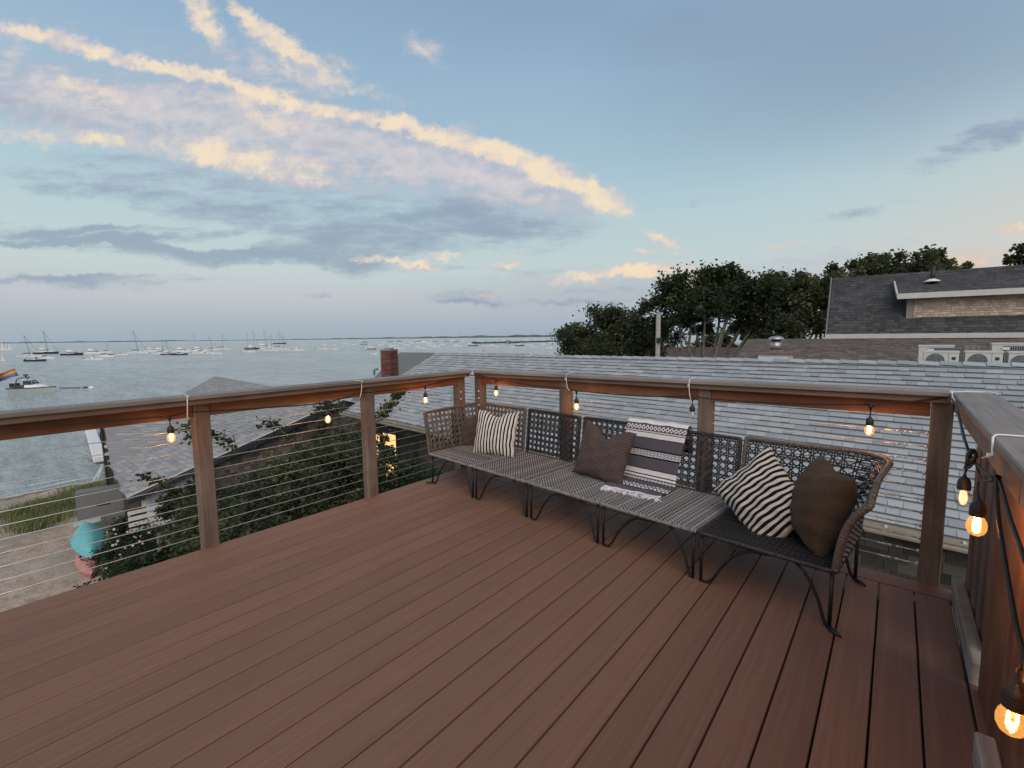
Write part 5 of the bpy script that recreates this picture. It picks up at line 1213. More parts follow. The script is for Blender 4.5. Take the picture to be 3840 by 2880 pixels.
def bench_module(u0, w_, label, rat_seat, rat_back, left_arm=False, right_arm=False, seat_dir=True):
    base = sofa(u0 + w_ / 2, SD / 2, 0)
    t_ = thing('bench_section', label, 'bench section', tuple(base), SA, 'woven rattan bench sections in a row')
    T0 = TM[t_] @ Matrix.Translation((-w_ / 2, -SD / 2, 0))     # local origin: front left corner
    def P(name, mb, m_, sm=False, par=None, kind=None): return link(name, mb.mesh(name, m_, sm), par or t_, T0, kind)
    e = 0.006
    seat = P('seat', (lambda m_: m_)(wrapped([(e, 0, SZ - .004), (w_ - e, 0, SZ - .004), (w_ - e, SD, SZ - .004), (e, SD, SZ - .004), (e, 0, SZ - .004)], 0.0125)), M[rat_seat], True)
    sm_ = seat_mesh(w_ - 2 * e, SD, seat_dir)
    link('seat_weave', sm_.mesh('seat_weave', M[rat_seat]), seat, T0 @ Matrix.Translation((e, 0, SZ + 0.004)), 'stuff')
    fr = MB(); 
    for v in (0.05, SD - 0.05): fr.tube([(0.02, v, SZ - 0.018), (w_ - 0.02, v, SZ - 0.018)], 0.008, 6)
    P('seat_frame', fr, M['iron'], True)
    # backrest
    lean = 0.045; hb = BT - SZ
    def back(s_, t2, off): 
        return Vector((e + 0.012 + s_, SD - 0.005 + lean * (t2 + 0.02) / hb - off, SZ + 0.02 + t2))
    if not right_arm:
        bw = w_ - 2 * e - 0.024; bh = hb - 0.035
        rim = wrapped([back(0, -0.02, 0), back(0, bh, 0), back(bw, bh, 0), back(bw, -0.02, 0), back(0, -0.02, 0)], 0.0125)
        bk = P('backrest', rim, M[rat_back], True)
        P('cane_weave', cane((bw, bh), mapping=back), M[rat_back], False, bk, 'stuff')
    if left_arm:
        def arm(s_, t2, off): return Vector((0.004 - 0.07 * (t2 / hb) + off, 0.0 + s_, SZ + 0.02 + t2))
        ah = hb - 0.035; aw = SD
        bk = P('side_panel', wrapped([arm(0, -0.02, 0), arm(0, ah - 0.02, 0), arm(aw, ah, 0), arm(aw, -0.02, 0), arm(0, -0.02, 0)], 0.0125), M[rat_back], True)
        P('cane_weave', cane((aw, ah - 0.01), mapping=arm), M[rat_back], False, bk, 'stuff')
    if right_arm:
        # back and right arm form one surface that bends round the corner and flares outwards
        R0 = 0.10; bl = w_ - e - R0; al = SD - R0; arc = R0 * math.pi / 2; Wt = bl + arc + al; Ht = hb - 0.015
        def wrap(s_, t2, off):
            k = max(0.0, t2 / hb); fl = 0.035 * k + 0.085 * k ** 4
            if s_ < bl: p = Vector((e + s_, SD, 0)); n_ = Vector((0, 1, 0))
            elif s_ < bl + arc:
                th = (s_ - bl) / R0; c = Vector((e + bl, SD - R0, 0)); n_ = Vector((math.sin(th), math.cos(th), 0)); p = c + n_ * R0
            else: p = Vector((e + bl + R0, SD - R0 - (s_ - bl - arc), 0)); n_ = Vector((1, 0, 0))
            fo = fl * (0.45 if s_ < bl * 0.6 else 0.45 + 0.55 * min(1, (s_ - bl * 0.6) / (bl * 0.4 + arc)))
            # front edge of the arm sweeps down
            dn = max(0, (s_ - (bl + arc + al - 0.24)) / 0.24); zz = SZ + 0.01 + t2 * (1 - 0.20 * dn ** 2)
            return Vector((0, 0, zz)) + p + n_ * (fo - off)
        S_ = np.linspace(0, Wt, 26)
        path = [wrap(0, q, 0) for q in np.linspace(-0.01, Ht, 8)] + [wrap(s_, Ht, 0) for s_ in S_[1:]] + [wrap(Wt, q, 0) for q in np.linspace(Ht, -0.01, 10)[1:]]
        rim = wrapped(path, 0.0135)
        for th_ in (0.030,): pass
        rim2 = wrapped([wrap(Wt, q, 0.004) for q in np.linspace(Ht, -0.01, 10)], 0.0165)
        i0 = len(rim.v); rim.v += rim2.v; rim.f += [tuple(k + i0 for k in f) for f in rim2.f]; rim.m += rim2.m; rim.tint += rim2.tint
        bk = P('backrest', rim, M['rattan_b'], True)
        P('cane_weave', cane((Wt, Ht), mapping=wrap), M[rat_back], False, bk, 'stuff')
        # closely woven arm
        mb = MB()
        for j in range(30):
            q = Ht * (j + 0.5) / 30; pts = [wrap(s_, q, 0.006 * math.cos(math.pi * (i + j))) for i, s_ in enumerate(np.linspace(bl + arc * 0.3, Wt, 22))]
            mb.tube(pts, 0.0048, 4, t=rnd.uniform(0.3, 1.0), cap=False)
        P('arm_weave', mb, M['rattan_l'], False, bk, 'stuff')
    # four wrought iron legs, front ones with sweeping braces
    for (u, v, br, pad) in ((0.018, 0.02, 1, -1 if left_arm else 0), (w_ - 0.018, 0.02, -1, 1 if right_arm else 0), (0.018, SD - 0.02, 1, 0), (w_ - 0.018, SD - 0.02, -1, 1 if right_arm else 0)):
        lm = leg_mesh(SZ - 0.015, 0, 0, br, pad)
        link('leg', lm.mesh('leg', M['iron'], True), t_, T0 @ Matrix.Translation((u, v, 0)))
    return t_
bench_module(0.0, 0.625, 'brown-grey corner section with a left side panel, at the far left end of the bench', 'rattan_l', 'rattan_b', left_arm=True, seat_dir=False)
bench_module(0.634, 0.625, 'armless section just right of the left striped pillow, dark back and pale seat', 'rattan_l', 'rattan_d')
bench_module(1.270, 0.635, 'armless middle section behind the ribbed brown pillow, partly under the blanket', 'rattan_l', 'rattan_d')
bench_module(1.912, 0.635, 'armless section right of the blanket, next to the dark right end section', 'rattan_l', 'rattan_d')
bench_module(2.556, 0.64, 'dark end section with curved woven right arm, nearest to the camera', 'rattan_d', 'rattan_d', right_arm=True, seat_dir=False)

# ================================================================ pillows
def fabric(name, c1, c2=None, stripes=0, ratio=0.45, rib=0, rough=0.95, weave=260):
    m, t, b = newmat(name); b.inputs['Roughness'].default_value = rough; b.inputs['Specular IOR Level'].default_value = 0.03
    uv = t.new('ShaderNodeUVMap'); sp = t.new('ShaderNodeSeparateXYZ', {0: uv.outputs[0]})
    nz = t.new('ShaderNodeTexNoise', {'Vector': uv.outputs[0], 'Scale': weave, 'Detail': 2.0}); nb = t.new('ShaderNodeTexNoise', {'Vector': uv.outputs[0], 'Scale': 5.0, 'Detail': 5.0})
    nw = t.new('ShaderNodeTexNoise', {'Vector': uv.outputs[0], 'Scale': 14.0, 'Detail': 3.0})
    col = t.ramp(t.math('ADD', t.math('MULTIPLY', nz.outputs[0], 0.6), t.math('MULTIPLY', nb.outputs[0], 0.4)), [(0.3, tuple(x * 0.72 for x in c1[:3])), (0.7, tuple(min(1, x * 1.22) for x in c1[:3]))])
    hgt = nz.outputs[0]
    if stripes:
        x = t.math('ADD', sp.outputs[0], t.math('MULTIPLY', t.math('SUBTRACT', nw.outputs[0], 0.5), 0.0025))
        f = t.math('FRACT', t.math('MULTIPLY', x, float(stripes))); mk = t.math('LESS_THAN', f, ratio); col = t.mix(mk, col, c2)
    if rib:
        f = t.math('SINE', t.math('MULTIPLY', sp.outputs[1], rib * 6.283)); hgt = t.math('ADD', t.math('MULTIPLY', f, 1.0), nz.outputs[0])
        col = t.mix(t.math('MULTIPLY', t.math('SUBTRACT', 0.5, t.math('MULTIPLY', f, 0.5)), 0.6), col, tuple(x * 0.45 for x in c1[:3]) + (1,))
    t.l.new(col, b.inputs['Base Color'])
    ncr = t.new('ShaderNodeTexNoise', {'Vector': uv.outputs[0], 'Scale': 4.5, 'Detail': 5.0, 'Roughness': 0.6, 'Distortion': 1.2})
    hgt = t.math('ADD', hgt, t.math('MULTIPLY', ncr.outputs[0], 4.0))
    bn = t.new('ShaderNodeBump', {'Height': hgt, 'Strength': 0.6, 'Distance': 0.005}); t.l.new(bn.outputs[0], b.inputs['Normal'])
    b.inputs['Sheen Weight'].default_value = 0.06
    return m
M['f_stripe'] = fabric('striped_canvas', (0.66, 0.63, 0.58), (0.010, 0.010, 0.014, 1), 13, 0.44)
M['f_stripe2'] = fabric('striped_canvas_cream', (0.60, 0.54, 0.45), (0.010, 0.011, 0.018, 1), 14, 0.50)
M['f_brown'] = fabric('plain_brown_linen', (0.075, 0.056, 0.052))
M['f_rib'] = fabric('ribbed_brown_knit', (0.12, 0.086, 0.078), rib=24)
M['f_velvet'] = fabric('brown_velvet', (0.072, 0.046, 0.030), weave=60)
def pillow(label, c, W_, H_, T_, face, up, mat_, chop=0.0, seed=0, roll=0.0, bend=0.0, wr=1.0, group=None):
    rs = np.random.RandomState(seed); N = 34; mb = MB(); uvs = []
    z = Vector(face).normalized(); y = Vector(up); y = (y - z * y.dot(z)).normalized(); x = y.cross(z)
    q = Matrix(((x.x, y.x, z.x, c[0]), (x.y, y.y, z.y, c[1]), (x.z, y.z, z.z, c[2]), (0, 0, 0, 1))) @ Matrix.Rotation(roll, 4, 'Z')
    ph = rs.uniform(0, 6.28, 8)
    for side in (1, -1):
        P = []
        for i in range(N + 1):
            row = []
            for j in range(N + 1):
                u = -1 + 2 * i / N; v = -1 + 2 * j / N
                u_ = math.copysign(1 - (1 - abs(u)) ** 1.15, u); v_ = math.copysign(1 - (1 - abs(v)) ** 1.15, v)
                X = u_ * W_ / 2 * (1 - 0.085 * (1 - v_ * v_) ** 1.0 * abs(u_)); Y = v_ * H_ / 2 * (1 - 0.085 * (1 - u_ * u_) * abs(v_))
                prof = max(0.0, (1 - abs(u_) ** 2.2) * (1 - abs(v_) ** 2.2)) ** 0.5
                th = T_ / 2 * prof * (1.0 - 0.10 * v_)
                ch = chop * math.exp(-(u_ / 0.34) ** 2) * max(0, v_) ** 1.5; Y -= ch; th *= 1 - 2.0 * ch / H_
                edge = max(abs(u_), abs(v_))
                w2 = wr * 0.004 * (math.sin(9 * u_ + 5 * v_ + ph[0]) + math.sin(14 * v_ - 6 * u_ + ph[1]) * 0.7 + 1.6 * edge ** 4 * math.sin(26 * (u_ * abs(v_) + v_ * abs(u_)) + ph[2])) * prof ** 0.3
                Z = side * (th + w2) + bend * (u_ * u_) * -1
                if side < 0: Z = -(th) + bend * (u_ * u_) * -1 + w2
                X += 0.004 * math.sin(11 * v_ + ph[3]) * abs(u_) ** 3; Y += 0.004 * math.sin(12 * u_ + ph[4]) * abs(v_) ** 3
                row.append((X, Y, Z)); uvs.append(((u_ + 1) / 2, (v_ + 1) / 2))
            P.append(row)
        if side < 0:
            i0 = len(mb.f); mb.grid(P)
            for k in range(i0, len(mb.f)): mb.f[k] = tuple(reversed(mb.f[k]))
        else: mb.grid(P)
    o = link('pillow', mb.mesh('pillow', mat_, True, uvs), None, q)
    # fine piping along the seam
    bm = bmesh.new(); bm.from_mesh(o.data); bmesh.ops.remove_doubles(bm, verts=bm.verts, dist=1e-5); bm.to_mesh(o.data); bm.free()
    return tag(o, label, 'pillow', group)
def along(px, py, vplane):   # point seen at a pixel, on the vertical plane v = const of the bench
    return at_n(px, py, sofa(0, vplane, 0), SV)
fwd = -SV
pillow('small dark brown plain pillow half hidden behind the left striped pillow', along(1744, 1622, 0.46), 0.35, 0.36, 0.12, (fwd * 0.90 + SU * 0.42 + Vector((0, 0, .22))), (0, 0, 1), M['f_brown'], seed=1, chop=0.02)
pillow('black and white striped pillow upright at the left end of the bench', along(1858, 1625, 0.42), 0.44, 0.43, 0.15, (fwd * 0.90 + SU * 0.30 + Vector((0, 0, .30))), (0, 0, 1), M['f_stripe'], seed=2, wr=0.6, chop=0.045, group='striped pillows')
pillow('ribbed brown knit pillow with a chopped top, left of the striped blanket', along(2262, 1700, 0.45), 0.45, 0.42, 0.16, (fwd * 0.97 + SU * 0.02 + Vector((0, 0, .34))), (0, 0, 1), M['f_rib'], seed=3, chop=0.085, roll=R(-5))
pillow('black and cream striped pillow tilted on one corner at the right end of the bench', along(2870, 1868, 0.34), 0.48, 0.41, 0.17, (fwd * 0.86 - SU * 0.12 + Vector((0, 0, .50))), (0, 0, 1), M['f_stripe2'], seed=4, roll=R(-36), chop=0.02, wr=1.6, group='striped pillows')
pillow('plump brown velvet pillow seen side on against the curved right arm', along(3076, 1890, 0.31), 0.41, 0.43, 0.25, (-SU * 0.80 + fwd * 0.50 + Vector((0, 0, .26))), (0, 0, 1), M['f_velvet'], seed=5, roll=R(-3), chop=0.02, wr=0.9)

# ================================================================ blanket
def blanket():
    m, t, b = newmat('striped_blanket'); b.inputs['Roughness'].default_value = 0.95; b.inputs['Specular IOR Level'].default_value = 0.1
    uv = t.new('ShaderNodeUVMap'); sp = t.new('ShaderNodeSeparateXYZ', {0: uv.outputs[0]}); x, y = sp.outputs[0], sp.outputs[1]
    Wc = (0.70, 0.66, 0.66, 1); G = (0.10, 0.095, 0.11, 1); Bk = (0.012, 0.013, 0.03, 1); Gm = (0.22, 0.21, 0.22, 1)
    st = [(0, Wc), (.050, Bk), (.056, Gm), (.062, Bk), (.112, Gm), (.120, Wc), (.128, Bk), (.134, Wc), (.182, Bk), (.190, G), (.295, Bk), (.312, Wc), (.365, Bk), (.382, G), (.49, Bk), (.50, Wc), (.545, Bk), (.555, Wc), (.575, Bk), (.585, Gm), (.625, Bk)]
    st2 = [(0.0, Bk), (.02, G), (.16, Bk), (.17, Wc), (.27, Bk), (.28, G), (.40, Wc), (1.0, Wc)]
    c = t.ramp(y, st, 'CONSTANT'); y2 = t.math('DIVIDE', t.math('SUBTRACT', y, 0.625), 0.375 * 1.0); c2 = t.ramp(y2, [(0.0, Bk), (.05, G), (.34, Bk), (.37, Wc), (.60, Bk), (.63, G), (.96, Wc)], 'CONSTANT')
    c = t.mix(t.math('GREATER_THAN', y, 0.63), c, c2)
    def diamonds(col, y0, y1, n, rows, ca, cb):
        yy = t.math('FRACT', t.math('MULTIPLY', t.math('DIVIDE', t.math('SUBTRACT', y, y0), y1 - y0), float(rows))); xx = t.math('FRACT', t.math('MULTIPLY', x, float(n)))
        d = t.math('ADD', t.math('ABSOLUTE', t.math('SUBTRACT', xx, 0.5)), t.math('ABSOLUTE', t.math('SUBTRACT', yy, 0.5)))
        f = t.math('LESS_THAN', t.math('ABSOLUTE', t.math('SUBTRACT', d, 0.42)), 0.13); dc = t.mix(f, ca, cb)
        inb = t.math('MULTIPLY', t.math('GREATER_THAN', y, y0), t.math('LESS_THAN', y, y1)); return t.mix(inb, col, dc)
    c = diamonds(c, .064, .110, 15, 1, G, Wc); c = diamonds(c, .314, .363, 17, 2, Wc, Bk); c = diamonds(c, .587, .623, 17, 1, G, Wc); c = diamonds(c, .77, .85, 15, 1, Wc, Bk)
    nz = t.new('ShaderNodeTexNoise', {'Vector': t.new('ShaderNodeMapping', {'Vector': uv.outputs[0], 'Scale': (60, 260, 1)}).outputs[0], 'Scale': 1.0, 'Detail': 3.0})
    f = t.math('ADD', 0.70, t.math('MULTIPLY', nz.outputs[0], 0.60))
    c = t.new('ShaderNodeVectorMath', {0: c, 1: t.new('ShaderNodeCombineXYZ', {0: f, 1: f, 2: f}).outputs[0]}, operation='MULTIPLY').outputs[0]
    t.l.new(c, b.inputs['Base Color']); bn = t.new('ShaderNodeBump', {'Height': nz.outputs[0], 'Strength': 0.5, 'Distance': 0.004}); t.l.new(bn.outputs[0], b.inputs['Normal'])
    # profile over the back and down on the seat: (v, z, shift of left edge, shift of right edge)
    bp = lambda px, py: at_n(px, py, sofa(0, SD, SZ), SV) - SO
    ul = bp(2352, 1600).dot(SU); ur = bp(2577, 1632).dot(SU); ulb = bp(2342, 1786).dot(SU); urb = bp(2546, 1815).dot(SU)
    prof = [(SD + 0.100, 0.52, ul, ur), (SD + 0.092, 0.60, ul, ur), (SD + 0.082, 0.69, ul, ur), (SD + 0.066, 0.722, ul, ur), (SD + 0.035, 0.732, ul, ur), (SD + 0.010, 0.722, ul, ur), (SD - 0.002, 0.69, ul, ur)]
    for k in range(1, 9):
        f2 = k / 9; prof.append((SD - 0.004 - 0.050 * f2, 0.69 - (0.69 - 0.33) * f2, ul + (ulb - ul) * f2, ur + (urb - ur) * f2))
    sp_ = lambda px, py: at_z(px, py, 0.305) - SO
    fl = sp_(2262, 1822); frr = sp_(2478, 1866)
    ml = Vector((ulb, SD - .075)); mr = Vector((urb, SD - .075)); tl_ = Vector((fl.dot(SU), fl.dot(SV))); tr_ = Vector((frr.dot(SU), frr.dot(SV)))
    rows = []
    for p in prof: rows.append((Vector((p[2], p[0])), Vector((p[3], p[0])), p[1]))
    rows.append((Vector((ulb - .003, SD - .065)), Vector((urb + .01, SD - .065)), 0.315)); rows.append((Vector((ulb - .01, SD - .09)), Vector((urb + .02, SD - .09)), 0.308))
    for k in range(1, 9):
        f2 = k / 8; rows.append((Vector((ulb - .01, SD - .09)).lerp(tl_, f2), Vector((urb + .02, SD - .09)).lerp(tr_, f2), 0.306 + 0.006 * math.sin(k * 2.2)))
    NU = 26; mb = MB(); uvs = []; P = []
    ln = [0]
    for i in range(1, len(rows)): ln.append(ln[-1] + math.hypot(((rows[i][0] + rows[i][1]) / 2 - (rows[i - 1][0] + rows[i - 1][1]) / 2).length, rows[i][2] - rows[i - 1][2]))
    vis0 = ln[4]
    for i, (a, c_, z) in enumerate(rows):
        row = []; on = i > 16
        for j in range(NU + 1):
            f2 = j / NU; p = a.lerp(c_, f2); wv = 0.006 * math.sin(f2 * 9 + i * 0.35) + 0.003 * math.sin(f2 * 23 + i * .8)
            q = sofa(p.x, p.y - (0 if on else abs(wv) if i > 6 else -0), z + (abs(wv) * 0.9 if (on or i in (3, 4, 5)) else 0)); row.append(q)
            yv = (ln[i] - vis0) / (ln[-1] - vis0); uvs.append((f2, max(0.001, yv) if yv > 0 else abs(yv)))
        P.append(row)
    mb.grid(P); me = mb.mesh('blanket', m, True, uvs); o = link('blanket', me)
    tag(o, 'woven blanket with white, grey and black bands and diamond rows, draped over the bench', 'blanket')
    sol = o.modifiers.new('thickness', 'SOLIDIFY'); sol.thickness = 0.004; sol.offset = 0
    fm = MB(); last = P[-1]
    dirv = (Vector(P[-1][13]) - Vector(P[-3][13])).normalized()
    for k in range(95):
        f2 = k / 94 * NU; i = min(NU - 1, int(f2)); p = Vector(last[i]).lerp(Vector(last[i + 1]), f2 - i)
        d = (dirv + SU * rnd.gauss(0, 0.35)); L_ = rnd.uniform(0.035, 0.075)
        pts = [p, p + d * L_ * 0.4 + Vector((0, 0, rnd.uniform(0, 0.008))), p + d * L_ * 0.75 + SU * rnd.gauss(0, .012) + Vector((0, 0, rnd.uniform(-.002, 0.006))), p + d * L_ + SU * rnd.gauss(0, .015) + Vector((0, 0, -.002))]
        fm.tube(pts, [0.0024, 0.0026, 0.0024, 0.0018], 5)
    part('fringe', fm, simple('white_fringe', (0.74, 0.73, 0.78), 0.9, 0, 0.1, 20), o, smooth=True)
blanket()

# ================================================================ string light
sl = thing('string_light', 'black string light with warm filament bulbs tied along the railings', 'string light', (-3.4, 3.2, 0.95))
nL = Vector((1, 0, 0)); pL_ = Vector((-3.385, 0, 0)); nBk = inB; pB_ = BA - inB * 0.022
cord = []
for px, py in [(-60, 1610), (0, 1605.5), (300, 1587), (560, 1567), (633, 1562), (697, 1546), (720, 1545), (900, 1535.6), (1100, 1522), (1216, 1512), (1228, 1509), (1300, 1490), (1352, 1473), (1397, 1471), (1578, 1451), (1590, 1449), (1680, 1425), (1750, 1404)]:
    cord.append(at_n(px, py, pL_, nL))
cord.append(Vector((BA.x + 0.03, BA.y - 0.03, 0.985)))
for px, py in [(1800, 1407), (1863, 1425), (1950, 1438), (2000, 1445), (2097, 1454), (2125, 1456), (2162, 1466), (2300, 1479), (2420, 1486), (2500, 1487), (2598, 1486), (2640, 1493), (2800, 1506.5), (3000, 1515), (3240, 1517), (3265, 1516), (3300, 1516), (3420, 1506), (3500, 1496), (3560, 1488)]:
    cord.append(at_n(px, py, pB_, nBk))
xw = 0.222
for px, py in [(3583, 1510), (3598, 1570), (3618, 1650), (3640, 1715)]: cord.append(at_x(px, py, xw - 0.008))
mb = MB(); mb.tube(cord, 0.0048, 6); part('cord', mb, M['rubber'], sl, smooth=True)
# knotted loops and the two cords that hang down on the right
def curve(ptsl, r=0.0046, name='cord'):
    mb = MB(); mb.tube(ptsl, r, 6); part(name, mb, M['rubber'], sl, smooth=True)
k0 = at_x(3642, 1715, xw - 0.01)
for s_ in range(3):
    pts = [k0 + Vector((0.012 * math.sin(q + s_), 0.022 * math.sin(q * 1.0 + s_ * 2), 0.026 * math.cos(q) - 0.008 * s_)) for q in np.linspace(0, 6.1, 14)]
    curve(pts)
curve([at_x(3642, 1720, xw), at_x(3690, 1770, xw), at_x(3715, 1785, xw), at_x(3732, 1795, xw)])
curve([at_x(3655, 1730, xw), at_x(3680, 1800, xw), at_x(3712, 1805, xw), at_x(3735, 1800, xw)], 0.003)
curve([at_x(3740, 1792, xw), at_x(3738, 1850, xw), at_x(3745, 1950, xw), at_x(3762, 2060, xw), at_x(3785, 2200, xw), at_x(3810, 2340, xw), at_x(3838, 2450, xw), at_x(3845, 2560, xw)])
curve([at_x(3745, 1790, xw), at_x(3762, 1850, xw), at_x(3790, 1950, xw), at_x(3830, 2060, xw), at_x(3870, 2180, xw)])
curve([at_x(3738, 1788, xw + .002), at_x(3742, 1788, xw - .01), at_x(3747, 1790, xw + .002)], 0.006, 'hook')
def bulb(p_top, lit, scale=1.0, tilt=None, tee=None, power=1.0, drop=0.0):
    """p_top: where the socket begins; the bulb hangs below it"""
    S = scale; Rm = tilt or Matrix.Identity(4)
    Mx = Matrix.Translation(p_top) @ Rm
    so = MB(); so.lathe([(0.0, 0.0), (0.0045, 0.0), (0.006, -0.006), (0.0135, -0.014), (0.0175, -0.024), (0.0180, -0.050), (0.0172, -0.052), (0.0, -0.052)], (0, 0, 0), 14)
    for k in range(3): so.lathe([(0.0178, -0.030 - k * .006), (0.0192, -0.032 - k * .006), (0.0178, -0.034 - k * .006)], (0, 0, 0), 14)
    s_ = link('socket', so.mesh('socket', M['rubber'], True), sl, Mx @ Matrix.Scale(S, 4))
    g = MB(); g.lathe([(0.0130, -0.050), (0.0150, -0.056), (0.0205, -0.066), (0.0230, -0.078), (0.0222, -0.090), (0.0175, -0.101), (0.0095, -0.108), (0.0, -0.1105)], (0, 0, 0), 18)
    link('bulb', g.mesh('bulb', M['glass_lit' if lit == 1 else 'glass_off'], True), s_, Mx @ Matrix.Scale(S, 4))
    f = MB()
    for k in range(4):
        a1 = k * math.pi / 2 + 0.4; c, s2 = math.cos(a1), math.sin(a1)
        f.tube([(c * 0.004, s2 * 0.004, -0.058), (c * 0.0085, s2 * 0.0085, -0.064), (c * 0.0085, s2 * 0.0085, -0.090), (c * 0.002, s2 * 0.002, -0.095)], 0.0011 if lit == 1 else 0.0007, 5)
    link('filament', f.mesh('filament', M['filament'] if lit == 1 else (M['filament_dim'] if lit == 2 else M['metal_vent']), True), s_, Mx @ Matrix.Scale(S, 4))
    if lit:
        ld = bpy.data.lights.new('bulb_glow', 'POINT'); ld.energy = 0.95 * power if lit == 1 else 0.06; ld.color = (1.0, 0.50, 0.16); ld.shadow_soft_size = 0.014
        lo = bpy.data.objects.new('bulb_glow', ld); COL.objects.link(lo); lo.parent = sl; lo.matrix_local = TM[sl].inverted() @ (Mx @ Matrix.Translation((0, 0, -0.078 * S)))
    if tee is not None:
        mb = MB(); mb.tube([p_top + Vector((0, 0, -0.002)), tee + Vector((0, 0, -0.012))], 0.0032, 6)
        mb.tube([tee + Vector((0, 0, -0.030)), tee + Vector((0, 0, -0.014)), tee + Vector((0, 0, 0.006))], [0.0045, 0.010, 0.008], 8)
        part('drop_cord', mb, M['rubber'], sl, smooth=True)
def tee_dir(p, n): 
    d = Vector((0, 0, 1)).cross(n).normalized(); mb = MB(); mb.tube([p - d * 0.028, p - d * 0.012, p, p + d * 0.012, p + d * 0.028], [0.0042, 0.007, 0.0095, 0.007, 0.0042], 8); part('tee_joint', mb, M['rubber'], sl, smooth=True)
for (tx, ty, bx, by, pln, nn, lit) in [(633, 1560, 634, 1592, pL_, nL, 1), (1223, 1506, 1226, 1534, pL_, nL, 1), (1591, 1448, 1593, 1468, pL_, nL, 1),
                                  (1863, 1424, 1861, 1443, pB_, nBk, 1), (2165, 1465, 2160, 1489, pB_, nBk, 1), (2600, 1487, 2601, 1515, pB_, nBk, 0), (3267, 1516, 3267, 1560, pB_, nBk, 1)]:
    te = at_n(tx, ty, pln, nn); to = at_n(bx, by, pln, nn); to.x, to.y = te.x, te.y
    te = te + nn * 0.012; to = to + nn * 0.012; tee_dir(te, nn); bulb(to, lit, 1.0, None, te)
# the tangle on the right
def hang(px, py, lit, x=xw - 0.02, tilt=0.0, top=None, sc=1.0, pw=1.0):
    p = at_x(px, py, x); bulb(p, lit, sc, Matrix.Rotation(tilt, 4, 'X'), None, pw)
    if top is not None: curve([p, (p + top) / 2 + Vector((-.004, 0, 0.004)), top], 0.0034)
hang(3618, 1780, 2, top=at_x(3645, 1735, xw), tilt=R(-8)); hang(3671, 1868, 1, top=at_x(3668, 1810, xw), pw=2.2)
hang(3815, 2560, 1, tilt=R(6), top=at_x(3832, 2500, xw), pw=1.3); hang(3945, 2330, 1, tilt=R(0), top=at_x(3915, 2270, xw), pw=1.3)

# ---- zip ties
def ziptie(label, pts, head=None, r=0.0028):
    t_ = thing('zip_tie', label, 'zip tie', tuple(pts[0]), 0, 'white zip ties holding the string light')
    mb = MB(); mb.tube(pts, r, 6); part('strap', mb, M['nylon'], t_, smooth=True)
    if head is not None:
        mb = MB(); mb.box(tuple(head), (0.011, 0.011, 0.011)); part('head', mb, M['nylon'], t_)
pf = Vector((-3.352, 0, 0)); zc = ZL + 0.004
def lp(px, py): return at_n(px, py, pf, nL)
ziptie('white zip tie on the water side rail beside the first post', [at_z(688, 1478, zc), at_z(700, 1483, zc), lp(702, 1490), lp(703, 1520), lp(703, 1545), lp(703, 1568)], lp(704, 1487))
ziptie('white zip tie on the water side rail beside the second post', [at_z(1330, 1427, zc), at_z(1352, 1427.5, zc), lp(1356, 1432), lp(1357, 1450), lp(1354, 1475), lp(1350, 1492)], lp(1357, 1431))
def bpn(px, py): return at_n(px, py, BA + inB * 0.010, inB)
def btop(px, py, z): return at_z(px, py, z)
ziptie('white zip tie at the corner where the two railings meet', [btop(1806, 1382, 1.034), btop(1776, 1386.5, 1.034), bpn(1772, 1392), bpn(1771, 1398), bpn(1777, 1406)], bpn(1771, 1399))
ziptie('white zip tie on the back rail beside the second lit bulb from the corner', [btop(2155, 1396.5, 1.046), btop(2135, 1399, 1.046), btop(2125, 1403, 1.046), bpn(2123, 1412), bpn(2124, 1430), bpn(2127, 1455), bpn(2136, 1464)], bpn(2121, 1421))
ziptie('white zip tie on the back rail beside the unlit bulb', [btop(2612, 1416, 1.056), btop(2600, 1416.5, 1.056), btop(2588, 1422, 1.056), bpn(2584, 1432), bpn(2584, 1460), bpn(2587, 1485), bpn(2592, 1500)], bpn(2582, 1446))
ziptie('white zip tie over the right corner cap where the rails meet', [at_z(3740, 1478, 1.067), at_z(3715, 1470.5, 1.067), at_z(3640, 1469, 1.067), at_z(3575, 1470, 1.067), at_x(3570, 1474, .224), at_x(3572, 1488, .222), at_x(3582, 1503, .222)], at_z(3568, 1469, 1.066))
ziptie('long white zip tie across the wide cap of the right railing', [at_z(3900, 1641, 1.067), at_z(3840, 1636.5, 1.067), at_z(3760, 1630.5, 1.067), at_z(3735, 1630, 1.067), at_x(3723, 1640, .222), at_x(3721, 1690, .222), at_x(3722, 1706, .220)], None)
ziptie('white zip tie tail pointing left from the right railing edge', [at_x(3722, 1706, .219), at_x(3705, 1710, .217), at_x(3683, 1717, .212)], at_x(3710, 1707, .217))

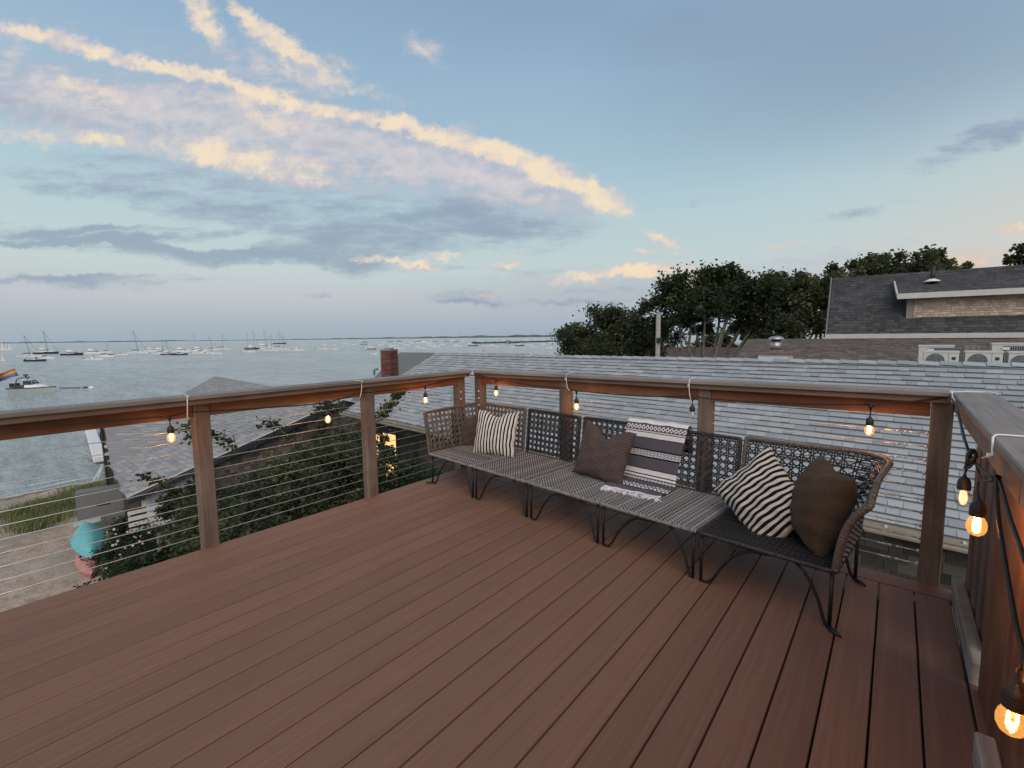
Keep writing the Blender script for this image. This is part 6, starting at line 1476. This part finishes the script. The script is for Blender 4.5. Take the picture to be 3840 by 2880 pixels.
# ================================================================ flags
fl_ = thing('flag', 'rainbow striped flag flying at the left picture edge above the water', 'flag', tuple(at_d(-240, 1440, 20)))
fcol = [(0.50, 0.07, 0.06), (0.55, 0.22, 0.06), (0.60, 0.48, 0.12), (0.18, 0.35, 0.22), (0.10, 0.14, 0.42), (0.22, 0.10, 0.34)]
tlp = [(-225, 1452), (-160, 1440), (-100, 1425), (-55, 1415), (-20, 1405), (10, 1398), (30, 1390), (45, 1384), (55, 1381)]; blp = [(-220, 1510), (-150, 1495), (-90, 1480), (-50, 1462), (-20, 1448), (0, 1431), (20, 1425), (45, 1414), (70, 1409)]
for k in range(6):
    P = []
    for i in range(9):
        a = at_d(*tlp[i], 20 + 0.12 * math.sin(i * 1.4)); b_ = at_d(*blp[i], 20 + 0.12 * math.sin(i * 1.4 + .5)); P.append([a.lerp(b_, k / 6), a.lerp(b_, (k + 1) / 6)])
    mb = MB(); mb.grid(P); o = part('stripe', mb, simple('flag_cloth_%d' % k, fcol[k], 0.8, 0, 0.1), fl_, smooth=True); s_ = o.modifiers.new('t', 'SOLIDIFY'); s_.thickness = 0.004
mb = MB(); p = at_d(-228, 1440, 20); mb.tube([(p.x, p.y, -5), (p.x, p.y, at_d(-228, 1440, 20).z)], 0.035, 8); part('flag_pole', mb, M['white'], fl_, smooth=True)
f2 = thing('flag', 'tiny red and white striped flag above the far end of the long grey roof ridge', 'flag', tuple(at_d(1806, 1320, 60)))
a = at_d(1806, 1311, 60); mb = MB(); mb.tube([(a.x, a.y, -4), (a.x, a.y, a.z + 0.1)], 0.03, 6); part('flag_pole', mb, M['white'], f2)
for k in range(7):
    P = [[at_d(1806 + 3 * i, 1312 - i * 0.5 + k * 1.4, 60 + .1 * math.sin(i)), at_d(1806 + 3 * i, 1312 - i * 0.5 + (k + 1) * 1.4, 60 + .1 * math.sin(i))] for i in range(5)]
    mb = MB(); mb.grid(P); part('stripe', mb, simple('flag_red' if k % 2 == 0 else 'flag_white', (0.5, 0.10, 0.10) if k % 2 == 0 else (0.65, 0.62, 0.6), 0.8), f2)

# ================================================================ boats
M['hull_w'] = simple('hull_white', (0.80, 0.81, 0.80), 0.3, 0, 0.05, 0.5)
M['hull_n'] = simple('hull_navy', (0.030, 0.038, 0.055), 0.3, 0, 0.1, 0.5)
M['hull_g'] = simple('hull_pale_green', (0.40, 0.46, 0.44), 0.35, 0, 0.05, 0.5)
M['bglass'] = simple('boat_window', (0.03, 0.04, 0.05), 0.15, 0, 0.1)
M['sail'] = simple('sail_cloth', (0.62, 0.58, 0.52), 0.8, 0, 0.08, 0.6)
M['cover'] = simple('sail_cover', (0.045, 0.055, 0.07), 0.8, 0, 0.2)
M['mast'] = simple('mast_metal', (0.16, 0.17, 0.18), 0.5, 0.2, 0.1)
M['mastl'] = simple('mast_pale', (0.45, 0.46, 0.46), 0.5, 0.2, 0.1)
M['buff'] = simple('cabin_buff', (0.52, 0.46, 0.37), 0.5, 0, 0.1)
def hullmb(L, Bm, H, bow=0.35, n=14, mi=0, stern=0.85):
    mb = MB(); P = []
    for i in range(n + 1):
        f = i / n; x = -L / 2 + f * L
        bw = Bm / 2 * (stern + (1 - stern) * min(1, f * 3)) * (1 - max(0, (f - 0.55) / 0.45) ** 2.2) + 0.01
        sh = H * (1 + bow * f ** 2); rk = L * 0.06 * max(0, f - 0.6) / 0.4
        P.append([(x, 0, -0.45 * H), (x + rk * .2, -bw * 0.75, -0.05 * H), (x + rk, -bw, sh), (x + rk, -bw * 0.9, sh), (x + rk, -bw * .9, sh - 0.12 * H), (x + rk, bw * .9, sh - 0.12 * H), (x + rk, bw * 0.9, sh), (x + rk, bw, sh), (x + rk * .2, bw * 0.75, -0.05 * H), (x, 0, -0.45 * H)])
    mb.grid(P, m=mi); mb.poly(list(reversed(P[0]))[:-1], m=mi); return mb, P
def cabin(mb, x0, x1, w0, z0, z1, rf=0.35, rb=0.1, m=0, taper=0.85):
    h = z1 - z0; a = [(x0, -w0, z0), (x1, -w0 * .8, z0), (x1, w0 * .8, z0), (x0, w0, z0)]; b_ = [(x0 + rb * h, -w0 * taper, z1), (x1 - rf * (x1 - x0), -w0 * taper * .85, z1), (x1 - rf * (x1 - x0), w0 * taper * .85, z1), (x0 + rb * h, w0 * taper, z1)]
    mb.quad(*b_, m=m)
    for k in range(4): mb.quad(a[k], a[(k + 1) % 4], b_[(k + 1) % 4], b_[k], m=m)
def boat(kind, px, py, wpx, label, hull='hull_w', flip=1, mastpx=0, yaw=0.0, parts=True, group=None, mastm='mast', extra=None):
    p = at_z(px, py, Zs); dpt = (p - CAM).dot(C_F); L = max(3.5, wpx * 1.12 / FPX * dpt); pm = dpt / FPX
    rz = YAW + yaw + (math.pi if flip < 0 else 0)
    t_ = thing('sailboat' if kind in ('sail', 'schooner', 'tallship', 'dinghy_sail') else 'motorboat', label, 'sailboat' if kind in ('sail', 'schooner', 'tallship', 'dinghy_sail') else 'motorboat', (p.x, p.y, Zs), rz, group)
    Bm = L * 0.30; H = L * 0.075 if kind != 'sail' else L * 0.07
    if kind == 'cruiser': H = L * 0.085
    mats = [M[hull], M['hull_w'], M['bglass'], M['mast'], M['rubber'], M['cover'], M['sail'], M['buff']]
    hb, P_ = hullmb(L, Bm, H, 0.45 if kind != 'skiff' else 0.25)
    coll = {'hull': hb}
    def g(n_): return coll.setdefault(n_, MB())
    if kind == 'cruiser':
        cabin(g('cabin'), -L * .22, L * .26, Bm * .38, H * .9, H * 2.3, .42, .1, 1); cabin(g('windows'), -L * .20, L * .245, Bm * .385, H * 1.55, H * 2.05, .30, .1, 2, .95)
        cabin(g('flybridge'), -L * .20, L * .06, Bm * .32, H * 2.3, H * 2.85, .2, .1, 1); g('arch').tube([(-L * .14, -Bm * .3, H * 2.3), (-L * .18, -Bm * .28, H * 3.6), (-L * .18, Bm * .28, H * 3.6), (-L * .14, Bm * .3, H * 2.3)], L * .008, 5, m=1)
        g('canopy').box((-L * .08, 0, H * 3.6), (L * .22, Bm * .6, H * .12), m=1); g('bow_rail').tube([(L * .12, -Bm * .34, H * 1.55), (L * .46, -Bm * .05, H * 2.0), (L * .46, Bm * .05, H * 2.0), (L * .12, Bm * .34, H * 1.55)], L * .003, 4, m=1)
    elif kind == 'cuddy':
        cabin(g('cabin'), -L * .05, L * .34, Bm * .34, H * .95, H * 1.75, .55, .0, 1); cabin(g('windshield'), -L * .08, L * .12, Bm * .33, H * 1.6, H * 2.45, .55, .1, 2); g('hardtop').box((-L * .06, 0, H * 2.6), (L * .24, Bm * .66, H * .13), m=1)
        for sx in (-L * .16, L * .03):
            for sy in (-1, 1): g('post').tube([(sx, sy * Bm * .3, H), (sx, sy * Bm * .3, H * 2.6)], L * .004, 4, m=1)
        g('outboard').box((-L * .53, 0, H * .7), (L * .05, Bm * .16, H * 1.5), m=4)
    elif kind == 'console':
        g('console').box((-L * .02, 0, H * 1.4), (L * .10, Bm * .32, H * 1.1), m=1); g('t_top').box((-L * .03, 0, H * 2.9), (L * .22, Bm * .6, H * .12), m=1)
        for sx in (-L * .10, L * .05):
            for sy in (-1, 1): g('post').tube([(sx, sy * Bm * .22, H), (sx, sy * Bm * .22, H * 2.9)], L * .005, 4, m=1)
        g('outboard').box((-L * .53, 0, H * .8), (L * .05, Bm * .2, H * 1.5), m=4); g('windshield').quad((L * .05, -Bm * .16, H * 1.9), (L * .05, Bm * .16, H * 1.9), (L * .02, Bm * .15, H * 2.4), (L * .02, -Bm * .15, H * 2.4), m=2)
    elif kind == 'skiff':
        for sx in (-.2, .05, .25): g('thwart').box((sx * L, 0, H * .85), (L * .05, Bm * .8, H * .08), m=7)
        g('outboard').box((-L * .53, 0, H * .8), (L * .06, Bm * .2, H * 1.6), m=4); g('console').box((-L * .05, 0, H * 1.2), (L * .10, Bm * .4, H * .7), m=1)
    elif kind == 'sail':
        mh = mastpx * pm if mastpx else L * 1.25
        cabin(g('cabin'), -L * .12, L * .22, Bm * .28, H * .9, H * 1.6, .2, .1, 1); g('mast').tube([(L * .06, 0, H), (L * .06 - (extra or 0) * pm, 0, mh)], [L * .011, L * .008], 6, m=3)
        g('boom').tube([(L * .06, 0, H * 2.3), (-L * .30, 0, H * 2.2)], L * .006, 5, m=3); g('sail_cover').tube([(L * .05, 0, H * 2.6), (-L * .29, 0, H * 2.45)], [L * .018, L * .010], 6, m=5)
        g('forestay').tube([(L * .50, 0, H * 1.5), (L * .06 - (extra or 0) * pm, 0, mh)], L * .005, 4, m=3); g('backstay').tube([(-L * .48, 0, H), (L * .06 - (extra or 0) * pm, 0, mh)], L * .0012, 3, m=3)
        g('windows').box((L * .04, 0, H * 1.3), (L * .22, Bm * .53, H * .2), m=2)
    elif kind == 'schooner':
        mh = mastpx * pm
        for mx_, hh, wd in ((-.10, 1.0, .34), (.20, .92, .24)):
            g('mast').tube([(mx_ * L, 0, H), (mx_ * L, 0, mh * hh)], L * .008, 5, m=3)
            g('sail').quad((mx_ * L, 0.0, H * 1.5), (mx_ * L, 0, mh * .72 * hh), (mx_ * L - wd * L * .55, Bm * .15, mh * .92 * hh), (mx_ * L - wd * L, Bm * .25, H * 1.6), m=6)
        g('sail').poly([(.22 * L, 0, mh * .85), (.60 * L, 0, H * 1.7), (.26 * L, Bm * .1, H * 1.6)], m=6); g('sail').poly([(.30 * L, 0, mh * .80), (.72 * L, 0, H * 1.9), (.42 * L, Bm * .1, H * 1.7)], m=6); cabin(g('cabin'), -L * .3, L * .0, Bm * .2, H * .9, H * 1.5, .1, .1, 1)
    elif kind == 'tallship':
        mh = mastpx * pm
        for mx_, hh in ((-.25, .85), (.0, 1.0), (.22, .9)):
            g('mast').tube([(mx_ * L, 0, H), (mx_ * L, 0, mh * hh)], L * .006, 5, m=3); g('yard').tube([(mx_ * L - L * .04, -Bm * .2, mh * hh * .6), (mx_ * L + L * .04, Bm * .2, mh * hh * .6)], L * .004, 4, m=3)
        g('bowsprit').tube([(L * .48, 0, H * 1.4), (L * .66, 0, H * 2.4)], L * .006, 4, m=3); cabin(g('cabin'), -L * .3, L * .0, Bm * .2, H * .9, H * 1.5, .1, .1, 7)
    elif kind == 'dinghy_sail':
        mh = mastpx * pm; g('mast').tube([(0, 0, H), (0, 0, mh)], L * .01, 5, m=3); g('sail').poly([(-.02 * L, 0, mh * .97), (-.02 * L, 0, H * 1.6), (-L * .42, Bm * .2, H * 1.6)], m=6); g('sail').poly([(.03 * L, 0, mh * .9), (.46 * L, 0, H * 1.6), (.04 * L, Bm * .1, H * 1.6)], m=6)
    if parts:
        for n_, mb in coll.items(): partl(n_, mb, mats, t_, smooth=False)
    else:
        allm = MB()
        for mb in coll.values():
            i0 = len(allm.v); allm.v += mb.v; allm.f += [tuple(k + i0 for k in f) for f in mb.f]; allm.m += mb.m; allm.tint += mb.tint
        COL.objects.unlink(t_); t2 = link(t_.name.split('.')[0], allm.mesh('boat', mats), None, TM[t_])
        t2['label'] = label; t2['category'] = t_['category']
        if group: t2['group'] = group
        bpy.data.objects.remove(t_)
        return t2
    return t_
Z5 = lambda x, y: (x * 0.4973, 1180 + y * 0.4973)
S5 = 0.4973
def b5(kind, x, y, w_, label, **k):
    if 'mastpx' in k: k['mastpx'] *= S5
    if 'extra' in k: k['extra'] *= S5
    return boat(kind, *Z5(x, y), w_ * S5, label, **k)
b5('schooner', 40, 268, 80, 'schooner under full cream sails at the extreme left on the horizon', mastpx=66)
b5('dinghy_sail', 8, 350, 50, 'small sailboat with white sails cut by the left picture edge, below the schooner', mastpx=72)
b5('sail', 222, 320, 150, 'sailboat with dark mast and covered boom, leftmost of the moored sailboats', mastpx=165, extra=34)
b5('sail', 352, 296, 155, 'dark-hulled sailboat with tall pale mast and steep forestay, second from the left', hull='hull_n', mastpx=172, extra=18, mastm='mastl')
b5('cruiser', 338, 284, 110, 'white motor yacht behind the second moored sailboat from the left')
b5('cuddy', 340, 333, 120, 'white low cabin boat just in front of the second moored sailboat')
b5('console', 270, 352, 135, 'dark inflatable-style open boat nearest to the two left sailboats', hull='hull_n', flip=1)
b5('cruiser', 547, 306, 138, 'navy-hulled cabin cruiser floating alone right of the left sailboats', hull='hull_n')
b5('cruiser', 705, 297, 130, 'white two-deck yacht left of the sport fishing boat')
b5('cuddy', 783, 320, 130, 'sport fishing boat with buff hardtop, in the left boat group')
b5('console', 705, 341, 125, 'low centre console boat nearest the deck in the left boat group')
b5('sail', 806, 286, 80, 'small white sailboat behind the sport fishing boat', mastpx=72)
b5('skiff', 838, 303, 66, 'dark small skiff just right of the sport fishing boat', hull='hull_n')
b5('cuddy', 912, 306, 88, 'pale little cabin boat standing apart, left of the tallest sailboat')
b5('sail', 1038, 292, 132, 'white sailboat with dark sail cover and the tallest mast of the left harbour', mastpx=168, extra=30)
b5('cruiser', 1142, 277, 86, 'flybridge yacht just right of the tallest mast')
b5('cruiser', 1212, 284, 112, 'long white motor yacht with dark windows right of the tallest mast')
b5('sail', 1222, 300, 120, 'low white sailboat hull with faint thin mast in front of the long yacht', mastpx=116, mastm='mastl')
b5('sail', 1272, 302, 96, 'navy sailboat with thin leaning mast, right of the long yacht', hull='hull_n', mastpx=102, extra=20)
b5('cuddy', 1352, 304, 108, 'navy open cabin boat in front of the white express cruiser', hull='hull_n')
b5('cruiser', 1372, 282, 110, 'white express cruiser in the middle boat group')
b5('cuddy', 1455, 279, 90, 'buff cabin boat at the left of the tight middle boat cluster')
b5('cruiser', 1500, 276, 110, 'white yacht with brownish flybridge in the tight middle boat cluster')
b5('cuddy', 1515, 294, 120, 'long pale cabin boat at the front of the tight middle cluster')
b5('skiff', 1612, 298, 110, 'low pale open boat at the right of the tight middle cluster')
b5('sail', 1482, 262, 70, 'sailboat with a pale mast behind the tight middle cluster', mastpx=118, extra=22)
b5('sail', 1600, 270, 90, 'sailboat with partly hoisted white sail right of the middle cluster', mastpx=106, extra=26)
b5('sail', 1676, 264, 104, 'sailboat with leaning mast just right of the middle cluster', mastpx=122, extra=2)
b5('cuddy', 1870, 284, 92, 'navy-topped cabin boat at the left front of the right cluster')
b5('cruiser', 1905, 262, 100, 'dark-topped motor yacht at the back left of the right cluster', hull='hull_n')
b5('sail', 1865, 262, 70, 'sailboat with the leftmost mast of the right cluster', mastpx=118)
b5('sail', 1910, 256, 80, 'sailboat with a tall grey mast in the right cluster', mastpx=134)
b5('cruiser', 1990, 254, 116, 'white motor yacht in the centre of the right cluster')
b5('sail', 2010, 262, 90, 'sailboat with a leaning mast in the centre of the right cluster', mastpx=144, extra=20)
b5('sail', 2045, 272, 92, 'low white sailboat at the front of the right cluster', mastpx=122, extra=4)
b5('tallship', 2108, 221, 84, 'dark-hulled tall ship with bare masts far behind the right cluster', hull='hull_n', mastpx=98)
b5('sail', 2105, 257, 90, 'white sailboat beside the dark tall ship in the right cluster', mastpx=120)
b5('sail', 2140, 264, 72, 'white sailboat at the right end of the right cluster', mastpx=112)
# the near cruiser
near = at_z(126, 1471, Zs); dn_ = (near - CAM).dot(C_F); Ln = 158 / FPX * dn_
t_ = thing('motorboat', 'near white cabin cruiser with black radar arch, alone on the water at left', 'motorboat', (near.x, near.y, Zs), YAW)
L = Ln; H = L * 0.10; Bm = L * 0.31
hb, P_ = hullmb(L, Bm, H * 1.15, 0.25, 20, stern=0.92); partl('hull', hb, M['hull_g'], t_)
mb = MB(); P2 = []
for r_ in P_:
    P2.append([Vector(r_[2]) + Vector((0, -0.02, 0.02)), Vector(r_[2]) + Vector((0, -0.03, -0.10))])
mb.grid(P2); partl('rub_rail', mb, M['hull_n'], t_)
mb = MB(); cabin(mb, -L * .10, L * .40, Bm * .36, H * 1.1, H * 2.0, .62, 0, 0); partl('foredeck_cabin', mb, M['hull_w'], t_)
mb = MB(); cabin(mb, -L * .12, L * .10, Bm * .36, H * 1.9, H * 2.9, .5, 0, 0); partl('windshield', mb, M['bglass'], t_)
mb = MB(); mb.box((-L * .10, 0, H * 2.95), (L * .14, Bm * .66, H * .12)); partl('hardtop', mb, M['hull_w'], t_)
mb = MB()
for sy in (-1, 1): mb.tube([(-L * .30, sy * Bm * .42, H * 1.3), (-L * .24, sy * Bm * .38, H * 3.2), (-L * .14, sy * Bm * .3, H * 3.6)], L * .010, 6)
mb.tube([(-L * .14, -Bm * .3, H * 3.6), (-L * .14, Bm * .3, H * 3.6)], L * .010, 6); partl('radar_arch', mb, M['hull_n'], t_)
mb = MB(); mb.tube([(-L * .14, 0, H * 3.6), (-L * .14, 0, H * 4.0)], L * .02, 8); mb.box((-L * .14, 0, H * 4.15), (L * .10, L * .035, H * .28)); partl('radar', mb, M['hull_n'], t_)
mb = MB()
for k in range(2): mb.box((-L * .44 + .02 * L * k, (k - .5) * Bm * .35, H * 1.7), (L * .07, Bm * .16, H * 1.0))
partl('outboard', mb, M['rubber'], t_)
mb = MB()
for sy in (-1, 1):
    mb.tube([(L * .02, sy * Bm * .38, H * 2.9), (L * .18, sy * Bm * .36, H * 2.7), (L * .20, sy * Bm * .34, H * 1.9)], L * .006, 5)
    mb.tube([(L * .1, sy * Bm * .38, H * 2.8), (L * .11, sy * Bm * .38, H * 1.9)], L * .005, 5)
partl('side_rail', mb, M['mastl'], t_)
mb = MB(); cabin(mb, -L * .40, -L * .12, Bm * .30, H * 1.0, H * 1.7, 0, 0, 0); partl('cockpit_seat', mb, M['cover'], t_)
# mooring buoys
for px, py, r_, lb in ((320, 1455, 0.35, 'white mooring float with a dark top right of the near cruiser'), (344, 1454, 0.4, 'small white dinghy-shaped mooring float, rightmost on the open water')):
    p = at_z(px, py, Zs); mb = MB(); mb.lathe([(0, 0.25), (r_ * .7, 0.2), (r_ * 1.1, 0.0), (r_, -0.1)], (0, 0, 0), 10); o = part('mooring_buoy', mb, M['hull_w'] if px > 330 else M['cover'], None, smooth=True, M=Matrix.Translation(p)); tag(o, lb, 'buoy')
p = at_z(262, 1456, Zs); mb = MB(); mb.tube([(-1.6, 0, 0.05), (1.6, 0, 0.05)], 0.08, 6); o = part('floating_pole', mb, M['cover'], None, M=mat4(p, YAW)); tag(o, 'thin dark pole floating on the water between the near cruiser and the buoys', 'pole')
# the distant crowd of moored boats
rb_ = random.Random(5)
far = [(265, 222, 38), (225, 258, 68), (400, 250, 76), (480, 251, 62), (410, 219, 40), (482, 221, 36), (558, 208, 38), (592, 214, 34), (630, 215, 34), (770, 286, 58), (702, 215, 40), (740, 238, 62), (757, 250, 56), (815, 221, 46), (840, 206, 34), (897, 226, 58), (902, 244, 62), (957, 251, 60), (962, 209, 38),
       (1000, 221, 48), (1085, 236, 52), (1115, 243, 56), (1120, 203, 78), (1165, 223, 42), (1200, 191, 52), (1217, 235, 52), (1262, 216, 50), (1312, 191, 42), (1372, 229, 58), (1402, 193, 42), (1490, 226, 60), (1520, 188, 34), (1612, 226, 66), (1652, 233, 48), (1766, 236, 44), (1800, 206, 42), (1822, 226, 58), (1887, 221, 56), (1912, 236, 50), (1990, 216, 42), (2032, 241, 50), (2050, 206, 48), (1500, 205, 40), (1560, 198, 36), (1700, 190, 36),
       (690, 187, 30), (1345, 186, 30), (1460, 212, 40), (1860, 186, 34), (1930, 186, 30), (1985, 184, 32), (2060, 183, 32), (1180, 208, 34), (1045, 208, 36), (1630, 205, 36), (1740, 212, 40), (1560, 228, 36)]
def region(px):
    for lim, nm in ((1440, 'behind the brick chimney'), (1520, 'right of the brick chimney'), (1600, 'above the old felt roof left end'), (1690, 'above the old felt roof middle'), (1780, 'left of the tiny flag'), (1850, 'just above the tiny flag'),
                    (1930, 'right of the tiny flag'), (2000, 'above the white gable tip'), (2050, 'well left of the bushy tree'), (9999, 'close to the bushy tree')):
        if px < lim: return nm
plan = []
for i, (x, y, w_) in enumerate(far):
    kd = rb_.choice(['cuddy', 'console', 'cruiser', 'cuddy', 'skiff']); hl = rb_.choice(['hull_w', 'hull_w', 'hull_w', 'hull_n'])
    plan.append([i, 1000 + x * 0.52, 1180 + y * 0.52, w_ * .52, kd, hl])
seen = {}
for pz in sorted(plan[10:], key=lambda q: q[1]):
    i, px, py, w_, kd, hl = pz
    row = 'front row' if py > 1180 + 232 * .52 else ('middle row' if py > 1180 + 210 * .52 else 'back row')
    lbl = 'tiny %s %s %s, %s' % ('navy' if hl == 'hull_n' else 'white', {'cuddy': 'cabin boat', 'console': 'open boat', 'cruiser': 'flybridge yacht', 'skiff': 'open skiff'}[kd], region(px), row)
    seen.setdefault(lbl, []).append(pz)
for lbl, lst in seen.items():
    for n_, pz in enumerate(lst):
        pz.append(lbl if len(lst) == 1 else lbl + ', ' + ['left one', 'right one', 'far right one', 'fourth one'][n_])
for pz in plan:
    i, px, py, w_, kd, hl = pz[:6]
    if i < 10:
        lbl = ['small white boat highest on the water right of the right cluster', 'lone white motorboat low on the water right of the right cluster', 'left boat of the pair floating in the middle gap of the harbour', 'right boat of the pair floating in the middle gap of the harbour', 'tiny boat behind the left boat of the middle pair', 'tiny boat behind the right boat of the middle pair',
               'leftmost tiny boat of the row of three near the far shore', 'middle tiny boat of the row of three near the far shore', 'rightmost tiny boat of the row of three near the far shore', 'motorboat touching the left side of the brick chimney top'][i]
        boat(kd, px, py, w_, lbl, hull='hull_w' if i in (0, 1) else hl, flip=1, yaw=rb_.uniform(-.3, .3), parts=True)
    else:
        boat(kd, px, py, w_, pz[6], hull=hl, yaw=rb_.uniform(-.4, .4), parts=False, group='boats moored in the crowded far harbour')
for i, (x, top) in enumerate([(705, 150), (835, 152), (893, 150), (955, 143), (1100, 142), (1300, 145), (1365, 155), (1398, 118), (1500, 148), (1578, 140), (1678, 132), (1740, 128), (1840, 140), (1918, 122), (2015, 120), (2060, 130), (1215, 150), (1460, 152)]):
    px = 1000 + x * .52; yw = 190 + rb_.uniform(0, 10)
    boat('sail', px, 1180 + yw * .52, 34 * .52, 'tiny far sailboat, %s hair-thin mast from the left against the horizon' % ['first', 'second', 'third', 'fourth', 'fifth', 'seventh', 'eighth', 'ninth', 'eleventh', 'twelfth', 'thirteenth', 'fourteenth', 'fifteenth', 'sixteenth', 'seventeenth', 'eighteenth', 'sixth', 'tenth'][i], mastpx=(yw - top) * .52, parts=False, group='far sailboats along the horizon', hull=rb_.choice(['hull_w', 'hull_n']), mastm='mastl')
